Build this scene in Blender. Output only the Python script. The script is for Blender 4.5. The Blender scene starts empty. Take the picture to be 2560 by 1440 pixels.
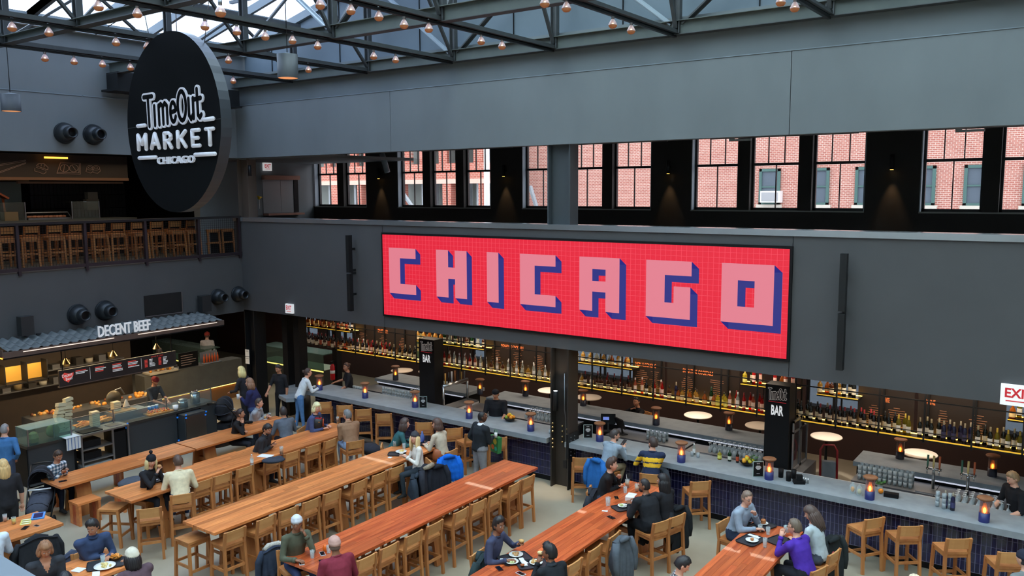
import bpy, math, random
import numpy as np
from mathutils import Vector, Matrix

C = bpy.context.scene.collection
S = bpy.context.scene
R = math.radians
rnd = random.Random(7)

# ---------------------------------------------------------------- camera, sky, exposure
YAW, PITCH, ROLL, FPX, EYE = R(35.648), R(6.6503), R(-0.3291), 2095.57, 6.5
_f = Vector((-math.sin(YAW)*math.cos(PITCH), math.cos(YAW)*math.cos(PITCH), -math.sin(PITCH)))
_r0 = Vector((math.cos(YAW), math.sin(YAW), 0)); _u0 = _r0.cross(_f)
_r = _r0*math.cos(ROLL) + _u0*math.sin(ROLL); _u = -_r0*math.sin(ROLL) + _u0*math.cos(ROLL)
cd = bpy.data.cameras.new('camera'); cam = bpy.data.objects.new('camera', cd); C.objects.link(cam)
cd.sensor_width = 36; cd.lens = FPX/2560*36; cd.clip_start = .05; cd.clip_end = 400
M4 = Matrix((_r, _u, -_f)).transposed().to_4x4(); M4.translation = (0, 0, EYE); cam.matrix_world = M4
S.camera = cam

w = bpy.data.worlds.new('sky'); S.world = w; w.use_nodes = True
nt = w.node_tree; bg = nt.nodes['Background']
tc = nt.nodes.new('ShaderNodeTexCoord'); mp = nt.nodes.new('ShaderNodeMapping'); nz = nt.nodes.new('ShaderNodeTexNoise')
cr = nt.nodes.new('ShaderNodeValToRGB')
mp.inputs['Scale'].default_value = (1, 1, 2.2); nz.inputs['Scale'].default_value = 5; nz.inputs['Detail'].default_value = 5
cr.color_ramp.elements[0].position = .38; cr.color_ramp.elements[0].color = (.66, .75, .88, 1)
cr.color_ramp.elements[1].position = .62; cr.color_ramp.elements[1].color = (.97, .98, 1, 1)
nt.links.new(tc.outputs['Generated'], mp.inputs['Vector']); nt.links.new(mp.outputs[0], nz.inputs['Vector'])
nt.links.new(nz.outputs[0], cr.inputs[0]); nt.links.new(cr.outputs[0], bg.inputs['Color'])
bg.inputs['Strength'].default_value = 9.0
S.view_settings.view_transform = 'Standard'; S.view_settings.look = 'None'
S.view_settings.gamma = 1; S.view_settings.use_curve_mapping = False
S.view_settings.exposure = 0.0
cy = S.cycles
cy.max_bounces = 7; cy.diffuse_bounces = 4; cy.glossy_bounces = 3; cy.transmission_bounces = 3
cy.transparent_max_bounces = 10; cy.caustics_reflective = False; cy.caustics_refractive = False
cy.sample_clamp_indirect = 5; cy.use_denoising = True; cy.blur_glossy = .5

def area(loc, sx, sy, energy, col=(1, 1, 1), rot=(0, 0, 0), portal=False, spread=180, name='area_light'):
    l = bpy.data.lights.new(name, 'AREA'); l.shape = 'RECTANGLE'; l.size = sx; l.size_y = sy; l.energy = energy; l.color = col
    l.spread = R(spread)
    if portal: l.cycles.is_portal = True
    o = bpy.data.objects.new(name, l); o.location = loc; o.rotation_euler = rot; C.objects.link(o); return o
def spot(loc, target, energy, angle, col=(1, .75, .5), blend=.5, r=.03, name='spot_light'):
    l = bpy.data.lights.new(name, 'SPOT'); l.energy = energy; l.color = col; l.spot_size = R(angle); l.spot_blend = blend; l.shadow_soft_size = r
    o = bpy.data.objects.new(name, l); o.location = loc
    o.rotation_euler = (Vector(target)-Vector(loc)).to_track_quat('-Z', 'Y').to_euler(); C.objects.link(o); return o
def point(loc, energy, col=(1, .7, .4), r=.04):
    l = bpy.data.lights.new('point_light', 'POINT'); l.energy = energy; l.color = col; l.shadow_soft_size = r
    o = bpy.data.objects.new('point_light', l); o.location = loc; C.objects.link(o); return o
# recessed ceiling lamps under the mezzanines (on the real ceilings)
WARM = (1, .72, .45)
for x in (-17, -12.5, -8, -3.5): area((x, 18.4, 3.0), 2.2, .5, 40, (1, .82, .65))
for x in (-16, -11.5, -7, -2.5): area((x, 16.45, 3.0), 3.6, .15, 30, (1, .8, .6))
for y in (8.6, 10.4, 12.4): area((-20.9, y, 2.75), .3, 1.6, 55, (1, .74, .42))
area((-23.6, 14.6, 2.95), 2, 2, 26, (1, .85, .7)); area((-21.5, 18, 2.95), 2, 2, 30, (.95, 1, .95))
area((-23.2, 11.5, 7.35), 1.5, 6, 26, (1, .72, .45))
for x in (-8.0, -4.88, -2.95, -12.3, -15.3): spot((x, 18.4, 3.0), (x, 18.75, 1.05), 170, 26, (1, .93, .85), .3)

# ---------------------------------------------------------------- helpers
def ray(px, py): return _f*FPX + _r*(px-1280) - _u*(py-720)
def G(px, py, z=0): d = ray(px, py); return Vector((0, 0, EYE)) + d*((z-EYE)/d.z)
def YP(px, py, Y): d = ray(px, py); return Vector((0, 0, EYE)) + d*(Y/d.y)
def XP(px, py, X): d = ray(px, py); return Vector((0, 0, EYE)) + d*(X/d.x)

def lin(c):
    return tuple(((x/255)/12.92 if x/255 <= .04045 else ((x/255+.055)/1.055)**2.4) for x in c[:3]) + (1,)
_M = {}
def mat(name, col=(128, 128, 128), rough=.6, metal=0, emit=None, es=1, noise=None, bump=0, var=0, alpha=None, spec=None, stretch=(1, 1, 1), coat=0):
    """noise=(scale, amount, other colour); var = value spread from object to object"""
    if name in _M: return _M[name]
    m = bpy.data.materials.new(name); m.use_nodes = True; _M[name] = m
    n = m.node_tree.nodes; L = m.node_tree.links; b = n['Principled BSDF']
    b.inputs['Base Color'].default_value = lin(col); b.inputs['Roughness'].default_value = rough; b.inputs['Metallic'].default_value = metal
    if spec is not None: b.inputs['Specular IOR Level'].default_value = spec
    if coat: b.inputs['Coat Weight'].default_value = coat
    m.diffuse_color = lin(col)
    if emit is not None:
        b.inputs['Emission Color'].default_value = lin(emit); b.inputs['Emission Strength'].default_value = es
    src = None
    if noise:
        t = n.new('ShaderNodeTexCoord'); mp = n.new('ShaderNodeMapping'); z = n.new('ShaderNodeTexNoise'); rp = n.new('ShaderNodeValToRGB')
        mp.inputs['Scale'].default_value = stretch; z.inputs['Scale'].default_value = noise[0]; z.inputs['Detail'].default_value = 4
        L.new(t.outputs['Object'], mp.inputs[0])
        if var:
            oi = n.new('ShaderNodeObjectInfo'); cm = n.new('ShaderNodeVectorMath'); cm.operation = 'SCALE'; cm.inputs[0].default_value = (7, 5, 3)
            L.new(oi.outputs['Random'], cm.inputs['Scale']); L.new(cm.outputs[0], mp.inputs['Location'])
        L.new(mp.outputs[0], z.inputs['Vector'])
        rp.color_ramp.elements[0].position = .5-noise[1]; rp.color_ramp.elements[1].position = .5+noise[1]
        rp.color_ramp.elements[0].color = lin(col); rp.color_ramp.elements[1].color = lin(noise[2])
        L.new(z.outputs[0], rp.inputs[0]); src = rp.outputs[0]
        if bump:
            bu = n.new('ShaderNodeBump'); bu.inputs['Strength'].default_value = bump; bu.inputs['Distance'].default_value = .01
            L.new(z.outputs[0], bu.inputs['Height']); L.new(bu.outputs[0], b.inputs['Normal'])
    if var:
        oi = n.new('ShaderNodeObjectInfo'); mr = n.new('ShaderNodeMapRange'); hs = n.new('ShaderNodeHueSaturation')
        mr.inputs['To Min'].default_value = 1-var; mr.inputs['To Max'].default_value = 1+var*.7
        L.new(oi.outputs['Random'], mr.inputs['Value']); L.new(mr.outputs[0], hs.inputs['Value'])
        hs.inputs['Color'].default_value = lin(col)
        if src: L.new(src, hs.inputs['Color'])
        src = hs.outputs[0]
    if src: L.new(src, b.inputs['Base Color'])
    return m
def glass(name, col=(235, 245, 245), clear=.8, rough=.05):
    if name in _M: return _M[name]
    m = bpy.data.materials.new(name); m.use_nodes = True; _M[name] = m
    n = m.node_tree.nodes; L = m.node_tree.links; b = n['Principled BSDF']; out = n['Material Output']
    b.inputs['Base Color'].default_value = lin(col); b.inputs['Roughness'].default_value = rough; b.inputs['Specular IOR Level'].default_value = .8
    t = n.new('ShaderNodeBsdfTransparent'); mx = n.new('ShaderNodeMixShader'); lw = n.new('ShaderNodeLayerWeight'); lw.inputs[0].default_value = .5; fr = n.new('ShaderNodeMath'); fr.operation = 'POWER'; fr.inputs[1].default_value = 4; L.new(lw.outputs['Facing'], fr.inputs[0])
    t.inputs[0].default_value = lin(tuple(min(255, c+10) for c in col))
    ad = n.new('ShaderNodeMath'); ad.operation = 'ADD'; ad.use_clamp = True; ad.inputs[1].default_value = 1-clear
    ml = n.new('ShaderNodeMath'); ml.operation = 'MULTIPLY'; ml.inputs[1].default_value = .7; L.new(fr.outputs[0], ml.inputs[0]); L.new(ml.outputs[0], ad.inputs[0]); L.new(ad.outputs[0], mx.inputs[0]); L.new(t.outputs[0], mx.inputs[1]); L.new(b.outputs[0], mx.inputs[2])
    L.new(mx.outputs[0], out.inputs[0]); return m

def frame(d, up=Vector((0, 0, 1))):
    d = Vector(d).normalized()
    if abs(d.dot(up)) > .98: up = Vector((0, 1, 0)) if abs(d.y) < .9 else Vector((1, 0, 0))
    x = up.cross(d).normalized(); return x, d.cross(x), d          # side, up, along
_TXT = {}
def text_geo(s, off=0.0, res=2):
    k = (s, off)
    if k in _TXT: return _TXT[k]
    c = bpy.data.curves.new('lettering', 'FONT'); c.body = s; c.size = 1; c.offset = off; c.resolution_u = res; c.align_x = 'LEFT'
    o = bpy.data.objects.new('lettering', c); me = bpy.data.meshes.new_from_object(o)
    v = [tuple(p.co[:2]) for p in me.vertices]; f = [tuple(p.vertices) for p in me.polygons]
    x0 = min(p[0] for p in v); x1 = max(p[0] for p in v); y0 = min(p[1] for p in v); y1 = max(p[1] for p in v)
    v = [((p[0]-x0)/(x1-x0), (p[1]-y0)/(y1-y0)) for p in v]
    bpy.data.objects.remove(o); bpy.data.meshes.remove(me); _TXT[k] = (v, f, x1-x0, y1-y0); return _TXT[k]

class MB:
    def __init__(s): s.v = []; s.f = []; s.m = []; s.s = []
    def add(s, v, f, mi=0, sm=False, M=None):
        k = len(s.v)
        if M is not None: v = [M @ Vector(p) for p in v]
        s.v += [tuple(p) for p in v]
        for i, q in enumerate(f):
            s.f.append([k+j for j in q]); s.m.append(mi[i] if isinstance(mi, list) else mi); s.s.append(sm)
        return s
    def box(s, c, d, mi=0, M=None, rz=0):
        x, y, z = d[0]/2, d[1]/2, d[2]/2; cr_, sr = math.cos(rz), math.sin(rz)
        v = [(c[0]+a*x*cr_-b*y*sr, c[1]+a*x*sr+b*y*cr_, c[2]+e*z) for a in (-1, 1) for b in (-1, 1) for e in (-1, 1)]
        f = [(0, 1, 3, 2), (4, 6, 7, 5), (0, 4, 5, 1), (2, 3, 7, 6), (0, 2, 6, 4), (1, 5, 7, 3)]
        return s.add(v, f, mi, False, M)
    def b2(s, a, b, mi=0): return s.box([(a[i]+b[i])/2 for i in range(3)], [abs(a[i]-b[i]) for i in range(3)], mi)
    def beam(s, a, b, w_, h, mi=0, up=Vector((0, 0, 1))):
        a = Vector(a); b = Vector(b); x, y, d = frame(b-a, up)
        v = [p+x*i*w_/2+y*j*h/2 for p in (a, b) for i, j in ((-1, -1), (1, -1), (1, 1), (-1, 1))]
        return s.add(v, [(3, 2, 1, 0), (4, 5, 6, 7), (0, 1, 5, 4), (1, 2, 6, 5), (2, 3, 7, 6), (3, 0, 4, 7)], mi)
    def ring(s, pts, rx, n=8, mi=0, sm=True, side=None, cap=True, mis=None):
        """tube through pts; rx = radius, list of radii, or list of (rx, ry); side = sideways vector for ellipses"""
        pts = [Vector(p) for p in pts]; m = len(pts); V = []; F = []; MI = []
        if not isinstance(rx, (list, tuple)): rx = [rx]*m
        prev = Vector(side) if side is not None else None
        for i, p in enumerate(pts):
            d = (pts[min(i+1, m-1)]-pts[max(i-1, 0)]).normalized()
            if prev is None: x, y, _ = frame(d)
            else:
                x = prev-d*prev.dot(d)
                if x.length < 1e-4: x, y, _ = frame(d)
                x.normalize(); y = d.cross(x)
            prev = x
            a, b = rx[i] if isinstance(rx[i], (list, tuple)) else (rx[i], rx[i])
            V += [p+x*a*math.cos(t*2*math.pi/n)+y*b*math.sin(t*2*math.pi/n) for t in range(n)]
        for i in range(m-1):
            for t in range(n):
                F.append((i*n+t, i*n+(t+1) % n, (i+1)*n+(t+1) % n, (i+1)*n+t)); MI.append(mis[i] if mis else mi)
        if cap: F += [tuple(range(n-1, -1, -1)), tuple(range((m-1)*n, m*n))]; MI += [mis[0] if mis else mi, mis[-1] if mis else mi]
        return s.add(V, F, MI, sm)
    def lathe(s, prof, n=12, c=(0, 0, 0), mi=0, mis=None, sm=True, cap=True):
        """prof = [(r, z)...]"""
        m = len(prof); V = [(c[0]+r_*math.cos(t*2*math.pi/n), c[1]+r_*math.sin(t*2*math.pi/n), c[2]+z) for r_, z in prof for t in range(n)]
        F = []; MI = []
        for i in range(m-1):
            for t in range(n):
                F.append((i*n+t, i*n+(t+1) % n, (i+1)*n+(t+1) % n, (i+1)*n+t)); MI.append(mis[i] if mis else mi)
        if cap: F += [tuple(range(n-1, -1, -1)), tuple(range((m-1)*n, m*n))]; MI += [mis[0] if mis else mi, mis[-1] if mis else mi]
        return s.add(V, F, MI, sm)
    def ball(s, c, r, nu=10, nv=7, mi=0, M=None):
        rx, ry, rz = r if isinstance(r, (tuple, list)) else (r, r, r)
        V = [(0, 0, -1)]+[(math.cos(t*2*math.pi/nu)*math.sin(math.pi*k/nv), math.sin(t*2*math.pi/nu)*math.sin(math.pi*k/nv), -math.cos(math.pi*k/nv)) for k in range(1, nv) for t in range(nu)]+[(0, 0, 1)]
        V = [Vector((c[0]+a*rx, c[1]+b*ry, c[2]+e*rz)) for a, b, e in V]
        F = [(0, 1+(t+1) % nu, 1+t) for t in range(nu)]
        for k in range(nv-2):
            F += [(1+k*nu+t, 1+k*nu+(t+1) % nu, 1+(k+1)*nu+(t+1) % nu, 1+(k+1)*nu+t) for t in range(nu)]
        e = 1+(nv-1)*nu; F += [(e, e-nu+t, e-nu+(t+1) % nu) for t in range(nu)]
        return s.add(V, F, mi, True, M)
    def prism(s, poly, o, r, u, d, mi=0, side_mi=None):
        """poly [(a,b)] in the plane o + a*r + b*u, thickened by vector d"""
        o, r, u, d = Vector(o), Vector(r), Vector(u), Vector(d); n = len(poly)
        V = [o+r*a+u*b for a, b in poly]+[o+r*a+u*b+d for a, b in poly]
        F = [tuple(range(n-1, -1, -1)), tuple(range(n, 2*n))]+[(i, (i+1) % n, n+(i+1) % n, n+i) for i in range(n)]
        sm_ = mi if side_mi is None else side_mi
        return s.add(V, F, [mi, mi]+[sm_]*n)
    def text(s, t, o, r, u, wd, ht, mi=0, off=0.0, d=None):
        """lettering t filling wd x ht with its lower left corner at o"""
        v, f, _, _ = text_geo(t, off); o, r, u = Vector(o), Vector(r), Vector(u)
        V = [o+r*(a*wd)+u*(b*ht) for a, b in v]; s.add(V, f, mi)
        if d is not None:
            k = len(V); V2 = V+[p+Vector(d) for p in V]; ed = {}
            for q in f:
                for i in range(len(q)):
                    e = (q[i], q[(i+1) % len(q)]); ed[e] = 1
            F = [(b_, a_, a_+k, b_+k) for a_, b_ in ed if (b_, a_) not in ed]; s.add(V2, F, mi)
        return s
    def build(s, name, mats, parent=None, loc=None, rot=None, **tags):
        me = bpy.data.meshes.new(name); me.from_pydata(s.v, [], s.f)
        if not isinstance(mats, (list, tuple)): mats = [mats]
        for m in mats: me.materials.append(m)
        me.polygons.foreach_set('material_index', s.m); me.polygons.foreach_set('use_smooth', s.s); me.update()
        o = bpy.data.objects.new(name, me); C.objects.link(o)
        if parent is not None: o.parent = parent
        if loc is not None: o.location = loc
        if rot is not None: o.rotation_euler = (0, 0, rot) if not isinstance(rot, (tuple, list)) else rot
        for k, v in tags.items(): o[k] = v
        return o
def tag(o, label=None, cat=None, group=None, kind=None):
    for k, v in (('label', label), ('category', cat), ('group', group), ('kind', kind)):
        if v: o[k] = v
    return o
KIDS = {}
def thing(name, label, cat, loc=(0, 0, 0), rz=0, group=None):
    o = bpy.data.objects.new(name, None); o.empty_display_size = .1; C.objects.link(o)
    o.location = loc; o.rotation_euler = (0, 0, rz); return tag(o, label, cat, group)
def dup(root, loc=None, rz=None, label=None, group=None):
    r = root.copy(); C.objects.link(r)
    if loc is not None: r.location = loc
    if rz is not None: r.rotation_euler = (0, 0, rz)
    if label: r['label'] = label
    if group: r['group'] = group
    for ch in root.children:
        c = ch.copy(); C.objects.link(c); c.parent = r
        for g in ch.children:
            d = g.copy(); C.objects.link(d); d.parent = c
    return r
def part(mb, name, mats, parent, **k): return mb.build(name, mats, parent, **k)
def struct(mb, name, mats, parent=None):
    o = mb.build(name, mats, parent)
    if parent is None: o['kind'] = 'structure'
    return o
ORD = ['first', 'second', 'third', 'fourth', 'fifth', 'sixth', 'seventh', 'eighth', 'ninth', 'tenth', 'eleventh', 'twelfth', 'thirteenth', 'fourteenth', 'fifteenth', 'sixteenth', 'seventeenth', 'eighteenth', 'nineteenth', 'twentieth']
ORD += [t+'-'+o for t in ('twenty', 'thirty', 'forty') for o in ORD[:9]]

# ---------------------------------------------------------------- materials
SLATE_LIT = mat('slate_paint_skylit', (106, 112, 115), .75, noise=(1.3, .28, (114, 120, 123)), stretch=(1, 1, .5))  # upper walls: stronger skylight put into the colour of the one wall paint
SLATE_LOW = mat('slate_paint_dim', (74, 74, 76), .75, noise=(1.1, .3, (79, 79, 81)))  # same wall paint, darker copy for the part that gets less skylight
DARK = mat('dark_wall', (34, 32, 32), .8, spec=.2, noise=(2, .3, (40, 37, 36)))
BLACK = mat('black_paint', (20, 20, 22), .6, spec=.2)
BLACKM = mat('black_steel', (30, 31, 33), .45, .3)
STEEL_D = mat('truss_steel', (62, 65, 67), .5, .2, noise=(6, .3, (74, 76, 77)))
BEAM = mat('girder_paint', (96, 102, 97), .6, noise=(3, .3, (82, 90, 88)))
CHROME = mat('brushed_steel', (190, 192, 195), .28, 1)
SILVER = mat('dull_steel', (150, 152, 155), .4, .9)
CONC = mat('polished_concrete', (152, 142, 122), .42, noise=(.9, .2, (172, 162, 142)), bump=.02)
CTOP = mat('zinc_grey_top', (128, 136, 142), .45, noise=(5, .25, (148, 156, 162)))
WHITE = mat('white', (235, 235, 235), .5)
WOOD = mat('stool_wood', (166, 98, 52), .5, noise=(7, .25, (200, 136, 78)), stretch=(1, 1, .25), var=.13)
WOODL = mat('stool_back_wood', (196, 134, 76), .5, noise=(6, .22, (214, 156, 98)), stretch=(.2, 1, 2), var=.12)
PLANK = mat('plank_wood', (172, 72, 36), .36, noise=(10, .18, (210, 106, 56)), stretch=(2.2, .18, 1), var=.28, coat=.15)
PLANKL = mat('plank_wood_light', (196, 112, 60), .4, noise=(10, .18, (226, 142, 80)), stretch=(2.2, .18, 1), var=.26, coat=.1)
GLOW = mat('warm_led', (255, 200, 90), .5, emit=(255, 196, 96), es=5)
GLOWW = mat('white_led', (255, 255, 255), .5, emit=(240, 244, 255), es=6)
ORANGE_L = mat('orange_lettering', (240, 130, 70), .5, emit=(240, 128, 70), es=.5)
CHALK = mat('tan_lettering', (170, 120, 90), .6, emit=(150, 100, 70), es=.08)
CLEAR = glass('clear_glass', (236, 244, 246), .8)
PANE = glass('pane_glass', (225, 236, 238), .93, .02)
RTINT = glass('sky_dimming_glass', (196, 206, 218), .93, .02)  # tint added to the roof panes in view, to hold down the sky
TINT = glass('outside_dimming_glass', (200, 200, 200), .93, .02)  # tint added to dim the bright outdoors behind the upper windows
# ---------------------------------------------------------------- floors, walls, roof
WL, WR = -20.4, 15.07            # the left wall faces +X, the bar wall faces -Y
def roofz(x): return 10.5+.24*(x+20.4)
fl = MB(); fl.b2((-30, -6.3, -.3), (9, 21, 0)); struct(fl, 'floor', CONC)
jn = MB()
for y in (2.5, 8.3, 14.1): jn.b2((-20, y, .0002), (9, y+.008, .001))
for x in (-18, -13.2, -8.0, -2.4): jn.b2((x, -6, .0002), (x+.008, 14.9, .001))
sf = struct(MB().b2((-30, 15.5, 3.12), (9, 19.75, 4.65)), 'floor_upper_right', DARK)
struct(MB().b2((-30, -6.3, 3.12), (WL-.32, 15.5, 4.65)), 'floor_upper_left', mat('upper_floor', (92, 96, 92), .45))
street = struct(MB().b2((-90, 21.2, -.4), (40, 60, -.05)), 'ground_street', mat('street', (188, 190, 194), .8))

# bar wall (right): upper band, upper panels, lower panels
wr = struct(MB().b2((WL, 15.2, 8.9), (9, 15.5, 9.75)), 'wall_right', SLATE_LIT)
def joints(xs, y, z0, z1, name, m, par, thick=.3, axis='x'):
    for a, b in zip(xs[:-1], xs[1:]):
        q = MB()
        if axis == 'x': q.b2((a+.006, y, z0), (b-.006, y+thick, z1))
        else: q.b2((y-thick, a+.006, z0), (y, b-.006, z1))
        part(q, name, m, par)
ja, jb = YP(976, 300, WR).x, YP(1974, 300, WR).x
joints([WL-.3, ja, jb, 2.2, 9], WR, 7.45, 8.9, 'panel', SLATE_LIT, wr)
part(MB().b2((WL, WR+.02, 7.46), (9, WR+.32, 8.89)), 'backing', BLACK, wr)
part(MB().b2((WL, WR-.012, 8.895), (9, WR+.13, 8.91)), 'edge_strip', mat('pale_edge', (120, 130, 136), .5), wr)
ja, jb = YP(956, 575, WR).x, YP(1983, 590, WR).x
joints([WL-.3, ja, jb, 2.2, 9], WR, 3.1, 5.66, 'panel', SLATE_LOW, wr)
part(MB().b2((WL, WR+.02, 3.12), (9, WR+.3, 5.6)), 'backing', BLACK, wr)
part(MB().b2((WL-.3, WR-.03, 5.66), (9, WR+.36, 5.77)), 'ledge_cap', mat('ledge_metal', (190, 194, 198), .2, .8), wr)
# clerestory wall above the girder
wc = struct(MB(), 'wall_clerestory', DARK)
bpy.data.objects.remove(wc)
cl = MB(); p = [(WL, 9.3), (9, 9.3), (9, roofz(9)-.05), (WL, roofz(WL)-.05)]
cl.prism(p, (0, 15.45, 0), (1, 0, 0), (0, 0, 1), (0, .15, 0)); wc = struct(cl, 'wall_clerestory', mat('clerestory_grey', (96, 108, 118), .6, noise=(.8, .3, (110, 124, 134))))
for x in (-19.2, -16.5, -13.75, -11.0, -8.3, -5.5, -2.8, 0): part(MB().b2((x, 15.43, 9.5), (x+.02, 15.46, roofz(x)-.1)), 'seam', BLACK, wc)

# left wall
wl = struct(MB().b2((WL-.3, -6.3, 8.82), (WL-.04, 15.5, 10.3)), 'wall_left', SLATE_LIT)
part(MB().b2((WL-.3, -6.3, 7.45), (WL, 15.07, 8.81)), 'panel', SLATE_LIT, wl)
e1 = MB()
for a, b in ((8.2, 10.7), (10.74, 13.2)): e1.b2((WL-.03, a, 8.81), (WL+.012, b, 8.83))
part(e1, 'edge_strip', mat('pale_edge'), wl)
part(MB().b2((WL-.3, -6.3, 3.05), (WL, 15.07, 4.66)), 'panel', SLATE_LOW, wl)
part(MB().b2((WL-.45, -6.3, 10.3), (WL+.1, 15.5, 10.46)), 'sill', mat('roof_sill', (190, 200, 205), .5), wl)
# dark stub beams on the left wall under the roof
for y, z in ((XP(318, 180, WL).y, 9.0), (14.3, 8.85)):
    t = thing('stub_beam', 'short black box beam on the grey left wall, '+('left of the oval sign' if z > 8.9 else 'in the corner'), 'beam', (WL, y, z))
    part(MB().b2((0, -.55, 0), (.5, .55, .42)), 'beam_box', BLACKM, t); part(MB().b2((0, -.7, -.05), (.6, .55, 0)), 'flange', BLACKM, t)

# walls behind the camera and on the far right close the hall
PALE = mat('pale_bounce_wall', (176, 174, 170), .8)  # these unseen walls are made pale to bounce light onto the left wall
struct(MB().b2((-30, -6.6, 0), (9.3, -6.3, 16)), 'wall_near', PALE)
struct(MB().b2((9, -6.3, 0), (9.3, 21, 18)), 'wall_far_right', PALE)
# mezzanine the camera stands on, with its parapet corner
struct(MB().b2((-2.6, -6.3, 4.35), (9, .2, 4.65)), 'floor_mezzanine', CONC)
a, b = G(-60, 1350, 5.72), G(100, 1446, 5.72); d = (b-a).normalized(); n = Vector((d.y, -d.x, 0))
if n.dot(Vector((0, 0, 0))-a) < 0: n = -n
q = MB().prism([(0, 0), (1.2, 0), (1.2, .35), (0, .35)], a-Vector((0, 0, .05)), d, n, (0, 0, .05))
o = part(q, 'parapet_ledge', mat('ledge_near', (88, 97, 110), .55), None); tag(o, 'grey parapet ledge in the near corner at the bottom left', 'ledge')
q = MB().prism([(0, .03), (1.2, .03), (1.2, .3), (0, .3)], a-Vector((0, 0, 1.37)), d, n, (0, 0, 1.32)); part(q, 'parapet_wall', SLATE_LOW, o)

# columns
def hcol(name, x0, x1, y0, y1, z0, z1, m, label):
    t = thing(name, label, 'column', ((x0+x1)/2, (y0+y1)/2, z0)); h = z1-z0; w_, d_ = (x1-x0)/2, (y1-y0)/2
    part(MB().b2((-w_, -d_, 0), (-w_+.03, d_, h)), 'flange', m, t); part(MB().b2((w_-.03, -d_, 0), (w_, d_, h)), 'flange', m, t)
    part(MB().b2((-w_+.03, -.02, 0), (w_-.03, .02, h)), 'web', m, t); return t
COLM = mat('column_steel', (74, 80, 85), .5, .2)
hcol('steel_column', -9.9, -9.33, 15.12, 15.45, 5.77, 7.5, COLM, 'grey steel column standing on the ledge between the upper windows')
cb = hcol('steel_column', -9.76, -9.3, 15.02, 15.42, 0, 3.1, mat('column_bronze', (66, 62, 58), .45, .5), 'dark riveted steel column standing in the gap of the long bar')
br = MB()
for (x, y, z) in [(-.17, -.2, .9+i*.09) for i in (0, 1, 2, 4, 5, 6)]+[(-.02, -.04, 1.0+i*.12) for i in range(4)]+[(.1, -.04, .95+i*.12) for i in range(4)]:
    br.ball((x, y, z), .024, 8, 5)
part(br, 'rivets', mat('brass', (190, 160, 110), .3, .9), cb)['kind'] = 'stuff'
g = part(MB().b2((.2, -.24, .72), (.26, .2, 1.25)), 'gusset_plate', BLACKM, cb); r2 = MB()
for i in range(6):
    for y in (-.15, 0): r2.ball((.27, y, .78+i*.08), .014, 6, 4)
part(r2, 'rivets', SILVER, g)['kind'] = 'stuff'
part(MB().ring([(.06, -.08, 2.55), (.06, -.08, 1.75), (.1, -.09, 1.55), (.1, -.09, .62)], .011, 6), 'conduit', SILVER, cb)
part(MB().b2((.05, -.12, .45), (.14, -.05, .62)), 'junction_box', BLACKM, cb)
t = thing('column_spotlight', 'black cylinder uplight fixed to the riveted column', 'lamp', (-9.6, 14.98, 1.75))
part(MB().lathe([(.06, 0), (.06, .42), (.05, .43)], 14), 'lamp_body', BLACKM, t); part(MB().lathe([(.045, .425), (.045, .432)], 12), 'lens', GLOWW, t)
spot((-9.6, 14.93, 2.2), (-9.6, 15.06, 3.1), 14, 70, (1, .7, .42), .6); spot((-9.6, 14.93, 1.72), (-9.58, 14.85, 0), 60, 50, (1, .72, .42), .7)
cc = hcol('steel_column', -20.45, -20.0, 15.1, 15.5, 0, 3.1, BLACKM, 'black steel column in the corner beside the beef stall with notices on it')
for i, z in enumerate((1.72, 1.5)): part(MB().b2((-.23, -.215, z), (-.05, -.205, z+.2)).text('OCCUPANCY' if i == 0 else 'PERMIT', (-.21, -.217, z+.14), (1, 0, 0), (0, 0, 1), .14, .03, 1), 'notice', [WHITE, BLACK], cc)
hcol('steel_column', -20.75, -20.28, 15.3, 15.6, 4.65, 7.5, mat('column_taupe', (96, 84, 76), .6), 'taupe steel column at the balcony corner under the oval sign')
for x in (-19.4, -18.9): struct(MB().b2((x, 15.6, 0), (x+.22, 15.9, 3.1)), 'trim_1', BLACK)

# ---------------------------------------------------------------- roof trusses
CX = [-17.85, -15.1, -12.4, -9.68, -6.94, -4.13, -1.4, 1.33]; LY = [.8, 4.38, 7.95, 11.45, 15.07]; ZC = 9.4
def chord(i, x):
    t = thing('roof_truss', 'black steel roof truss with hanging bulbs, '+ORD[i]+' counting from the left wall', 'truss', (x, 0, ZC), group=None)
    for s in (-1, 1): part(MB().b2((s*.02, -2, 0), (s*.09, 15.1, .012)).b2((s*.02, -2, 0), (s*.032, 15.1, .09)), 'chord_angle', STEEL_D, t)
    part(MB().b2((-.03, -2, -.06), (.03, 15.0, -.02)), 'lamp_track', BLACKM, t)
    tz = roofz(x)-.35-ZC
    part(MB().b2((-.06, -2, tz), (.06, 15.3, tz+.12)), 'top_chord', STEEL_D, t)
    for k, y in enumerate(LY):
        part(MB().b2((-.075, y-.06, .02), (-.05, y+.06, tz)).b2((.05, y-.06, .02), (.075, y+.06, tz)).b2((-.05, y-.01, .02), (.05, y+.01, tz)), 'post', STEEL_D, t)
        if k:
            y0 = LY[k-1]; ym = (y+y0)/2
            part(MB().beam((0, y-.05, .12), (0, ym, tz), .07, .05), 'diagonal', STEEL_D, t)
            part(MB().beam((0, y0+.05, .12), (0, ym, tz), .07, .05), 'diagonal', STEEL_D, t)
    return t
for i, x in enumerate(CX): chord(i, x)
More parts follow.
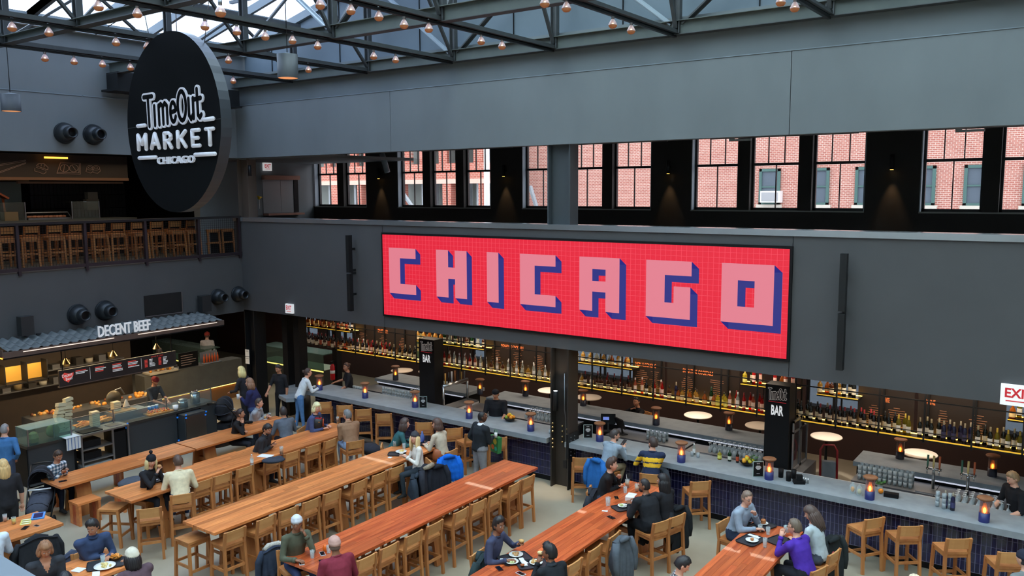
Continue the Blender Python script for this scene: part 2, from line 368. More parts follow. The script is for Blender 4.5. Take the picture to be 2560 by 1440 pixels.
def girder(y, i):
    nm = ['girder over the near tables', 'second girder', 'thin girder crossing behind the left pendant', 'middle girder across the hall', 'girder along the top of the bar wall']
    t = thing('roof_girder', 'grey-green steel I-beam '+nm[i]+' carrying the trusses', 'beam', (0, y, ZC))
    x0 = WL if i != 3 else WL; dz = .13 if i < 3 else .24
    part(MB().b2((x0, -.008, .0), (9, .008, dz)), 'web', BEAM, t)
    part(MB().b2((x0, -.1, -.012), (9, .1, .0)), 'flange', STEEL_D, t); part(MB().b2((x0, -.1, dz), (9, .1, dz+.012)), 'flange', BEAM, t)
    for j in (2, 4, 6):
        for s in (-1, 1):
            a = Vector((CX[j]+s*.12, 0, dz-.05)); k = 2.45; top = a+Vector((s*k, 0, k*.78))
            lt = STEEL_D if s > 0 else mat('pale_steel', (150, 160, 168), .4, .3)
            part(MB().beam(a, top, .1, .03).beam(a+Vector((0, .05, 0)), top+Vector((0, .05, 0)), .02, .09), 'diagonal', lt, t)
    part(MB().b2((x0, -.05, 2.3), (9, .05, 2.38)), 'top_rail', STEEL_D, t)
for i, y in enumerate(LY): girder(y, i)

# glazed roof
for iy, (y0, y1) in enumerate(((-6.2, -1), (-1, 4.3), (4.3, 9.6), (9.6, 15.4))):
    t = thing('roof_glazing', 'glazed roof bay with pale mullions, '+['nearest the camera', 'second from the camera', 'third from the camera', 'farthest, above the bar wall'][iy], 'skylight', (WL, y0, 10.5)); W = 29.2; rd = Vector((1, 0, .24)); n_ = 15; m_ = 4; dy = y1-y0
    fr_m = mat('mullion_grey', (128, 138, 144), .45)
    for k in range(m_+1):
        y = dy*k/m_; part(MB().beam((0, y, 0), (W, y, W*.24), .09, .2, 0, Vector((0, 0, 1))), 'rafter', fr_m, t)
    for k in range(n_+1):
        x = W*k/n_; part(MB().beam((x, 0, x*.24+.03), (x, dy, x*.24+.03), .09, .13), 'purlin', fr_m, t)
    for k in range(n_):
        for j in range(m_):
            xa, xb = W*k/n_+.05, W*(k+1)/n_-.05; ya, yb = dy*j/m_+.05, dy*(j+1)/m_-.05
            if k < 5 or True:
                part(MB().prism([(xa, ya), (xb, ya), (xb, yb), (xa, yb)], (0, 0, .1), (1, 0, .24), (0, 1, 0), (0, 0, .012)), 'glass_pane', RTINT if k < 4 else PANE, t)

# ---------------------------------------------------------------- upper floor behind the bar wall
YW = 19.4
struct(MB().b2((-23, 15.35, 8.0), (9, 20, 8.1)), 'ceiling', mat('upper_ceiling', (84, 80, 76), .8))
struct(MB().b2((-22.2, 15.35, 7.42), (-17.6, 19.4, 7.5)), 'ceiling_soffit', mat('upper_soffit', (112, 116, 118), .7))
wx = struct(MB().b2((-22.5, 15.0, 4.65), (-22.2, 19.75, 8)), 'wall_exit', mat('exit_wall', (118, 124, 129), .7))
part(MB().b2((-22.2, 15.3, 4.65), (-22.19, 19.4, 5.35)), 'wainscot', DARK, wx)
GR = [(-22.15, -19.67, 2), (-18.3, -14.65, 3), (-13.55, -9.57, 3), (-8.49, -4.45, 3), (-3.36, .68, 3), (1.8, 5.8, 3)]
WB = mat('window_wall_dark', (42, 38, 36), .75, noise=(2, .3, (47, 43, 40)))
ww = MB(); ww.b2((-22.2, YW, 4.65), (9, 19.75, 6.0)); ww.b2((-22.2, YW, 7.9), (9, 19.75, 8.1))
xs = [-22.2]+[v for g in GR for v in g[:2]]+[9]
for a, b in zip(xs[::2], xs[1::2]):
    if b-a > .1: ww.b2((a, YW, 6.0), (b, 19.75, 7.9))
struct(ww, 'wall_windows', WB)
JAMB = mat('window_jamb', (150, 162, 172), .6); FRB = mat('window_frame_black', (26, 27, 29), .5); SILL = mat('sill_grey', (150, 150, 145), .5)  # daylight on the window reveals is put into the pale jamb colour
for gi, (a, b, n) in enumerate(GR):
    t = MB().b2((a, YW-.015, 5.97), (b, 19.75, 6.0)).build('window_%d' % (gi+1), SILL); t['kind'] = 'structure'
    part(MB().b2((a, YW+.005, 6), (a+.02, 19.6, 7.9)).b2((b-.02, YW+.005, 6), (b, 19.6, 7.9)), 'jamb', JAMB, t)
    L = (b-a-.04-.3*(n-1))/n
    for k in range(n):
        x0 = a+.02+k*(L+.3); x1 = x0+L
        if k < n-1: part(MB().b2((x1, YW+.03, 6), (x1+.3, 19.7, 7.9)), 'mullion', WB, t)
        y = 19.62
        fm = MB().b2((x0, y-.04, 6), (x0+.05, y+.04, 7.9)).b2((x1-.05, y-.04, 6), (x1, y+.04, 7.9)).b2((x0, y-.04, 6), (x1, y+.04, 6.06)).b2((x0, y-.04, 7.84), (x1, y+.04, 7.9)).b2((x0, y-.05, 7.04), (x1, y+.03, 7.1))
        f_ = part(fm, 'sash', FRB, t)
        for q in (1, 2): xx = x0+L*q/3; part(MB().b2((xx-.01, y-.02, 7.1), (xx+.01, y+.02, 7.84)), 'glazing_bar', FRB, f_)
        part(MB().b2((x0+L/2-.01, y-.02, 6.06), (x0+L/2+.01, y+.02, 7.04)), 'glazing_bar', FRB, f_)
        for z0, z1 in ((6.06, 7.04), (7.1, 7.84)): part(MB().b2((x0+.05, y, z0), (x1-.05, y+.006, z1)), 'pane', TINT, f_)
# timber strip and lighting tracks under the upper ceiling
struct(MB().b2((-17.5, 15.45, 7.5), (9, 15.9, 7.62)), 'trim_2', mat('soffit_timber', (84, 62, 50), .7))
for i, x in enumerate((-13.8, -9.6, -5.6, -1.6)):
    t = thing('track_light', 'black ceiling track light under the upper ceiling, '+ORD[i]+' from the left', 'lamp', (x, 17.2, 7.55), group=None)
    part(MB().b2((-1.5, -.03, 0), (1.5, .03, .05)), 'track', BLACKM, t)
    for s in (-1.2, 1.2): part(MB().b2((s-.015, -.015, .05), (s+.015, .015, .45)), 'hanger', BLACKM, t)
    for s in (-.9, .2, 1.1): h = part(MB().lathe([(.04, .04), (.04, .14)], 10, (s, 0, 0)), 'lamp_head', BLACKM, t); part(MB().lathe([(.02, .032), (.02, .038)], 8, (s, -.05, 0)), 'lens', GLOW, h)
for i, x in enumerate((-6.4, -2.3, 1.4)):
    t = thing('ceiling_bracket', 'pale metal bracket hanging beside the upper ceiling track, '+ORD[i]+' from the left', 'bracket', (x, 16.6, 7.5))
    part(MB().b2((-.05, -.03, 0), (.05, .03, .5)), 'hanger', CTOP, t); part(MB().b2((-.05, -.03, -.04), (.4, .03, 0)), 'arm', CTOP, t)
# wall spots on the piers
for i, (x, px) in enumerate(((-19.0, 950), (-14.1, 1263), (-9.05, 1668), (-3.9, 2230))):
    t = thing('wall_spotlight', 'black cylinder downlight on the dark pier, '+ORD[i]+' from the left, warm pool of light below', 'lamp', (x, YW-.12, 7.05))
    part(MB().lathe([(.045, -.16), (.045, .16)], 12), 'lamp_body', BLACKM, t); part(MB().b2((-.02, .03, -.02), (.02, .12, .02)), 'bracket', BLACKM, t)
    part(MB().lathe([(.035, -.165), (.035, -.161)], 10), 'lens', GLOW, t)
    spot((x, YW-.15, 6.86), (x, YW-.02, 5.5), 26, 46, (1, .62, .28), .8)
# pipe, service window, exit sign, yellow valve, carts upstairs
for px, s in ((962, 1),):
    p = YP(962, 410, 18.6); tag(MB().ring([p+Vector((-.1, 0, .3)), p+Vector((.1, 0, -.25))], .09, 12).build('ceiling_duct', CTOP), 'pale round duct end hanging by the upper windows', 'duct')
t = thing('service_window', 'shuttered service window with wooden shelf and hood on the grey upper wall', 'hatch', (-22.2, 17.3, 5.82))
part(MB().b2((0, 0, .0), (.01, .7, 1.06)), 'shutter', mat('shutter_grey', (136, 142, 146), .4, .3), t); part(MB().b2((0, .71, .0), (.01, 1.4, 1.06)), 'shutter', mat('shutter_grey'), t)
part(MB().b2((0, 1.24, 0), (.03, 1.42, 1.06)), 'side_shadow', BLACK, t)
WDP = mat('pinkish_wood', (176, 126, 108), .6)
part(MB().b2((0, -.02, 1.06), (.14, 1.42, 1.2)), 'hood', WDP, t); part(MB().b2((0, -.02, -.08), (.28, 1.45, -.02)), 'shelf', WDP, t)
def exit_sign(loc, rz, label, arrow, wd=.34, ht=.26):
    t = thing('exit_sign', label, 'sign', loc, rz)
    W_ = mat('exit_white', (240, 238, 236), .5, emit=(235, 235, 235), es=.45); RD = mat('exit_red', (200, 40, 50), .5, emit=(200, 40, 50), es=.3)
    part(MB().box((0, .03, 0), (wd, .06, ht)), 'sign_box', W_, t)
    q = MB().text('EXIT', (-wd*.38, -.004, -ht*.12), (1, 0, 0), (0, 0, 1), wd*.76, ht*.46, 0, .03)
    if arrow: q.box((0, -.004, -ht*.28), (wd*.7, .002, ht*.05)).prism([(0, .05), (.09, 0), (0, -.05)], (wd*.3, -.004, -ht*.28), (1, 0, 0), (0, 0, 1), (0, -.002, 0))
    else: q.box((0, -.004, -ht*.28), (wd*.6, .002, ht*.06))
    part(q, 'lettering', RD, t)
p = YP(727, 771, WR); exit_sign((p.x, WR-.07, p.z), 0, 'white and red EXIT sign on the bar wall left of the red screen', False, .3, .26)
p = YP(2548, 988, WR); exit_sign((p.x, WR-.07, p.z), 0, 'large white and red EXIT sign with arrow at the right edge', True, .5, .33)
p = XP(668, 417, -22.15); exit_sign((-22.12, p.y, p.z), R(90), 'small white and red EXIT sign on the grey wall upstairs', False, .32, .26)
for i, (x0, x1) in enumerate(((963, 1045), (1133, 1265))):
    a, b = G(x0, 548, 5.62), G(x1, 548, 5.62); cxx = (a+b)/2; wd = abs(b.x-a.x)
    t = thing('serving_cart', ['dark steel serving cart with closed wooden side, left of the two by the upper windows', 'open steel serving cart with brass rail, right of the two by the upper windows'][i], 'cart', (cxx.x+.2, 17.4, 4.65))
    part(MB().b2((-wd*.5, -.3, .88), (wd*.5, .3, .94)), 'top', CHROME, t); part(MB().b2((-wd*.5, -.3, .3), (wd*.5, .3, .34)), 'shelf', SILVER, t)
    for s in (-1, 1):
        for u in (-1, 1): part(MB().b2((s*wd*.48-.015, u*.28-.015, 0), (s*wd*.48+.015, u*.28+.015, .88)), 'leg', CHROME, t)
    part(MB().ring([(wd*.5, -.3, .9), (wd*.62, -.3, .96), (wd*.62, .3, .96), (wd*.5, .3, .9)], .02, 6), 'handle', mat('brass'), t)
    if i == 0: part(MB().b2((-wd*.46, -.29, .3), (wd*.1, -.27, .86)), 'side_panel', mat('dark_wood', (92, 66, 48), .6), t)
t = thing('hose_valve', 'yellow handled standpipe valve on the upper corner wall', 'valve', XP(648, 495, -22.12))
part(MB().ball((0, 0, 0), .05, 8, 6).ring([(0, -.1, .06), (0, .1, .02)], .02, 6), 'valve_body', mat('yellow_brass', (230, 190, 40), .4, .3), t); part(MB().ring([(0, 0, -.05), (0, 0, -.35)], .015, 6), 'tag_strip', WHITE, t)
tag(MB().lathe([(.05, 0), (.05, .3)], 12, tuple(YP(625, 440, 15.2))).build('wall_lamp', BLACKM), 'slim black cylinder lamp on the taupe corner column upstairs', 'lamp')
# brick houses across the street
def brickmat(name, c1, c2, mortar, sc):
    m = bpy.data.materials.new(name); m.use_nodes = True; n = m.node_tree.nodes; L = m.node_tree.links
    t = n.new('ShaderNodeTexCoord'); mp = n.new('ShaderNodeMapping'); bt = n.new('ShaderNodeTexBrick'); mp.inputs['Rotation'].default_value = (R(90), 0, 0)
    mp.inputs['Scale'].default_value = (1, 1, 1)
    bt.inputs['Color1'].default_value = lin(c1); bt.inputs['Color2'].default_value = lin(c2); bt.inputs['Mortar'].default_value = lin(mortar)
    bt.inputs['Scale'].default_value = sc; bt.inputs['Mortar Size'].default_value = .022; bt.inputs['Brick Width'].default_value = .6; bt.inputs['Row Height'].default_value = .25
    L.new(t.outputs['Object'], mp.inputs[0]); L.new(mp.outputs[0], bt.inputs['Vector']); L.new(bt.outputs[0], n['Principled BSDF'].inputs['Base Color'])
    n['Principled BSDF'].inputs['Roughness'].default_value = .9; return m
BK = brickmat('pink_brick', (186, 122, 108), (170, 106, 94), (226, 210, 198), 3.0); BK2 = brickmat('red_brick', (180, 100, 84), (166, 90, 74), (206, 180, 164), 2.4)
t = thing('brick_building', 'pale brick house with green framed windows across the street, behind the right windows', 'building', (0, 40, 0))
xb = YP(1290, 500, 40).x
part(MB().b2((xb, 0, -.4), (14, .5, 13)), 'wall', BK, t)
TEAL = mat('teal_frame', (70, 104, 100), .6); GLD = mat('house_glass', (96, 108, 120), .15); STN = mat('pale_stone', (205, 200, 188), .7)
for k, (xa, xc) in enumerate(((1900, 1950), (2012, 2072), (2140, 2190), (2295, 2337), (2412, 2462), (2560, 2610), (2700, 2750))):
    a, b = YP(xa, 420, 40), YP(xc, 505, 40); z0, z1 = 5.75, 7.45
    w_ = part(MB().b2((a.x, -.1, z0), (a.x+.13, 0, z1)).b2((b.x-.13, -.1, z0), (b.x, 0, z1)).b2((a.x, -.1, z1-.13), (b.x, 0, z1)).b2((a.x, -.1, z0), (b.x, 0, z0+.1)).b2((a.x, -.08, (z0+z1)/2-.05), (b.x, 0, (z0+z1)/2+.02)), 'window', TEAL, t)
    part(MB().b2((a.x+.1, -.03, z0+.1), (b.x-.1, -.01, z1-.1)), 'pane', GLD, w_); part(MB().b2((a.x-.1, -.15, z0-.16), (b.x+.1, 0, z0)), 'window_sill', STN, t)
    if k == 0:
        tt = thing('air_conditioner', 'white window air conditioner in the green framed window across the street', 'air conditioner', (a.x+.2, 39.75, z0+.1))
        part(MB().b2((0, -.2, 0), (.95, .2, .55)), 'casing', WHITE, tt); part(MB().b2((.06, -.22, .06), (.85, -.2, .48)), 'grille', mat('grille_grey', (165, 168, 172), .6), tt)
t = thing('brick_building', 'red brick house with wide openings across the street, behind the left windows', 'building', (0, 36, 0))
q = MB(); zs0, zs1 = YP(1100, 448, 36).z, YP(1100, 409, 36).z
q.b2((-80, 0, zs0), (YP(1225, 500, 36).x, .4, zs1)); q.b2((-80, 0, zs1+1.2), (YP(1225, 500, 36).x, .4, 13)); part(q, 'wall', BK2, t)
part(MB().b2((-80, 1.2, 0), (YP(1225, 500, 36).x, 1.3, 13)), 'rear_wall', mat('dim_room', (120, 128, 124), .7), t)
for k, (xa, xc) in enumerate(((770, 778), (826, 847), (893, 903), (990, 1006), (1106, 1127), (1196, 1206))):
    a, b = YP(xa, 470, 36).x, YP(xc, 470, 36).x; part(MB().b2((a, 0, 0), (b, .5, zs0)), 'brick_pier', BK2, t)
for k, xa in enumerate((808, 872, 1042, 1066, 1150, 1180)):
    a = YP(xa, 470, 36).x; part(MB().b2((a-.08, .5, 0), (a+.08, 1.0, zs0)), 'window_post', CTOP, t)
part(MB().b2((-80, -.05, zs0-.25), (YP(1225, 500, 36).x, .4, zs0)), 'stone_lintel', mat('lintel_pink', (214, 176, 160), .7), t)
for z in (8.3,):
    for xa in (800, 830, 866, 900, 1000, 1040, 1088, 1130, 1175): a = YP(xa, 400, 36).x; part(MB().b2((a, .3, zs1), (a+.6, .5, zs1+1.2)), 'brick_pier', BK2, t)
a = YP(1217, 450, 30); tag(MB().ring([(a.x, 30, 0), (a.x, 30, 12)], .13, 10).build('street_pole', mat('pole_white', (220, 222, 225), .6)), 'white street pole outside the second upper window group', 'pole')
for k, (x0, x1) in enumerate(((995, 1040), (1325, 1345))):
    a, b = YP(x0, 465, 28), YP(x1, 530, 28); tag(MB().beam(a, b, .16, .1).build('stair_rail', CTOP), ['long', 'short'][k]+' slanting pale metal rail outside the '+['second', 'third']
        [k]+' upper window group', 'rail')
# ---------------------------------------------------------------- bulbs and pendants
BULBG = mat('amber_bulb', (176, 112, 74), .2, emit=(255, 150, 80), es=.06); BULBT = glass('bulb_glass', (225, 215, 222), .45, .1); FIL = mat('filament', (255, 210, 150), .5, emit=(255, 205, 140), es=10)
BULBS = {0: [(112, 143), (185, 151), (256, 158), (326, 166), (583, 200)], 1: [(30, 65), (122, 78), (290, 103), (368, 114), (571, 148), (771, 172)],
 2: [(246, 12), (343, 30), (512, 62), (592, 75), (663, 88), (731, 98), (794, 112), (934, 138), (989, 147)],
 3: [(551, 25), (800, 8), (877, 22), (947, 38), (1010, 58), (1072, 68), (1203, 100), (1255, 112)],
 4: [(1362, 3), (1416, 15), (1532, 57), (1578, 72)], 5: [(1952, 0), (1987, 15)]}
proto = None; nb = 0
for i, L_ in BULBS.items():
    for k, (px, py) in enumerate(L_):
        p = XP(px, py, CX[i])
        lab = 'amber tipped bulb, %s from the left on the %s truss from the left wall' % (ORD[k], ORD[i])
        if proto is None:
            proto = thing('light_bulb', lab, 'bulb', p, 0, 'bulbs hanging under the roof trusses')
            part(MB().lathe([(.022, .06), (.045, .03), (.075, -.03), (.07, -.045)], 10, cap=False), 'bulb_glass', BULBT, proto)
            part(MB().lathe([(.074, -.03), (.068, -.06), (.045, -.085), (.0, -.095)], 10, cap=False), 'bulb_tip', BULBG, proto)
            part(MB().lathe([(.026, .06), (.026, .13), (.012, .135)], 8), 'socket', SILVER, proto); part(MB().ball((0, 0, -.02), .02, 6, 4), 'filament', FIL, proto)
            part(MB().ring([(0, 0, .13), (0, .03, .2)], .008, 5), 'stem', BLACKM, proto)
        else: dup(proto, p, 0, lab)
def pendant(p, r, h, lab, ztop):
    t = thing('drum_pendant', lab, 'lamp', p)
    part(MB().lathe([(r, -h/2), (r, h/2), (r-.02, h/2), (r-.02, h/2-.01)], 28, cap=False), 'drum', mat('drum_grey', (62, 66, 70), .5), t)
    part(MB().lathe([(r-.005, h/2), (.02, h/2+.03)], 24, cap=False), 'cap', CTOP, t)
    part(MB().lathe([(r-.01, -h/2+.005), (.001, -h/2+.02)], 24, cap=False), 'diffuser', mat('copper_glow', (230, 150, 110), .4, emit=(255, 170, 110), es=.7), t)
    part(MB().ring([(0, 0, h/2), (0, 0, ztop-p.z)], .008, 5), 'cable', BLACKM, t)
p = G(719, 166, 8.75); pendant(p, .185, .42, 'grey drum pendant lamp with copper inside hanging right of the oval sign', roofz(p.x)-.2)
p = Vector((-17.85, 7.95, XP(38, 258, -17.85).z)); pendant(p, .175, .33, 'grey drum pendant lamp hanging at the far left under the truss', 9.38)

# ---------------------------------------------------------------- oval sign
sx, sy, sz, sr = -14.15, 9.05, 7.76, 1.63
t = thing('round_sign', 'huge round black hanging sign with white market lettering', 'sign', (sx, sy, sz), R(-3.5))
rot90 = Matrix.Rotation(R(90), 4, 'X'); q = MB(); n = 64
cs = [(math.cos(2*math.pi*i/n)*sr, math.sin(2*math.pi*i/n)*sr) for i in range(n)]
q.prism(cs, (0, 0, 0), (1, 0, 0), (0, 0, 1), (0, .21, 0), 0, 1)
SB = mat('sign_black', (14, 15, 16), .8, spec=.08); part(q, 'disc', [SB, mat('sign_rim', (66, 70, 76), .3, .3)], t)
part(MB().b2((-sr*.995, -.004, -.02), (sr*.995, 0, -.013)), 'seam', mat('seam_grey', (70, 74, 76), .5), t)
NW = mat('neon_white', (200, 203, 210), .5, emit=(215, 220, 232), es=.22)
def sg(px, py): v = YP(px, py, sy-.03); return (v.x-sx, v.z-sz)
bars = MB()
def bar(a, b, w_, mb=bars, y=-.035, mi=0):
    (x0, z0), (x1, z1) = a, b; mb.ring([(x0, y, z0), (x1, y, z1)], w_/2, 10, mi, True, cap=True)
    mb.ball((x0, y, z0), w_/2, 10, 6, mi); mb.ball((x1, y, z1), w_/2, 10, 6, mi)
for a, b in (((337, 315), (356, 313)), ((521, 300), (545, 297)), ((341, 395), (386, 393)), ((496, 387), (549, 385))):
    bars = MB(); bar(sg(*a), sg(*b), .075, bars); part(bars, 'underline', NW, t)
# MARKET in rounded strokes: each letter box given by its pixel corners on the sign
LET = {'M': [[(0, 0), (0, 1), (.5, .35), (1, 1), (1, 0)]], 'A': [[(0, 0), (.5, 1), (1, 0)], [(.22, .3), (.78, .3)]],
 'R': [[(0, 0), (0, 1), (.6, 1), (.95, .85), (.95, .62), (.6, .48), (0, .48)], [(.5, .48), (1, 0)]], 'K': [[(0, 0), (0, 1)], [(1, 1), (.08, .42)], [(.35, .6), (1, 0)]],
 'E': [[(1, 1), (0, 1), (0, 0), (1, 0)], [(0, .5), (.8, .5)]], 'T': [[(0, 1), (1, 1)], [(.5, 1), (.5, 0)]]}
for ch, (x0, y0, x1, y1) in zip('MARKET', ((339, 374, 358, 336), (375, 371, 394, 333), (412, 370, 428, 332), (449, 368, 468, 328), (489, 365, 506, 325), (527, 363, 545, 322))):
    m_ = MB(); a = sg(x0, y0); b = sg(x1, y1)
    for stroke in LET[ch]:
        pts = [(a[0]+(b[0]-a[0])*u_, a[1]+(b[1]-a[1])*v_) for u_, v_ in stroke]
        for p0, p1 in zip(pts[:-1], pts[1:]): bar(p0, p1, .07, m_)
    part(m_, 'letter', NW, t)
a = sg(391, 411); b = sg(492, 388)
part(MB().text('CHICAGO', (a[0], -.05, a[1]), (1, 0, 0), (0, 0, 1), b[0]-a[0], b[1]-a[1], 0, .012, (0, .045, 0)), 'lettering', NW, t)
# the tall outlined two-word logo: stroke skeletons drawn thick in white with a thinner black core
a = sg(353, 318); b = sg(516, 214); LW, LH = b[0]-a[0], b[1]-a[1]
def arc(cx, cz, rx, rz, a0, a1, n=10): return [(cx+rx*math.cos(R(a0+(a1-a0)*i/n)), cz+rz*math.sin(R(a0+(a1-a0)*i/n))) for i in range(n+1)]
LOGO = [[(.02, .93), (.17, .93)], [(.095, .93), (.1, .02)], [(.20, .62), (.2, .03)],
 [(.275, .62), (.275, .04)], [(.275, .55), (.31, .66), (.345, .58), (.345, .05)], [(.345, .55), (.38, .67), (.415, .58), (.415, .06)],
 [(.47, .36), (.55, .40)]+arc(.515, .37, .045, .29, 10, 330, 14), arc(.66, .52, .065, .43, 0, 360, 20),
 [(.77, .70), (.77, .22), (.80, .1), (.83, .22)], [(.84, .70), (.84, .12)], [(.905, .95), (.91, .2), (.935, .12), (.96, .2)], [(.86, .66), (.96, .68)]]
def flat_bar(a, b, w_, mb, y, th, mi=0):
    (x0, z0), (x1, z1) = a, b; an = math.atan2(z1-z0, x1-x0); P = []
    for k in range(7): t_ = an+math.pi/2+math.pi*k/6; P.append((x0+w_/2*math.cos(t_), z0+w_/2*math.sin(t_)))
    for k in range(7): t_ = an-math.pi/2+math.pi*k/6; P.append((x1+w_/2*math.cos(t_), z1+w_/2*math.sin(t_)))
    mb.prism(P, (0, y, 0), (1, 0, 0), (0, 0, 1), (0, -th, 0), mi)
lo, li = MB(), MB()
for k_, st in enumerate(LOGO):
    pts = [(a[0]+LW*u_, a[1]+LH*(v_*.97)) for u_, v_ in st]
    for p0, p1 in zip(pts[:-1], pts[1:]):
        wd = .15
        flat_bar(p0, p1, wd, lo, 0, .03); flat_bar(p0, p1, wd*.55, li, -.026, .007)
part(lo, 'logo_outline', NW, t); part(li, 'logo_core', SB, t)
wq = MB()
for dx in (-.9, .0, .9):
    wq.ring([(dx, .2, sr*math.sqrt(1-(dx/sr)**2)-.02), (dx*1.8, .2+(-.9 if dx <= 0 else .9)*0, ZC+2.2-sz)], .008, 5)
part(wq, 'steel_cable', SILVER, t)
tag(MB().ring([(-15.6, 8.5, 9.4), (-12.0, 10.5, 11.6)], .01, 5).ring([(-13.0, 8.6, 9.45), (-10.5, 10.0, 11.5)], .01, 5).build('bracing_wire', SILVER), 'thin steel bracing wires slanting above the oval sign', 'wire')
# orange piece: LED bar upstairs belongs to the sushi stall

# ---------------------------------------------------------------- LED screen with CHICAGO
bx0, bx1, bz0, bz1 = YP(960, 585, WR).x, YP(1977, 620, WR).x, YP(966, 785, WR).z, YP(962, 586, WR).z
yb = WR-.06
RED = mat('screen_red', (60, 4, 8), .5, emit=(238, 38, 62), es=.9); PINK = mat('screen_pink', (60, 30, 34), .5, emit=(234, 132, 148), es=.9); NAVY = mat('screen_navy', (8, 8, 30), .5, emit=(46, 48, 132), es=.9); GRID = mat('screen_grid', (60, 12, 18), .5, emit=(246, 84, 100), es=.9)
t = thing('led_screen', 'wide red LED screen showing CHICAGO in pink block letters', 'screen', (bx0, yb, bz0)); W_, H_ = bx1-bx0, bz1-bz0
part(MB().b2((-.05, .01, -.05), (W_+.05, .06, H_+.05)), 'frame', BLACK, t); part(MB().b2((0, 0, 0), (W_, .01, H_)), 'display', RED, t)
q = MB()
for i in range(1, 92): x = W_*i/92; q.b2((x-.003, -.001, 0), (x+.003, 0, H_))
for i in range(1, 19): z = H_*i/19; q.b2((0, -.001, z-.003), (W_, 0, z+.003))
part(q, 'grid_lines', GRID, t)['kind'] = 'stuff'
# letters on a pixel basis (columns in the photograph), unit polygons
BL = {'C': [(0, 0), (1, 0), (1, .22), (.42, .22), (.42, .78), (1, .78), (1, 1), (0, 1)],
 'H': [(0, 0), (.4, 0), (.4, .40), (.62, .40), (.62, 0), (1, 0), (1, 1), (.62, 1), (.62, .64), (.4, .64), (.4, 1), (0, 1)],
 'I': [(0, 0), (1, 0), (1, 1), (0, 1)], 'G': [(0, 0), (.98, 0), (.98, .56), (.62, .56), (.62, .27), (.42, .27), (.42, .75), (1, .75), (1, 1), (0, 1)]}
def quadp(px, py): v = YP(px, py, yb); return ((v.x-bx0), (v.z-bz0))
LT = [('C', 972, 619, 1041, 738), ('H', 1090, 624, 1168, 748), ('I', 1217, 630, 1247, 757), ('C', 1300, 634, 1389, 768), ('A', 1449, 641, 1548, 783), ('G', 1616, 649, 1727, 800), ('O', 1805, 657, 1932, 815)]
for ch, x0, y0, x1, y1 in LT:
    A, B = quadp(x0, y0), quadp(x1, y1); lx, lw, lz, lh = A[0], B[0]-A[0], B[1], A[1]-B[1]
    if ch == 'A': polys = [[(0, 0), (.33, 0), (.33, 1), (0, 1)], [(.66, 0), (1, 0), (1, 1), (.66, 1)], [(.33, .78), (.66, .78), (.66, 1), (.33, 1)], [(.33, .36), (.66, .36), (.66, .56), (.33, .56)]]
    elif ch == 'O': polys = [[(0, 0), (.32, 0), (.32, 1), (0, 1)], [(.64, 0), (1, 0), (1, 1), (.64, 1)], [(.32, .72), (.64, .72), (.64, 1), (.32, 1)], [(.32, 0), (.64, 0), (.64, .28), (.32, .28)]]
    else: polys = [BL[ch]]
    P = [[(lx+u_*lw, lz+v_*lh) for u_, v_ in p] for p in polys]; dx, dz = .15, -.13
    sh = MB()
    for p in P:
        n = len(p)
        for i in range(n):
            (xa, za), (xc, zc) = p[i], p[(i+1) % n]
            sh.add([(xa, -.002, za), (xc, -.002, zc), (xc+dx, -.002, zc+dz), (xa+dx, -.002, za+dz)], [(0, 1, 2, 3)])
        sh.add([(xx+dx, -.0025, zz+dz) for xx, zz in p], [tuple(range(n))])
    part(sh, 'letter_shadow', NAVY, t)
    lt = MB()
    for p in P: lt.add([(xx, -.005, zz) for xx, zz in p], [tuple(range(len(p)))])
    part(lt, 'letter', PINK, t)

# line array speakers
for i, (xa, ya, xc, yc) in enumerate(((884, 587, 893, 775), (2116, 632, 2110, 920))):
    a, b = YP(xa, ya, WR), YP(xc, yc, WR); h = a.z-b.z
    t = thing('column_speaker', 'tall slim black column speaker on the bar wall '+['left', 'right'][i]+' of the red screen', 'speaker', ((a.x+b.x)/2, WR-.2, b.z))
    part(MB().b2((-.055, -.06, 0), (.055, .06, h*.49)), 'speaker_body', BLACKM, t); part(MB().b2((-.055, -.06, h*.51), (.055, .06, h)), 'speaker_body', BLACKM, t)
    for z in (h*.2, h*.48, h*.52, h*.8): part(MB().b2((-.02, .06, z), (.02, .2, z+.06)), 'bracket', BLACKM, t)
# jet nozzles
def nozzle(px, py, lab, s=1):
    p = XP(px, py, WL); t = thing('air_nozzle', lab, 'vent', p, 0, 'round air nozzles on the left wall')
    m_ = mat('nozzle_metal', (50, 54, 58), .35, .5); M_ = Matrix.Rotation(R(90), 4, 'Y')
    def la(pr, nm, mm): q = MB().lathe([(r_*s, z*s) for r_, z in pr], 24, cap=False); q.v = [tuple(M_ @ Vector(v)) for v in q.v]; part(q, nm, mm, t)
    la([(.25, 0), (.255, .03), (.235, .06)], 'flange', m_); la([(.23, .03), (.225, .14), (.17, .24), (.15, .25)], 'dome', m_)
    la([(.16, .22), (.14, .32), (.125, .42), (.105, .42), (.09, .3)], 'nozzle_ring', m_); la([(.1, .33), (.001, .33)], 'throat', BLACK)
for k, (x, y, l) in enumerate(((160, 333, 'left one of the upper pair'), (232, 337, 'right one of the upper pair'), (193, 786, 'left one above the awning'), (261, 776, 'right one above the awning'), (543, 742, 'left one of the corner pair'), (594, 735, 'right one of the corner pair'))):
    nozzle(x, y, 'dark round air nozzle on the left wall, '+l, 1.0 if k < 4 else .9)
a, b = XP(359, 740, WL), XP(454, 779, WL); t = thing('access_panel', 'flat dark rectangular panel on the left wall above the awning', 'panel', (WL, a.y, b.z))
part(MB().b2((0, 0, 0), (.03, b.y-a.y, a.z-b.z)), 'cover', DARK, t); part(MB().b2((0, b.y-a.y, -.02), (.035, b.y-a.y+.02, a.z-b.z)).b2((0, 0, -.02), (.035, b.y-a.y, 0)), 'edge_trim', SILVER, t)
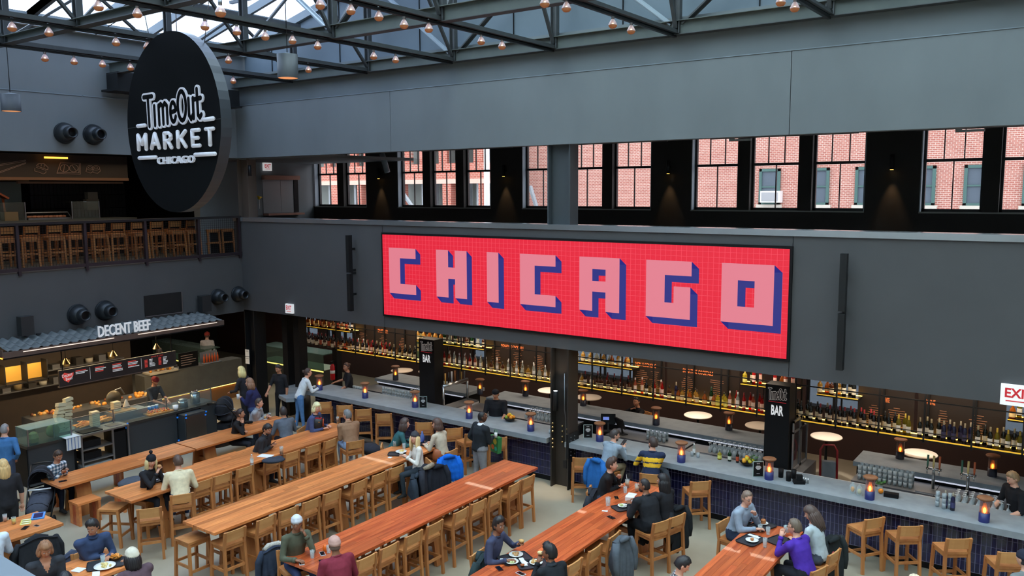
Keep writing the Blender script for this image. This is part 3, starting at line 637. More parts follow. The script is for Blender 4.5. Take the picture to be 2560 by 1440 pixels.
for x, y, l in ((53, 812, 'at the far left above the awning'), (500, 757, 'beside the corner nozzles')):
    p = XP(x, y, WL); t = thing('wall_speaker', 'black box speaker on the left wall '+l, 'speaker', p)
    M_ = Matrix.Rotation(R(-20), 4, 'Z')
    part(MB().prism([(-.14, -.22), (.14, -.22), (.14, .22), (-.14, .22)], (.32, 0, 0), (0, 1, 0), (0, 0, 1), (-.22, 0, 0)), 'speaker_box', mat('speaker_black', (38, 40, 42), .5), t); part(MB().b2((0, -.05, -.05), (.1, .05, .05)), 'bracket', BLACKM, t)
for x, y, l in ((98, 835, 'left'), (474, 782, 'right')):
    p = XP(x, y, WL); tag(MB().b2((0, -.07, -.02), (.06, .07, .02)).build('wall_fixture', mat('speaker_black'), loc=p), 'tiny black box fixture low on the left wall, the '+l+' one', 'fixture')

# ---------------------------------------------------------------- balcony railing
t = thing('balcony_railing', 'black balcony railing with wire mesh panels along the upper left floor', 'railing', (WL, 0, 4.66)); HR = 1.1
posts = [5.9, 7.45, 9.0, 10.56, 12.13, 13.69, 15.0]
part(MB().b2((-.16, 5.8, HR), (.06, 15.07, HR+.06)), 'handrail', BLACKM, t); part(MB().b2((-.05, 5.8, .04), (.04, 15.07, .12)), 'bottom_rail', mat('plum_black', (38, 28, 34), .5), t)
for y in posts: part(MB().b2((-.04, y-.03, -.05), (.05, y+.03, HR)), 'post', mat('plum_black'), t)
for a, b in zip(posts[:-1], posts[1:]):
    q = MB(); nv = int((b-a)/.065)
    for k in range(1, nv): y = a+(b-a)*k/nv; q.b2((-.003, y-.003, .12), (.003, y+.003, HR))
    for k in range(1, 16): z = .12+(HR-.12)*k/16; q.b2((-.003, a, z-.003), (.003, b, z+.003))
    part(q, 'wire_mesh', BLACKM, t)['kind'] = 'stuff'

# ---------------------------------------------------------------- upstairs sushi stall
XS = -24.6
t = thing('stall_counter', 'grey topped serving counter of the upper sushi stall', 'counter', (XS, 0, 4.65))
part(MB().b2((-.9, 5, 1.02), (.35, 14.2, 1.1)), 'top', mat('stall_grey_top', (96, 104, 104), .5), t); part(MB().b2((-.8, 5, 0), (.1, 14.1, 1.02)), 'front_panel', DARK, t)
t = thing('stall_header', 'brown header board with chalk drawings of sushi over the upper stall', 'sign', (XS+.4, 0, 6.85))
part(MB().b2((-.05, 5, .08), (0, 13.95, .72)), 'board', mat('header_brown', (56, 50, 46), .7), t); part(MB().b2((-.1, 5, 0), (.04, 13.95, .08)), 'trim', mat('header_wood', (128, 96, 74), .6), t)
part(MB().b2((-.3, 10.9, -.09), (-.2, 13.9, -.03)), 'lower_trim', mat('header_wood'), t)
CHK = mat('chalk_line', (160, 138, 130), .7); XX = XS+.4+.012
def hp(px, py): v = XP(px, py, XX); return (.012, v.y, v.z-6.85)
def zz(x, y): return (x/7.757, 380+y/7.757)     # detail crop -> photograph
def draw(name, *polys):
    q = MB()
    for pl in polys:
        P = [hp(*zz(*p)) for p in pl]
        for a, b in zip(P[:-1], P[1:]): q.beam(a, b, .022, .01)
    part(q, name, CHK, t)
def el(cx, cy, rx, ry, a0=0, a1=360, n=14): return [(cx+rx*math.cos(R(a0+(a1-a0)*i/n)), cy+ry*math.sin(R(a0+(a1-a0)*i/n))) for i in range(n+1)]
draw('chopsticks_drawing', [(-60, 250), (490, 155), (485, 180), (-60, 275)], [(-60, 400), (500, 205), (490, 225), (-60, 425)])
draw('nigiri_drawing', [(700, 270), (740, 225), (850, 225), (930, 300), (925, 345), (890, 335), (700, 270)], [(675, 310), (670, 370), (740, 390), (840, 425), (890, 400), (890, 360), (800, 330), (700, 300)], [(740, 235), (735, 265)], [(800, 235), (795, 275)], [(860, 255), (850, 300)])
draw('tray_drawing', [(1170, 210), (1560, 220), (1555, 435), (1100, 415), (1170, 210)], [(1120, 400), (1530, 405), (1535, 235)], el(1250, 315, 85, 70), el(1430, 315, 85, 70), [(1250, 250), (1230, 380)], [(1400, 260), (1470, 360)])
draw('rolls_drawing', el(1745, 305, 65, 45), el(1745, 305, 28, 20), el(1860, 310, 70, 45), el(1860, 310, 30, 20), [(1680, 310), (1665, 385), (1760, 410), (1800, 380)], [(1930, 320), (1945, 370), (1890, 415), (1800, 400), (1800, 340)])
p0 = XP(110, 394, XS+.6); p1 = XP(168, 389, XS+.6)
tag(MB().b2((XS+.6, p0.y, p0.z-.02), (XS+.63, p1.y, p0.z+.03)).build('led_tube', mat('amber_tube', (255, 170, 60), .5, emit=(255, 165, 60), es=3)), 'glowing amber light tube above the chalk drawings', 'lamp')
struct(MB().b2((-29.9, -6, 7.6), (WL-.3, 15.4, 7.7)), 'ceiling_upper_left', BLACK); struct(MB().b2((-30, -6, 4.65), (-29.8, 15.5, 7.7)), 'wall_upper_left', BLACK)
struct(MB().b2((-30, 16.5, 4.65), (-22.4, 16.7, 8.0)).b2((-30.1, 15.3, 4.3), (-29.9, 16.7, 8.0)).b2((-30.1, 15.3, 7.5), (-22.3, 16.7, 8.1)), 'wall_upper_end', BLACK); struct(MB().b2((-30, 15.3, 4.3), (-22.4, 16.7, 4.65)), 'floor_upper_corner', mat('upper_floor'))
struct(MB().b2((-30, 15.3, 7.6), (-22.3, 16.7, 7.7)), 'ceiling_upper_corner', BLACK)
tl = thing('tile_backsplash', 'glossy black vertical tile panel behind the sushi counter', 'panel', (-26.6, 0, 5.6)); TB = mat('black_gloss_tile', (22, 26, 32), .45)
for k in range(26):
    for j in range(3): part(MB().b2((0, 12.2+k*.115, j*.42), (.03, 12.305+k*.115, j*.42+.4)), 'tile', TB, tl)
a = XP(0, 455, -26.4); b = XP(55, 505, -26.4); tag(MB().b2((-26.45, a.y-2, b.z), (-26.4, b.y, a.z)).build('whiteboard', mat('greenish_panel', (122, 130, 122), .5)), 'pale greenish panel at the left end of the upper stall', 'panel')
tag(MB().b2((-26.0, a.y-2, a.z+.02), (-25.9, XP(68, 450, -26).y, a.z+.32)).build('wooden_soffit_board', mat('soffit_ochre', (120, 96, 66), .6)), 'ochre wooden board above the pale panel of the upper stall', 'panel')
t = thing('sushi_display', 'glass sushi display case standing on the upper counter', 'display case', (XS+.1, 0, 5.75))
y0, y1, y2 = XP(58, 520, XS).y, XP(175, 520, XS).y, XP(243, 520, XS).y
for ya, yb2 in ((y0-1.2, y0), (y1, y2)):
    part(MB().b2((-.01, ya, 0), (0, yb2, .5)), 'glass_front', PANE, t); part(MB().b2((-.5, ya, .48), (0, yb2, .49)), 'glass_top', PANE, t)
    for y in (ya, yb2): part(MB().b2((-.015, y-.012, 0), (.015, y+.012, .5)), 'frame_post', SILVER, t)
t = thing('food_warmer', 'low chrome sushi cabinet with food inside on the upper counter', 'display case', (XS-.1, 0, 5.75))
ya, yb2 = XP(70, 535, XS).y, XP(182, 535, XS).y; part(MB().b2((-.3, ya, 0), (.1, yb2, .05)), 'base', SILVER, t)
part(MB().ring([(0, ya, .04), (0, ya, .2), (0, yb2-.1, .2), (0, yb2, .04)], .018, 6), 'curved_frame', CHROME, t)
q = MB()
for k in range(16): q.ball((-.12+rnd.random()*.1, ya+.1+(yb2-ya-.2)*k/16, .08), (.05, .08, .04), 6, 4)
part(q, 'sushi', [mat('salmon', (216, 150, 120), .5)], t)['kind'] = 'stuff'
for k, (x, y, s) in enumerate(((228, 490, .3), (228, 508, .38))):
    p = XP(x, y, XS-.6); tag(MB().b2((p.x-.1, p.y-s/2, p.z-.2), (p.x+.1, p.y+s/2, p.z+.12)).build('carton', mat('grey_carton', (104, 98, 90), .7)), ['upper', 'lower'][k]+' grey carton stacked behind the upper glass case', 'box')
p = XP(23, 530, XS); tag(MB().box((p.x, p.y, 5.87), (.25, .35, .24)).build('wooden_crate', mat('pale_crate', (140, 124, 96), .7)), 'pale wooden box on the upper counter at the left', 'box')
p = XP(12, 500, XS-.3); t = thing('copper_stand', 'thin copper coloured stand with sloping top at the left of the upper counter', 'stand', (p.x, p.y, 5.75)); CU = mat('copper', (190, 104, 64), .35, .8)
part(MB().ring([(0, 0, 0), (0, -.05, .6)], .035, 8), 'post', CU, t); part(MB().beam((0, -.6, 1.0), (0, .05, .6), .3, .05), 'hood', CU, t)
t = thing('black_door', 'tall black door at the corner of the upper floor behind the oval sign', 'door', (-23.1, 16.44, 4.65), R(-90))
part(MB().b2((-.05, -1.1, 0), (0, -.1, 2.1)), 'door_leaf', mat('door_black', (44, 47, 50), .4), t); part(MB().ball((.03, -.2, 1.0), .03, 8, 6), 'handle', CHROME, t)
p = XP(521, 528, -23); tag(MB().b2((p.x-.03, p.y-.04, 5.3), (p.x+.03, p.y+.04, 6.15)).build('sign_post', mat('pale_post', (150, 154, 160), .5)), 'pale upright sign post at the end of the upper railing', 'post')
# ---------------------------------------------------------------- rooms beyond the bar and the stall
MAR = mat('maroon_wall', (54, 34, 32), .6, noise=(1.5, .3, (62, 40, 36)))
YB = 20.6; q = MB(); wins = [(-24.9, -23.6), (-23.2, -21.4), (-21.0, -19.6), (-16.4, -15.3), (-12.7, -10.5), (-5.9, -4.6), (-2.3, .9)]
q.b2((-30, YB, 0), (9, YB+.25, 1.2)); q.b2((-30, YB, 2.35), (9, YB+.25, 3.12)); xs = [-30]+[v for g in wins for v in g]+[9]
for a, b in zip(xs[::2], xs[1::2]): q.b2((a, YB, 1.2), (b, YB+.25, 2.35))
struct(q, 'wall_bar_rear', MAR)
for i, (a, b) in enumerate(wins):
    t = MB().b2((a, YB-.02, 1.15), (b, YB+.28, 1.21)).build('window_%d' % (20+i), FRB); t['kind'] = 'structure'
    part(MB().b2((a, YB+.1, 1.21), (a+.06, YB+.16, 2.35)).b2((b-.06, YB+.1, 1.21), (b, YB+.16, 2.35)).b2(((a+b)/2-.03, YB+.1, 1.21), ((a+b)/2+.03, YB+.16, 2.35)), 'frame', FRB, t)
    part(MB().b2((a, YB+.12, 1.21), (b, YB+.13, 2.35)), 'pane', glass('street_glass', (118, 124, 128), .93, .02), t)  # darker pane tint, added to dim the daylit street
struct(MB().b2((-30, -6, 0), (-29.7, 20.6, 3.12)), 'wall_stall_rear', DARK)
struct(MB().b2((-30, -6.6, 3.02), (WL-.3, 15.5, 3.12)), 'ceiling_stall', BLACK); struct(MB().b2((-30, 15.5, 3.02), (9, 21, 3.12)), 'ceiling_bar', BLACK)

# ---------------------------------------------------------------- the long bar
TILE = mat('navy_tile', (30, 31, 66), .14, var=.25, noise=(5, .3, (36, 37, 78)), coat=.3); GROUT = mat('grout', (168, 168, 204), .8)
def bar_counter(x0, x1, lab, n_single):
    t = thing('bar_counter', lab, 'bar', (0, 15, 0))
    part(MB().b2((x0, 0, .96), (x1, .92, 1.07)), 'counter_top', CTOP, t); part(MB().b2((x0+.1, .32, 0), (x1, .5, .14)), 'toe_kick', BLACK, t)
    part(MB().b2((x0+.04, .3, .12), (x1, .5, .96)), 'front_panel', GROUT, t)
    tw, th, g = .063, .155, .01; n = int((x1-x0-.05)/(tw+g)); me = None; fld = MB(); made = 0
    for k in range(n-1, -1, -1):
        for j in range(5):
            x = x0+.05+k*(tw+g); z = .135+j*(th+g)
            if x < -.25 and made < n_single:
                made += 1
                if me is None: o = part(MB().box((0, 0, 0), (tw, .012, th)), 'tile', TILE, t); me = o.data
                else: o = bpy.data.objects.new('tile', me); C.objects.link(o); o.parent = t
                o.location = (x+tw/2, .295, z+th/2)
            else: fld.box((x+tw/2, .295, z+th/2), (tw, .012, th))
    part(fld, 'tile_field', TILE, t)['kind'] = 'stuff'
    return t
bar_counter(-17.75, -9.85, 'left run of the long navy tiled bar, up to the riveted column', 60)
bar_counter(-9.38, 1.2, 'right run of the long navy tiled bar, from the riveted column on', 300)
t = thing('rounded_counter', 'lower grey counter with rounded end left of the long bar', 'counter', (0, 0, 0))
P = [G(px, py, .9) for px, py in ((765, 986), (735, 996), (715, 997), (698, 988), (690, 976), (697, 965), (718, 957), (745, 950), (772, 952))]
part(MB().prism([(p.x, p.y) for p in P][::-1], (0, 0, .8), (1, 0, 0), (0, 1, 0), (0, 0, .1)), 'counter_top', CTOP, t)
c = sum(P, Vector())/len(P); part(MB().lathe([(.2, 0), (.2, .8)], 16, (c.x+.3, c.y+.2, 0)), 'base', BLACKM, t)
for a, b, l in ((-5.2, -3.4, 'left'), (-2.6, 1.0, 'right')):
    tag(MB().b2((a, 15.93, .93), (b, 16.06, 1.0)).b2((a, 16.06, .8), (b, 16.08, 1.02)).build('speed_rail', mat('rail_white', (222, 212, 208), .35)), 'white metal rail along the back of the right bar run, '+l+' piece', 'rail')
# far counter
for a, b, l in ((-17.3, -13.9, 'left'), (-13.2, -5.5, 'middle'), (-3.95, 1.2, 'right')):
    t = thing('rear_counter', 'grey rear bar counter behind the working aisle, '+l+' piece', 'counter', (0, 17.2, 0))
    part(MB().b2((a, 0, .98), (b, .85, 1.07)), 'counter_top', CTOP, t); part(MB().b2((a+.05, .1, 0), (b-.05, .7, .98)), 'base', BLACK, t)
    part(MB().b2((a+.1, -.012, .955), (b-.1, .04, .975)), 'led_strip', mat('cool_led', (240, 240, 255), .5, emit=(235, 238, 255), es=.5), t)
# back bar cabinets in the aisle
for k, (a, b) in enumerate(((-17.2, -14.7), (-13.4, -10.2), (-9.2, -7.3), (-6.9, -5.5), (-3.8, -2.4), (-2.35, .8))):
    t = thing('back_bar_cabinet', 'dark steel back bar cabinet, '+ORD[k]+' from the left', 'cabinet', (a, 16.55, 0)); w_ = b-a
    part(MB().b2((0, 0, .08), (w_, .6, .86)), 'body', mat('cabinet_grey', (70, 72, 76), .4, .5), t); part(MB().b2((-.02, -.03, .86), (w_+.02, .62, .9)), 'top', SILVER, t)
    n = max(2, int(w_/.6))
    for j in range(n):
        dd = part(MB().b2((w_*j/n+.015, -.02, .12), (w_*(j+1)/n-.015, 0, .82)), 'door', mat('cabinet_door', (96, 98, 102), .4, .4), t)
        part(MB().b2((w_*(j+(j % 2 == 0))/n+(-.07 if j % 2 == 0 else .05), -.045, .5), (w_*(j+(j % 2 == 0))/n+(-.05 if j % 2 == 0 else .07), -.02, .75)), 'handle', CHROME, dd)
# hanging bottle shelf
SZ1, SZ2, YS = 1.9, 2.48, 16.6
shelf = thing('bottle_shelf', 'long black steel bottle shelf glowing yellow over the bar', 'shelf', (0, YS, 0))
XS0, XS1 = -18.2, 1.2
part(MB().b2((XS0, 0, SZ1-.035), (XS1, .36, SZ1)), 'lower_shelf', BLACKM, shelf)
part(MB().b2((XS0, -.012, SZ1-.004), (XS1, 0.0, SZ1+.012)).b2((XS0, .02, SZ1), (XS1, .05, SZ1+.004)), 'led_strip', mat('amber_led', (255, 205, 70), .5, emit=(255, 200, 60), es=.45), shelf)
part(MB().b2((XS0, .3, SZ1), (XS1, .34, SZ1+.006)), 'rear_led', mat('amber_led2', (255, 205, 90), .5, emit=(255, 196, 84), es=8), shelf)
for z in (SZ1+.13, SZ2+.13, 2.62, 3.0): part(MB().b2((XS0, -.02, z), (XS1, -.005, z+.014)), 'rail', BLACKM, shelf)
x = XS0
while x <= XS1: part(MB().b2((x-.015, -.03, SZ1-.06), (x+.015, 0, 3.1)).b2((x-.015, .36, SZ1-.06), (x+.015, .39, 3.1)).b2((x-.012, -.03, SZ1-.03), (x+.012, .39, SZ1-.01)), 'post', BLACKM, shelf); x += .78
def X_at(px, py, Y=YS): return YP(px, py, Y).x
OPEN = [(X_at(742, 800), X_at(876, 860)), (X_at(1040, 850), X_at(1210, 890)), (X_at(1436, 900), X_at(1580, 920)), (X_at(1852, 950), X_at(1990, 960)), (X_at(2042, 980), X_at(2145, 1000)), (X_at(2520, 1030), XS1)]
for a, b in OPEN:
    part(MB().b2((a, 0, SZ2-.03), (b, .36, SZ2)), 'upper_shelf', BLACKM, shelf); part(MB().b2((a, -.01, SZ2-.002), (b, 0, SZ2+.012)), 'led_strip', mat('amber_led'), shelf)
    part(MB().b2((a, .3, SZ2), (b, .34, SZ2+.006)), 'rear_led', mat('amber_led2'), shelf)
# menu boards hung at the back of the shelf
BD = mat('menu_board', (44, 34, 28), .55)
BDS = [(880, 1040, 815, [('DRAFT BEER', 945, 970, 824, 832)]), (1210, 1383, 860, [('SIGNATURE COCKTAILS', 1253, 1309, 863, 873)]), (1582, 1662, 900, [('NON-ALCOHOLIC', 1589, 1640, 907, 918)]),
 (1668, 1850, 905, [('SIGNATURE COCKTAILS', 1707, 1783, 923, 938)]), (2146, 2288, 975, [('WHITE', 2208, 2224, 998, 1003)]), (2296, 2518, 990, [('WINE', 2315, 2339, 1000, 1012)])]
YBD = YS+.4
for k, (xa, xb_, yt, tx) in enumerate(BDS):
    a, b = X_at(xa, yt, YBD), X_at(xb_, yt, YBD)
    t = thing('menu_board', 'dark brown menu board over the bar reading '+tx[0][0].replace('-', ' ').capitalize()+', '+('beside the left pillar' if k == 0 else 'left of the riveted column' if k == 1 else 'right of the riveted column' if k < 4 else 'right of the right pillar'), 'menu board', (a, YBD, SZ1+.02))
    zt = 1.12; part(MB().b2((0, 0, 0), (b-a, .02, zt)), 'board', BD, t)
    for s, x0, x1, y0, y1 in tx:
        p0, p1 = YP(x0, y1, YBD), YP(x1, y0, YBD); wz = p1.z-p0.z; z0 = (YP((x0+x1)/2, (y0+y1)/2, YBD).z)-SZ1-.02
        part(MB().text(s, (p0.x-a, -.004, z0-.045), (1, 0, 0), (0, 0, 1), p1.x-p0.x, .095, 0, .02), 'heading', ORANGE_L, t)
    q = MB(); zt = min([YP((x0+x1)/2, (y0+y1)/2, YBD).z for s, x0, x1, y0, y1 in tx])-SZ1-.16
    for cx_ in [(b-a)*f for f in ((.3, .7) if b-a < 1.7 else (.18, .5, .8))]:
        for j in range(9): wd = .1+rnd.random()*.22; zz_ = zt-j*.045; q.b2((cx_-wd/2, -.003, zz_), (cx_+wd/2, -.001, zz_+.011))
    part(q, 'small_print', CHALK, t)['kind'] = 'stuff'
# pillars with bar signs
for k, (x0, x1, l) in enumerate(((-14.46, -13.94, 'left'), (-5.36, -4.88, 'right'))):
    t = thing('bar_pillar', 'black square pillar with BAR sign over the counter, the '+l+' one', 'pillar', ((x0+x1)/2, 16.0, .9)); w_ = x1-x0
    part(MB().b2((-w_/2, 0, 0), (w_/2, .36, 1.8)), 'pillar_box', BLACK, t)
    part(MB().text('BAR', (-w_*.24, -.006, 1.2), (1, 0, 0), (0, 0, 1), w_*.5, .2, 0, .03), 'lettering', mat('sign_white', (235, 235, 235), .5, emit=(235, 235, 235), es=.5), t)
    part(MB().b2((-w_*.36, -.006, 1.46), (w_*.36, 0, 1.468)), 'red_line', mat('exit_red'), t)
    lg, lc = MB(), MB(); a = (-w_*.38, 1.5); LW2, LH2 = w_*.76, .24
    for k_, st in enumerate(LOGO):
        pts = [(a[0]+LW2*u_, a[1]+LH2*v_) for u_, v_ in st]
        for p0, p1 in zip(pts[:-1], pts[1:]):
            flat_bar(p0, p1, .034, lg, 0, .004); flat_bar(p0, p1, .016, lc, -.003, .003)
    part(lg, 'logo_outline', mat('logo_grey', (176, 170, 166), .5, emit=(176, 170, 166), es=.3), t); part(lc, 'logo_core', BLACK, t)

# ---------------------------------------------------------------- bottles
def bottle_mesh(kind, gcol, lab, cap, glow=0):
    gm = glass('bottle_%s_%d_%d_%d' % ((kind,)+tuple(gcol)), gcol, .6 if max(gcol) > 80 else .2, .1); lm = mat('label_%d_%d_%d' % lab, lab, .6); cm = mat('cap_%d_%d_%d' % cap, cap, .4)
    if kind == 'wine': pr = [(.0, 0), (.036, .002), (.037, .19), (.03, .225), (.014, .25), (.0135, .31), (.0, .312)]; mis = [0, 0, 0, 0, 2, 2]; lz = (.05, .145, .0378); cz = (.0145, .265, .313)
    elif kind == 'square': pr = [(.0, 0), (.042, .002), (.042, .15), (.034, .17), (.014, .19), (.014, .25), (.0, .252)]; mis = [0]*6; lz = (.03, .12, .0428); cz = (.016, .215, .254)
    elif kind == 'round': pr = [(.0, 0), (.046, .004), (.05, .09), (.04, .14), (.016, .18), (.014, .23), (.0, .232)]; mis = [0]*6; lz = (.03, .09, .0505); cz = (.017, .2, .235)
    else: pr = [(.0, 0), (.032, .002), (.032, .2), (.014, .25), (.013, .31), (.0, .312)]; mis = [0]*5; lz = (.05, .17, .0328); cz = (.0145, .275, .314)
    q = MB().lathe(pr, 10, mis=mis, cap=False); q.lathe([(lz[2], lz[0]), (lz[2], lz[1])], 10, mi=1, cap=False); q.lathe([(cz[0], cz[1]), (cz[0], cz[2]), (0, cz[2])], 8, mi=2, cap=False)
    me = bpy.data.meshes.new('bottle'); me.from_pydata(q.v, [], q.f); [me.materials.append(m) for m in (gm, lm, cm)]
    me.polygons.foreach_set('material_index', q.m); me.polygons.foreach_set('use_smooth', q.s); return me
def col(*a): return a
BT = dict(
 red=('wine', (34, 10, 14), (235, 225, 210), (150, 30, 34), 'dark red capped bottle with pale label'), dark=('tall', (22, 18, 18), (190, 80, 50), (30, 30, 30), 'dark slim bottle with orange label'),
 white=('tall', (205, 212, 208), (240, 240, 240), (230, 230, 230), 'clear bottle with white label'), gold=('square', (214, 168, 70), (236, 220, 180), (60, 40, 30), 'square golden bottle'),
 green=('wine', (36, 88, 44), (220, 220, 200), (30, 60, 36), 'green bottle with pale label'), amber=('round', (196, 110, 34), (228, 200, 140), (40, 24, 20), 'round amber bottle'),
 yellow=('square', (214, 196, 50), (230, 226, 120), (60, 60, 40), 'square yellow bottle'), crimson=('tall', (206, 36, 30), (236, 200, 190), (120, 20, 20), 'bright red bottle'),
 pink=('tall', (214, 120, 90), (240, 220, 210), (200, 190, 190), 'salmon pink bottle'), wine=('wine', (18, 20, 18), (226, 220, 200), (30, 30, 32), 'dark wine bottle with cream label'),
 winer=('wine', (20, 14, 16), (206, 190, 168), (176, 48, 56), 'dark wine bottle with red capsule'), wineb=('wine', (30, 30, 66), (60, 60, 100), (150, 140, 120), 'navy wine bottle'),
 winew=('wine', (26, 28, 24), (236, 236, 234), (148, 138, 110), 'dark wine bottle with white label'), wineg=('wine', (150, 140, 40), (236, 236, 230), (200, 170, 60), 'olive gold wine bottle with white label'),
 brown=('square', (110, 56, 26), (222, 206, 176), (34, 24, 20), 'square brown spirit bottle'), clear=('round', (200, 206, 200), (232, 228, 200), (90, 84, 70), 'round clear bottle'))
BM = {k: bottle_mesh(v[0], v[1], v[2], v[3]) for k, v in BT.items()}
SEG = [(742, 800, ['red', 'brown', 'red']), (800, 876, ['dark', 'red', 'brown', 'amber']), (880, 905, ['red', 'white']), (905, 995, ['red', 'crimson', 'winew']), (998, 1040, ['wine', 'winew']), (1075, 1108, ['green', 'green', 'wineb']),
 (1108, 1205, ['crimson', 'white', 'pink', 'white', 'white']), (1212, 1275, ['white', 'clear', 'brown', 'pink']), (1275, 1383, ['clear', 'gold', 'white', 'white', 'clear']),
 (1436, 1460, ['gold', 'clear']), (1460, 1500, ['red', 'brown', 'white']), (1500, 1578, ['brown', 'crimson', 'brown', 'red']), (1583, 1605, ['pink']), (1612, 1632, ['wine', 'green']), (1632, 1660, ['crimson', 'pink']),
 (1668, 1702, ['brown', 'wineb', 'amber']), (1702, 1748, ['gold', 'gold', 'amber']), (1757, 1790, ['amber', 'green']), (1790, 1820, ['yellow', 'yellow']), (1820, 1850, ['pink', 'crimson', 'white']), (1855, 1912, ['crimson', 'crimson', 'pink']),
 (1973, 2045, ['wine']), (2045, 2105, ['winer', 'winew']), (2105, 2192, ['winer']), (2192, 2240, ['wine']), (2240, 2278, ['wineg']), (2292, 2352, ['winew']), (2352, 2432, ['wineb']), (2436, 2485, ['winew', 'wine']), (2485, 2556, ['wineg', 'winew'])]
SEG2 = [(746, 874, ['amber', 'brown', 'dark', 'red']), (1042, 1105, ['gold', 'amber', 'gold']), (1108, 1205, ['green', 'white', 'clear', 'brown', 'green']), (1438, 1490, ['gold', 'clear']), (1505, 1576, ['gold', 'clear', 'amber']),
 (1856, 1882, ['yellow', 'green']), (1882, 1900, ['crimson']), (1932, 1984, ['crimson', 'amber', 'pink']), (2045, 2100, ['gold', 'amber', 'brown']), (2105, 2143, ['wine']), (2524, 2558, ['amber', 'wineg'])]
cnt = {}
def place_row(segs, z, shelfname, pitch):
    for xa, xb_, kinds in segs:
        ya = 890+(xa-1400)*.135+(-30 if z > 2.2 else 60)
        a, b = X_at(xa, ya, YS+.12), X_at(xb_, ya, YS+.12); n = max(2, int((b-a)/pitch))
        for i in range(n):
            k = kinds[i % len(kinds)]; o = bpy.data.objects.new('bottle', BM[k]); C.objects.link(o)
            o.location = (a+(b-a)*(i+.5)/n+rnd.uniform(-.008, .008), YS+.11+.13*(i % 2), z+.001); o.rotation_euler = (0, 0, rnd.random()*6)
            o.scale = (1.12, 1.12, 1.2); o['category'] = 'bottle'; cnt[k, z] = cnt.get((k, z), -1)+1; o['label'] = ORD[cnt[k, z]]+' '+BT[k][4]+' from the left on the '+shelfname+' bar shelf'; o['group'] = BT[k][4].replace('bottle', 'bottles')+' on the '+shelfname+' bar shelf'
place_row(SEG, SZ1, 'lower', .083); place_row(SEG2, SZ2, 'upper', .092)

# ---------------------------------------------------------------- glassware
GB = glass('glassware', (214, 222, 226), .55, .08)
def gmesh(pr, n=8):
    q = MB().lathe(pr, n, cap=False); me = bpy.data.meshes.new('drinking_glass'); me.from_pydata(q.v, [], q.f); me.materials.append(GB)
    me.polygons.foreach_set('use_smooth', q.s); return me
TUM = gmesh([(0, .004), (.032, .004), (.036, .1), (.033, .1), (.03, .012), (0, .012)]); WNG = gmesh([(.034, 0), (.006, .006), (.005, .075), (.036, .11), (.04, .15), (.03, .2)], 9)
def glasses(me, x0, x1, y0, y1, z, nx, ny, nz_, dz, lab, grp, inv=False, cat='glass'):
    for i in range(nx):
        for j in range(ny):
            for k in range(nz_):
                o = bpy.data.objects.new('drinking_glass' if me is TUM else 'wine_glass', me); C.objects.link(o)
                o.location = (x0+(x1-x0)*(i+.5)/nx, y0+(y1-y0)*(j+.5)/ny, z+k*dz+(.2 if inv else 0)); o.rotation_euler = (R(180) if inv else 0, 0, 0)
                o['category'] = cat; o['label'] = lab+', '+ORD[i]+' column'+(', '+['front', 'second', 'third', 'rear'][j]+' row' if ny > 1 else '')+(', '+['bottom', 'second', 'third', 'fourth'][k]+' layer' if nz_ > 1 else ''); o['group'] = grp
a, b = G(925, 985, 1.0), G(1035, 1000, 1.0)
glasses(TUM, -15.9, -14.6, 15.95, 16.2, .87, 14, 1, 4, .085, 'tumbler in the stack behind the second lantern', 'tumblers stacked behind the left bar run')
glasses(TUM, -17.3, -16.6, 15.95, 16.2, .92, 8, 1, 2, .085, 'tumbler at the far left end of the bar', 'tumblers at the far left end of the bar')
glasses(TUM, -3.75, -2.75, 16.6, 16.95, .9, 11, 2, 3, .088, 'tumbler stacked left of the beer taps', 'tumblers stacked on the right back bar cabinet')
glasses(WNG, -2.0, -.3, 15.97, 16.4, .96, 15, 4, 1, .1, 'upside down wine glass behind the right lantern', 'wine glasses behind the right end of the bar', True)
glasses(WNG, -6.8, -5.6, 16.6, 17.0, .9, 11, 4, 1, .1, 'upturned wine glass left of the right pillar', 'wine glasses left of the right pillar', True)
glasses(WNG, -11.6, -10.5, 16.6, 17.0, .9, 9, 4, 1, .1, 'upside down wine glass left of the riveted column', 'wine glasses left of the riveted column', True)
glasses(WNG, -15.4, -14.7, 16.6, 17.0, .9, 6, 4, 1, .1, 'upside down wine glass left of the left pillar', 'wine glasses left of the left pillar', True)
glasses(TUM, -8.3, -7.8, 16.65, 16.95, .9, 5, 2, 2, .09, 'clear tumbler by the dishwasher', 'tumblers by the dishwasher')
for a, b, y, l in ((-15.95, -14.55, 15.92, 'left bar run'), (-2.05, -.25, 15.94, 'right end of the bar')): tag(MB().b2((a, y, .94 if a > -5 else .84), (b, y+.45, .96 if a > -5 else .86)).b2((a, y, 0), (a+.03, y+.45, .8)).b2((b-.03, y, 0), (b, y+.45, .8)).build('glass_rack', SILVER), 'steel rack shelf carrying glasses behind the '+l, 'rack')
tag(MB().b2((-17.35, 15.92, .88), (-16.55, 16.3, .915)).b2((-17.35, 15.92, 0), (-17.32, 16.3, .9)).b2((-16.58, 15.92, 0), (-16.55, 16.3, .9)).build('glass_rack', SILVER), 'steel rack shelf carrying tumblers at the far left end of the bar', 'rack')

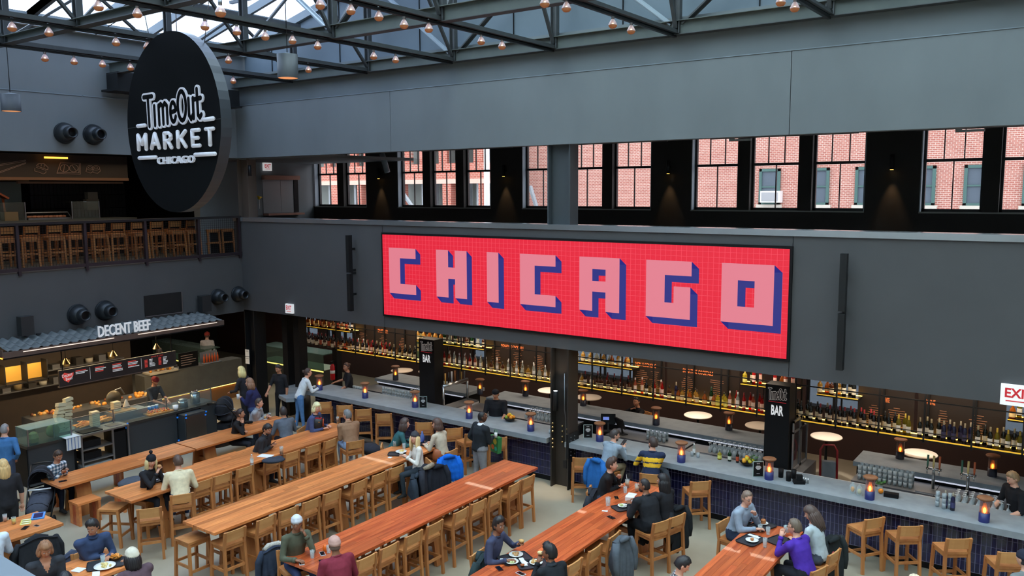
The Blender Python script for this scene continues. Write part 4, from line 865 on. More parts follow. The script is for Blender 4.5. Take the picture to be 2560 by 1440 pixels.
# ---------------------------------------------------------------- lanterns
LB = glass('lantern_blue', (206, 190, 196), .85, .1); LS = glass('lantern_smoke', (150, 140, 140), .75, .1); LID = mat('lantern_wood', (150, 98, 62), .6, noise=(8, .3, (120, 74, 46)))
FLM = mat('candle_flame', (255, 200, 110), .5, emit=(255, 196, 110), es=16)
def lantern(p, lab, far=False, grp='candle lanterns along the bar'):
    t = thing('candle_lantern', lab, 'lantern', p, 0, grp); m0 = LS if far else LB
    part(MB().lathe([(.082, 0), (.082, .16), (.08, .16), (.08, .02)], 18, cap=False), 'blue_base', mat('lantern_base', (40, 46, 104), .35) if not far else mat('lantern_base_dark', (34, 36, 54), .4), t)
    part(MB().lathe([(.078, .1), (.074, .36), (.085, .38)], 18, cap=False), 'glass_chimney', m0, t)
    part(MB().lathe([(.0, .375), (.11, .375), (.125, .39), (.125, .405), (.11, .415), (0, .415)], 20, cap=False), 'wooden_lid', LID, t)
    part(MB().lathe([(.03, .1), (.04, .14), (.045, .2), (.03, .27), (.022, .31)], 12, cap=False), 'candle_cup', glass('amber_cup', (255, 206, 140), .65, .1), t)
    part(MB().ball((0, 0, .19), (.024, .024, .05), 8, 6), 'flame', FLM, t); return t
LP = [(799, 975), (913, 995), (1038, 1018), (1173, 1046), (1327, 1077), (1505, 1100), (1703, 1155), (1920, 1200), (2172, 1250), (2458, 1308)]
lp = None
for k, (x, y) in enumerate(LP):
    lab = 'blue glass candle lantern with wooden lid on the long bar, '+ORD[k]+' from the left'; p = G(x, y, 1.07); p.y = max(15.2, min(p.y, 15.5))
    if lp is None: lp = lantern(p, lab)
    else: dup(lp, p, 0, lab)
lp = None
for k, (x, y) in enumerate(((970, 955), (1200, 985), (1328, 985), (1468, 1010), (1640, 1062), (1822, 1075), (2250, 1146), (2480, 1190))):
    lab = 'smoky candle lantern on the rear bar counter, '+ORD[k]+' from the left'; p = G(x, y, 1.07); p.y = max(17.35, min(p.y, 17.9))
    if lp is None: lp = lantern(p, lab, True, 'candle lanterns on the rear counter')
    else: dup(lp, p, 0, lab)
# round high tables behind
rt = None
for k, (x, y) in enumerate(((1005, 925), (1212, 890), (1375, 975), (1472, 992), (1745, 1037), (1900, 1063), (2066, 1090), (2300, 1133))):
    p = G(x, y, 1.05); p.z = 0; p.y = max(18.5, min(18.9, p.y)); lab = 'pale round high table lit from above behind the bar, '+ORD[k]+' from the left'
    if rt is None:
        rt = thing('round_table', lab, 'table', p, 0, 'round high tables behind the bar')
        part(MB().lathe([(0, 1.02), (.33, 1.02), (.34, 1.035), (.33, 1.05), (0, 1.05)], 28, cap=False), 'table_top', mat('pale_wood', (226, 206, 184), .45, noise=(3, .25, (236, 220, 202)), stretch=(.3, 3, 1)), rt)
        part(MB().lathe([(.03, .02), (.03, 1.02)], 10), 'stem', BLACKM, rt); part(MB().lathe([(.22, 0), (.22, .02)], 20), 'foot', BLACKM, rt)
    else: dup(rt, p, 0, lab)
# chalk menu cards on the bar
for k, (x, y, l) in enumerate(((1058, 1020, 'beside the third lantern'), (1470, 1095, 'right of the riveted column'), (1895, 1192, 'beside the right pillar'), )):
    p = G(x, y, 1.07); t = thing('menu_card', 'small framed black menu card standing on the bar '+l, 'menu card', p, R(35))
    part(MB().b2((-.1, 0, 0), (.1, .012, .3)), 'frame', mat('card_frame', (176, 196, 190), .4), t); part(MB().b2((-.09, -.003, .01), (.09, 0, .29)), 'card', BLACK, t)
    q = MB(); q.text('BAR', (-.03, -.006, .25), (1, 0, 0), (0, 0, 1), .06, .022)
    for j, wd in enumerate((.05, .08, .11, .1, .07)): q.b2((-wd/2, -.006, .14+.017*j), (wd/2, -.004, .15+.017*j))
    q.b2((-.03, -.006, .06), (.03, -.004, .066)); part(q, 'print', WHITE, t)['kind'] = 'stuff'
# tap towers
def tap(p, k):
    t = thing('beer_tap_tower', 'chrome beer tap tower behind the right bar, '+['left', 'right'][k]+' one', 'beer tap', p)
    part(MB().ring([(0, 0, 0), (0, 0, .28), (0, -.03, .38)], .028, 8), 'column', CHROME, t); part(MB().ring([(-.13, 0, .38), (.13, 0, .38)], .025, 8), 'crossbar', CHROME, t)
    for s, c in ((-.1, (60, 110, 90)), (0, (220, 190, 120)), (.1, (200, 100, 60))):
        h = part(MB().ring([(s, -.05, .4), (s, -.05, .47), (s, -.03, .64)], [.01, .018, .02], 7), 'tap_handle', mat('tap_%d' % c[0], c, .4), t); part(MB().ring([(s, 0, .38), (s, -.08, .37), (s, -.09, .3)], .012, 6), 'spout', CHROME, h)
    part(MB().b2((-.25, -.3, -.02), (.25, -.06, .0)), 'drip_tray', SILVER, t)
for k, (x, y) in enumerate(((2345, 1200), (2425, 1222))): p = G(x, y, .92); p.y = 16.85; tap(p, k)
t = thing('tap_rail', 'long slanting chrome tap rail over a drip tray beside the left pillar', 'beer tap', (-13.75, 16.1, .95))
part(MB().ring([(0, 0, .55), (0, 1.0, .55)], .05, 12), 'chrome_rail', CHROME, t)
for k in range(7):
    y = .1+k*.13; c = [(190, 140, 60), (30, 30, 34), (200, 200, 205), (150, 90, 40), (60, 60, 64), (200, 160, 80), (120, 124, 130)][k]
    part(MB().ring([(0, y, .58), (.0, y, .88)], [.016, .024], 8), 'tap_handle', mat('taph_%d' % k, c, .4), t)
part(MB().b2((-.05, 0, 0), (.35, 1.05, .03)), 'drip_tray', SILVER, t); part(MB().b2((-.05, 0, -.5), (.35, 1.05, 0)), 'tray_front', mat('rail_white'), t)
for y in (.02, 1.0): part(MB().ring([(0, y, 0), (0, y, .55)], .03, 8), 'support', CHROME, t)
# steel rack by the right pillar, hand truck, dishwasher, terminals, fruit
t = thing('steel_door_rack', 'grey steel framed rack with glazed doors beside the right pillar', 'rack', (-4.84, 16.05, .9))
for k in range(2):
    y = .05+k*.5; d_ = part(MB().b2((0, y, .1), (.03, y+.45, .14)).b2((0, y, .1), (.03, y+.04, 1.1)).b2((0, y+.41, .1), (.03, y+.45, 1.1)).b2((0, y, 1.06), (.03, y+.45, 1.1)).b2((0, y, .85), (.03, y+.45, .88)), 'door', SILVER, t); part(MB().b2((.01, y+.04, .14), (.015, y+.41, 1.06)), 'pane', glass('dark_pane', (40, 40, 44), .2), d_)
part(MB().b2((-.02, .0, -.35), (.2, 1.05, .08)), 'drip_sill', SILVER, t)
t = thing('hand_truck', 'red metal hand truck leaning behind the bar right of the pillar', 'hand truck', (-4.35, 17.0, 0), R(20)); RD_ = mat('truck_red', (150, 26, 34), .4)
part(MB().ring([(-.16, 0, .1), (-.16, .25, 1.2), (-.1, .27, 1.3), (.1, .27, 1.3), (.16, .25, 1.2), (.16, 0, .1)], .022, 8), 'frame', RD_, t)
part(MB().b2((-.13, .1, .5), (.13, .22, 1.0)), 'panel', mat('panel_steelgrey', (120, 124, 130), .5), t); part(MB().b2((-.2, -.2, .06), (.2, .02, .09)), 'toe_plate', RD_, t)
for s in (-1, 1): w_ = MB().lathe([(.1, -.03), (.1, .03)], 14); w_.v = [(s*.2+v[2], .05+v[0], .1+v[1]) for v in w_.v]; part(w_, 'wheel', BLACK, t)
t = thing('glass_washer', 'low steel glass washer with control panel under the rear counter', 'dishwasher', (-7.25, 16.5, 0))
part(MB().b2((0, 0, .1), (.62, .6, .88)), 'body', SILVER, t); part(MB().b2((.02, -.02, .15), (.6, 0, .74)), 'door', mat('washer_door', (104, 106, 108), .4, .3), t)
c_ = part(MB().b2((.02, -.02, .76), (.6, 0, .87)), 'control_panel', mat('panel_light', (170, 172, 174), .4), t)
for j in range(6): part(MB().b2((.08+j*.08, -.03, .8), (.12+j*.08, -.02, .83)), 'button', BLACKM if j < 5 else ORANGE_L, c_)
def terminal(p, rz, lab):
    t = thing('order_terminal', lab, 'terminal', p, rz); part(MB().b2((-.1, -.08, 0), (.1, .08, .02)), 'foot', BLACKM, t); part(MB().beam((0, 0, .02), (0, .04, .2), .04, .03), 'neck', BLACKM, t)
    s = part(MB().prism([(-.17, -.12), (.17, -.12), (.17, .12), (-.17, .12)], (0, .06, .28), (1, 0, 0), (0, .35, .94), (0, .03, -.01)), 'screen', BLACK, t); part(MB().prism([(-.12, -.02), (.02, -.02), (.02, .05), (-.12, .05)], (0, .056, .28), (1, 0, 0), (0, .35, .94), (0, -.001, 0)), 'display', mat('screen_blue', (80, 100, 170), .4, emit=(110, 130, 210), es=.8), s)
terminal(Vector((-8.9, 16.75, .9)), R(150), 'black order terminal with blue display right of the riveted column'); terminal(Vector((-14.55, 16.5, .9)), R(-20), 'black order terminal left of the left pillar')
terminal(Vector((-9.25, 16.7, .92)), R(30), 'tilted tablet terminal directly behind the riveted column'); terminal(Vector((-10.4, 16.4, .9)), R(200), 'black terminal with slanted screen left of the riveted column')
def fruit(p, lab, cols, n=9):
    t = thing('fruit_bowl', lab, 'bowl', p); part(MB().lathe([(.06, 0), (.14, .06), (.15, .07)], 16, cap=False), 'bowl', mat('dark_bowl', (40, 40, 42), .4), t)
    for k in range(n):
        a = k*2.4; r_ = .1*math.sqrt(k/n); o = MB().ball((0, 0, 0), .042, 10, 7).build('fruit', mat('fruit_%d_%d' % (cols[k % len(cols)][0], cols[k % len(cols)][1]), cols[k % len(cols)], .45), loc=(p[0]+r_*math.cos(a), p[1]+r_*math.sin(a), p[2]+.1+(.05 if k < 3 else 0)))
        nm = 'orange' if cols[k % len(cols)][1] < 150 else ('lemon' if cols[k % len(cols)][0] > 180 else 'lime'); o.name = nm; tag(o, nm+' piled in the '+lab, 'fruit', nm+'s in the '+lab)
p = G(1275, 1052, 1.07); fruit((p.x, 15.7, 1.07), 'bowl of citrus in front of the capped bartender', [(236, 214, 60), (150, 170, 60), (240, 150, 40)])
p = G(1857, 1172, 1.07); fruit((p.x, 15.75, 1.07), 'bowl of oranges left of the third menu card', [(240, 140, 30), (240, 170, 50), (220, 200, 60)])
p = G(2203, 1232, 1.07); o = MB().ball((0, 0, .045), .045, 12, 8).build('orange', mat('fruit_240_140', (240, 140, 30), .45), loc=(p.x, 15.6, 1.07)); tag(o, 'single orange beside the ninth lantern', 'fruit')
LEAF = mat('leaf_green', (56, 110, 46), .6)
for x, y, l in ((1880, 1168, 'behind the bowl of oranges'), (2192, 1236, 'behind the ninth lantern')):
    p = G(x, y, 1.07); t = thing('herb_jar', 'jar of fresh green herbs '+l, 'herbs', (p.x, 15.75, 1.07)); part(MB().lathe([(.04, 0), (.045, .09)], 12), 'jar', CLEAR, t); q = MB()
    for k in range(40): a = rnd.random()*6.28; d = Vector((math.cos(a)*.09, math.sin(a)*.09, .1+rnd.random()*.08)); q.prism([(0, -.018), (.03, 0), (0, .018), (-.02, 0)], Vector((0, 0, .06))+d*rnd.uniform(.4, 1), (1, rnd.uniform(-.5, .5), .3), (0, 1, rnd.uniform(-.4, .4)), (0, 0, .002))
    part(q, 'leaves', LEAF, t)['kind'] = 'stuff'
def cyl(name, p, r, h, m, lab, cat, n=14, prof=None): return tag(MB().lathe(prof or [(r*.9, 0), (r, h)], n).build(name, m, loc=p), lab, cat)
for k, (x, y) in enumerate(((1952, 1193), (1971, 1202), (1984, 1196))): p = G(x, y, 1.07); cyl('bar_shaker', p, .05, .17, BLACK, 'black bar tool cup right of the eighth lantern, '+ORD[k]+' of three', 'cup')
p = G(1997, 1208, 1.07); tag(MB().b2((-.1, -.07, 0), (.1, .07, .06)).b2((-.04, -.04, .06), (.06, .04, .16)).build('napkin_caddy', BLACK, loc=p, rot=.5), 'black napkin caddy on the bar right of the eighth lantern', 'caddy')
for k in range(3): p = G(2008+k*6, 1206+k*1.5, 1.07); cyl('salt_shaker', p, .014, .1, CHROME, 'thin chrome shaker beside the napkin caddy', 'shaker').__setitem__('group', 'chrome shakers by the caddy')
for k, (x, y) in enumerate(((2131, 1232), (2148, 1238))):
    p = G(x, y, 1.07); t = thing('fruit_water_bottle', 'clear jar with fruit slices left of the ninth lantern, '+['left', 'right'][k]+' one', 'jar', p)
    part(MB().lathe([(.05, 0), (.05, .14), (.02, .17), (.02, .2)], 12, cap=False), 'jar', CLEAR, t); part(MB().ball((0, 0, .07), (.035, .035, .05), 8, 6), 'fruit_slices', mat('slice_orange', (230, 150, 50), .5) if k == 0 else mat('slice_pale', (220, 200, 150), .5), t)
p = G(2228, 1242, 1.07); tag(MB().b2((-.12, -.06, 0), (.12, .06, .07)).build('napkin_box', BLACK, loc=p, rot=.1), 'black napkin box right of the single orange', 'box')
for k, (x, y) in enumerate(((2343, 1256), (2359, 1262), (2374, 1262))):
    for j in range(3): o = bpy.data.objects.new('drinking_glass', TUM); C.objects.link(o); p = G(x, y+10, 1.07); o.location = (p.x, p.y, 1.07+j*.085); tag(o, 'tumbler in the small stacks left of the two dark bottles', 'glass', 'tumblers stacked by the dark bottles')
for k, (x, y) in enumerate(((2362, 1270), (2381, 1276))): o = bpy.data.objects.new('bottle', BM['wineb']); C.objects.link(o); o.location = G(x, y, 1.07); tag(o, 'navy wine bottle standing on the bar, '+['left', 'right'][k]+' of two near the last lantern', 'bottle')
for k, (x, y) in enumerate(((1363, 1084), (1716, 1140))):
    p = G(x, y, 1.07)
    for j in range(2): o = bpy.data.objects.new('drinking_glass', TUM); C.objects.link(o); o.location = (p.x+j*.13+.1, p.y+.05, 1.07); tag(o, 'clear water glass on the bar right of the '+['fifth', 'seventh'][k]+' lantern', 'glass', 'water glasses by the '+['fifth', 'seventh'][k]+' lantern')
for j, (x, y) in enumerate(((1745, 1125), (1800, 1142), (1820, 1150), (1835, 1157))): o = bpy.data.objects.new('bottle', BM[['white', 'yellow', 'green', 'dark'][j]]); C.objects.link(o); p = G(x, y, 1.07); o.location = (p.x+.05, 15.8, 1.07); o.scale = (1, 1, .75); tag(o, ['clear', 'lime yellow', 'green', 'dark'][j]+' mixer bottle at the back of the bar left of the oranges', 'bottle')
t = thing('fire_extinguisher', 'red fire extinguisher on the black post left of the bar', 'fire extinguisher', (-19.2, 17.3, .75)); RX = mat('extinguisher_red', (190, 28, 38), .3)
part(MB().lathe([(.07, 0), (.075, .05), (.075, .42), (.03, .5)], 14), 'cylinder', RX, t); part(MB().lathe([(.076, .2), (.076, .3)], 14), 'label_band', WHITE, t); part(MB().b2((-.02, -.06, .5), (.02, .06, .58)), 'handle', BLACK, t); part(MB().ring([(0, .05, .52), (.08, .06, .4), (.08, .06, .15)], .012, 6), 'hose', BLACK, t)
tag(MB().b2((-19.3, 17.4, 0), (-19.1, 17.6, 3.02)).build('black_post', BLACK), 'black post carrying the fire extinguisher', 'post')
# framed posters behind the left bar, other shop fittings at the far left
t = thing('poster_rack', 'rack of small yellow and green framed posters behind the left bar', 'posters', (-18.2, 19.9, 1.0))
for i in range(3):
    for j in range(2):
        pp = part(MB().b2((i*.42, 0, j*.5), (i*.42+.36, .02, j*.5+.44)), 'poster', mat('poster_cream', (206, 190, 120), .6), t); part(MB().ball((i*.42+.18, -.005, j*.5+.22), (.12, .004, .14), 8, 6), 'picture', mat('poster_green', (96, 120, 80), .6), pp)
for k, (x0, y0, x1, y1, l) in enumerate(((-27.5, 16.4, -24.4, 17.0, 'glass front food counter far left beyond the corner column'), (-23.6, 18.0, -20.4, 18.7, 'glass front cake counter behind the corner column'))):
    t = thing('glass_counter', 'green lit '+l, 'display case', ((x0+x1)/2, (y0+y1)/2, 0)); hx, hy = (x1-x0)/2, (y1-y0)/2
    part(MB().b2((-hx, -hy, 0), (hx, hy, .75)), 'base', mat('counter_dark', (62, 64, 62), .4), t); part(MB().b2((-hx, -hy, .75), (hx, -hy+.02, 1.25)), 'glass_front', glass('green_glass', (150, 172, 162), .8), t)
    part(MB().b2((-hx, -hy, 1.25), (hx, hy, 1.28)), 'glass_top', glass('green_glass'), t); part(MB().b2((-hx, -hy+.05, .76), (hx, hy, .78)), 'deck', mat('deck_lit', (210, 220, 200), .4, emit=(220, 230, 200), es=.15), t)
    part(MB().b2((-hx, -hy-.01, .7), (hx, -hy, .74)), 'light_line', mat('yellow_line', (230, 220, 120), .5, emit=(235, 225, 120), es=1.2), t)
# ---------------------------------------------------------------- beef stall on the left
XF = -19.5
t = thing('stall_awning', 'corrugated grey roof awning of the beef stall with DECENT BEEF lettering', 'awning', (0, 0, 0))
ya, yb_ = 8.15, 13.75; q = MB(); n = 220; V = []; F = []
TM = mat('corrugated_grey', (86, 92, 94), .5)
for lay, (x0, x1, z0, z1) in enumerate(((-20.38, -20.05, 3.20, 3.16), (-20.1, -19.78, 3.15, 3.11), (-19.84, -19.52, 3.10, 3.055))):
    k0 = len(V)
    for i in range(n+1):
        y = ya+.1+(yb_-ya-.15)*i/n; h = .034*math.sin(i/n*2*math.pi*25)
        V += [(x0, y, z0+h), (x1, y, z1+h), (x1, y, z1+h-.02)]
    for i in range(n): a = k0+3*i; F += [(a, a+1, a+4, a+3), (a+1, a+2, a+5, a+4)]
q.add(V, F, 0, True); part(q, 'corrugated_sheet', TM, t)
FW = mat('fascia_brown', (92, 74, 66), .6)
part(MB().b2((-19.6, ya, 2.9), (-19.5, yb_, 3.04)), 'fascia', FW, t); part(MB().b2((WL, ya, 2.88), (-19.5, yb_, 2.91)), 'soffit', BLACK, t)
part(MB().b2((WL, ya-.02, 2.95), (-19.5, ya, 3.1)), 'end_board', FW, t)
ym = [XP(58, 883, XF).y, XP(285, 848, XF).y, XP(345, 838, XF).y, XP(542, 808, XF).y]
for a, b in ((ym[0], ym[1]), (ym[2], ym[3])): part(MB().b2((-19.5, a, 2.995), (-19.485, b, 3.012)), 'light_line', mat('pale_led', (240, 220, 200), .5, emit=(240, 222, 205), es=.8), t)
part(MB().b2((WL, ya-.03, 2.9), (-19.5, ya-.02, 2.925)), 'warm_led', mat('amber_tube'), t)
a, b = XP(247, 838, XF), XP(376, 797, XF)
part(MB().text('DECENT BEEF', (XF, a.y, 3.07), (0, 1, 0), (0, 0, 1), b.y-a.y, .27, 0, .012, (-.04, 0, 0)), 'lettering', mat('white_glow', (240, 240, 240), .5, emit=(240, 242, 245), es=.2), t)
a, b = XP(289, 851, XF), XP(343, 836, XF)
part(MB().text('Italian Beef', (XF-.02, a.y, 2.93), (0, 1, 0), (0, 0, 1), b.y-a.y, .11, 0, .005), 'small_lettering', mat('cream_lettering', (230, 210, 180), .5, emit=(230, 210, 180), es=.4), t)
# menu board
t = thing('menu_board', 'long black menu board of the beef stall with red and white text', 'menu board', (-19.75, 9.42, 2.0))
WM = 3.0; part(MB().b2((-.06, 0, 0), (0, WM, .38)), 'board', mat('board_black', (40, 34, 34), .5), t); part(MB().b2((-.07, -.02, -.02), (.01, WM+.02, 0)), 'bottom_trim', FW, t)
rdm = mat('menu_red', (220, 70, 60), .5, emit=(220, 70, 60), es=.3); wtm = mat('menu_white', (220, 220, 220), .5, emit=(220, 220, 220), es=.3)
q1, q2 = MB(), MB()
for y0, rows in ((.38, 3), (.85, 4), (1.28, 6), (1.68, 5)):
    for j in range(rows*1): (q1 if j % 3 == 0 else q2).b2((.002, y0, .3-j*.034), (.004, y0+.2+rnd.random()*.1, .318-j*.034))
for y0 in (2.12, 2.5):
    for j in range(6): q1.b2((.002, y0, .26-j*.034), (.004, y0+.08, .278-j*.034)); q2.b2((.002, y0+.13, .26-j*.034), (.004, y0+.2+rnd.random()*.1, .278-j*.034))
q1.text('STYLE IT OUT', (.004, 2.3, .31), (0, 1, 0), (0, 0, 1), .34, .035)
for y in (.72, 2.03): q2.b2((.002, y, .06), (.004, y+.006, .34))
part(q1, 'red_text', rdm, t)['kind'] = 'stuff'; part(q2, 'white_text', wtm, t)['kind'] = 'stuff'
part(MB().prism([(.1, .12), (.2, .05), (.32, .2), (.33, .27), (.22, .26), (.12, .3), (.05, .24)], (.004, 0, .02), (0, 1, 0), (0, 0, 1), (.004, 0, 0)), 'red_emblem', rdm, t)
part(MB().text('Decent', (.01, .06, .2), (0, 1, .1), (0, 0, 1), .24, .08, 0, .01).text('Beef', (.01, .14, .12), (0, 1, .1), (0, 0, 1), .16, .07, 0, .01), 'emblem_lettering', wtm, t)
for y in (0.1, 2.9): part(MB().b2((-.05, y-.01, .38), (-.03, y+.01, 1.0)), 'hanger', BLACK, t)
# counter
BLU = mat('blue_clip', (30, 120, 230), .4, emit=(30, 120, 230), es=.4)
t = thing('stall_counter', 'long dark panelled front counter of the beef stall', 'counter', (-19.1, 0, 0)); CF = mat('counter_panel', (52, 56, 60), .45)
part(MB().b2((-.9, 8.3, .9), (0.02, 9.41, .96)).b2((-.9, 9.41, .9), (-.4, 10.6, .96)).b2((-.9, 10.6, .9), (0.02, 13.15, .96)), 'counter_top', mat('stall_top', (48, 48, 46), .35), t); part(MB().b2((-.85, 8.32, 0), (-.05, 9.4, .9)), 'carcass', BLACK, t); part(MB().b2((-.85, 10.62, 0), (-.05, 13.1, .9)), 'carcass', BLACK, t)
for a, b, d in ((8.33, 9.33, 0), (10.62, 11.95, 0), (12.62, 13.1, .12)): part(MB().b2((-.05, a+.01, .04), (0.0+d*.2, b-.01, .9)), 'front_panel', CF, t)
part(MB().b2((-.05, 11.97, .02), (.3, 12.6, .88)), 'drawer_box', CF, t); part(MB().b2((.3, 12.0, .06), (.31, 12.58, .84)), 'steel_front', mat('bronze_steel', (104, 98, 92), .32, .8), t)
q = MB()
for y, z, x in ((11.95, .8, .02), (11.95, .2, .02), (12.0, .9, .32), (12.0, .82, .32), (12.0, .06, .32), (12.58, .86, .32), (12.56, .78, .32), (12.56, .1, .32), (9.4, .93, .06), (9.44, .84, .04), (9.46, .06, .04), (10.6, .96, .06), (10.58, .86, .04), (10.6, .12, .04)): q.box((x, y, z), (.02, .035, .035))
part(q, 'blue_corner_clips', BLU, t)['kind'] = 'stuff'
t = thing('service_trolley', 'dark steel service trolley with towels, trays and bin in the stall counter', 'trolley', (-18.95, 9.42, 0))
part(MB().b2((-.5, 0, .93), (.02, 1.16, .97)), 'top', SILVER, t); part(MB().b2((-.42, .08, .97), (-.04, .55, .99)), 'black_tray', BLACK, t); part(MB().b2((-.35, .75, .97), (-.1, 1.05, .985)), 'insert_pans', CHROME, t)
for y in (0, .74, 1.12): part(MB().b2((-.04, y, 0), (0, y+.04, .93)), 'upright', SILVER, t)
for z in (.3, .58): part(MB().b2((-.5, .03, z), (0, .76, z+.03)), 'shelf', SILVER, t)
for z in (.34, .62): part(MB().b2((-.45, .1, z), (-.08, .5, z+.16)), 'black_crate', BLACK, t)
part(MB().b2((-.45, .06, .02), (-.03, .72, .08)).b2((-.45, .06, .1), (-.03, .72, .14)).b2((-.45, .06, .16), (-.03, .72, .22)), 'stacked_trays', mat('grey_tray', (150, 158, 164), .4), t)
part(MB().b2((-.5, .8, .0), (-.05, 1.1, .84)), 'bin', BLACK, t)
tw = part(MB().b2((.02, -.34, .7), (.035, -.02, .98)).b2((-.3, -.34, .97), (.035, -.02, .985)), 'towel', mat('towel_white', (214, 216, 218), .8), t)
for k in range(4): part(MB().b2((.036, -.31+k*.075, .7), (.038, -.295+k*.075, .98)), 'blue_stripe', mat('towel_blue', (90, 120, 170), .8), tw)
# glass guard and display case at the left end
t = thing('sneeze_guard', 'long glass sneeze guard along the beef stall counter', 'glass guard', (-19.3, 0, .96))
part(MB().b2((-.004, 9.0, 0), (.004, 13.1, .34)), 'glass', PANE, t); part(MB().b2((-.012, 9.0, .34), (.012, 13.1, .355)), 'top_edge', SILVER, t)
for y in (9.0, 10.4, 11.8, 13.1): part(MB().b2((-.012, y-.01, 0), (.012, y+.01, .34)), 'post', SILVER, t)
t = thing('glass_display_case', 'square glass display case with brown bag at the left end of the stall counter', 'display case', (-19.1, 8.35, .96))
GD = glass('green_tint_glass', (206, 224, 218), .94)
part(MB().b2((-.01, 0, 0), (0, .95, .36)), 'front_glass', GD, t); part(MB().b2((-.55, 0, 0), (0, .01, .36)), 'side_glass', GD, t); part(MB().b2((-.55, 0, .36), (0, .95, .37)), 'top_glass', GD, t)
for x, y in ((-.01, 0), (-.55, 0), (-.01, .94)): part(MB().b2((x-.01, y-.01, 0), (x+.015, y+.015, .37)), 'corner_post', SILVER, t)
BAGM = mat('kraft', (150, 128, 86), .8, noise=(9, .3, (176, 152, 108)))
for k, (x, y, z) in enumerate(((-19.3, 8.55, .975),)): tag(MB().lathe([(.1, 0), (.12, .1), (.09, .2), (.03, .24)], 8, (x, y, z), sm=False).build('paper_bag', BAGM), 'crumpled brown paper bag in the glass case at the left', 'bag')
tg = MB().lathe([(.0, -.04), (.14, -.04), (.15, 0), (.14, .04), (0, .04)], 18, cap=False); tg.v = [(-19.35+v[2], 9.0+v[0], 1.12+v[1]) for v in tg.v]; tag(tg.build('round_basket', mat('basket', (140, 130, 86), .8)), 'round olive basket standing upright behind the stall glass', 'basket')
# things on the counter behind the glass
def on(px, py, z=.96, x=None):
    p = G(px, py, z)
    if x is not None: p = XP(px, py, x); p.z = z
    return p
t = thing('hot_plate_box', 'steel warming box with wooden board on top in the middle of the stall counter', 'warmer', (-19.75, 10.55, .962))
part(MB().b2((-.25, 0, 0), (.25, .85, .16)), 'body', SILVER, t); part(MB().b2((-.2, .03, .16), (.2, .6, .18)), 'wooden_board', mat('board_wood', (176, 128, 76), .5), t)
for k, (y, x, nn, zz_) in enumerate(((10.05, -19.5, 8, .962), (10.75, -19.8, 5, 1.145))):
    t = thing('box_stack', 'stack of pale paper food boxes, '+['tall one left of the steel warming box', 'short one on the steel warming box'][k], 'boxes', (x, y, zz_))
    for j in range(nn): part(MB().b2((-.08, -.09, j*.045), (.08, .09, j*.045+.038)), 'paper_box', mat('paper_box', (206, 190, 150), .7), t)
p = (-19.85, 11.05, 1.145); tag(MB().lathe([(.09, 0), (.075, .06), (.02, .2), (.0, .21)], 12, p, cap=False).build('paper_cone', mat('cone_paper', (190, 176, 150), .7)), 'paper cone bag standing on the steel warming box', 'bag')
for k, (y, r_, h, x) in enumerate(((12.35, .13, .16, -19.45), (12.75, .12, .26, -19.5))):
    t = thing('cooking_pot', ['low steel pot with lid and spoon on the stall counter', 'tall steel stock pot on the stall counter'][k], 'pot', (x, y, .962))
    part(MB().lathe([(r_, 0), (r_, h)], 20), 'pot_body', CHROME, t); part(MB().lathe([(r_+.01, h), (r_*.6, h+.03), (.02, h+.04)], 20), 'lid', SILVER, t)
    for s in (-1, 1): part(MB().ring([(s*r_, -.04, h*.8), (s*(r_+.05), 0, h*.8), (s*r_, .04, h*.8)], .01, 5), 'handle', SILVER, t)
t = thing('chopping_board', 'wooden board covered with chopped red peppers on the stall counter', 'cutting board', (-19.4, 11.6, .962)); part(MB().b2((-.2, -.33, 0), (.2, .33, .03)), 'board', mat('board_wood'), t)
q = MB()
for k in range(70): q.ball((rnd.uniform(-.16, .16), rnd.uniform(-.28, .28), .045), rnd.uniform(.014, .026), 5, 4, rnd.randrange(2))
part(q, 'chopped_peppers', [mat('pepper_red', (206, 70, 36), .5), mat('pepper_orange', (224, 140, 50), .5)], t)['kind'] = 'stuff'
for k in range(4): p = (-19.75, 11.5+k*.1, .962); t = thing('blue_container', 'small blue and white tub in the row behind the chopping board', 'tub', p, 0, 'blue tubs behind the chopping board'); part(MB().lathe([(.04, 0), (.045, .09)], 10), 'tub', mat('tub_blue', (70, 150, 220), .5), t); part(MB().lathe([(.047, .09), (.047, .11)], 10), 'lid', WHITE, t)
t = thing('paper_bag_stack', 'tall leaning double stack of folded cream paper bags at the left of the stall', 'bags', (-19.7, 9.35, .962))
for s in range(2):
    for k in range(9 if s else 8):
        M_ = Matrix.Translation((rnd.uniform(-.02, .02), s*.17+rnd.uniform(-.015, .015)-.03*math.sin(k*.6), k*.085)) @ Matrix.Rotation(rnd.uniform(-.25, .25), 4, 'X') @ Matrix.Rotation(rnd.uniform(-.2, .2), 4, 'Y')
        part(MB().prism([(-.09, 0), (.09, 0), (.1, .05), (.06, .085), (-.08, .08)], (-.08, 0, 0), (0, 1, 0), (0, 0, 1), (.16, 0, 0)).add([], []), 'folded_bag', mat('cream_bag', (196, 184, 150), .8), t).matrix_local = M_
q = MB()
for k in range(60): q.beam((-.2+rnd.random()*.4, rnd.random()*.9-.05, .01), (-.2+rnd.random()*.4, rnd.random()*.9, .04+rnd.random()*.05), .03, .02)
o = part(q, 'french_fries', mat('golden_food', (226, 150, 60), .5), None, loc=(-19.75, 9.75, .965)); tag(o, 'heap of golden bread pieces on the lit stall counter', 'food', kind='stuff')
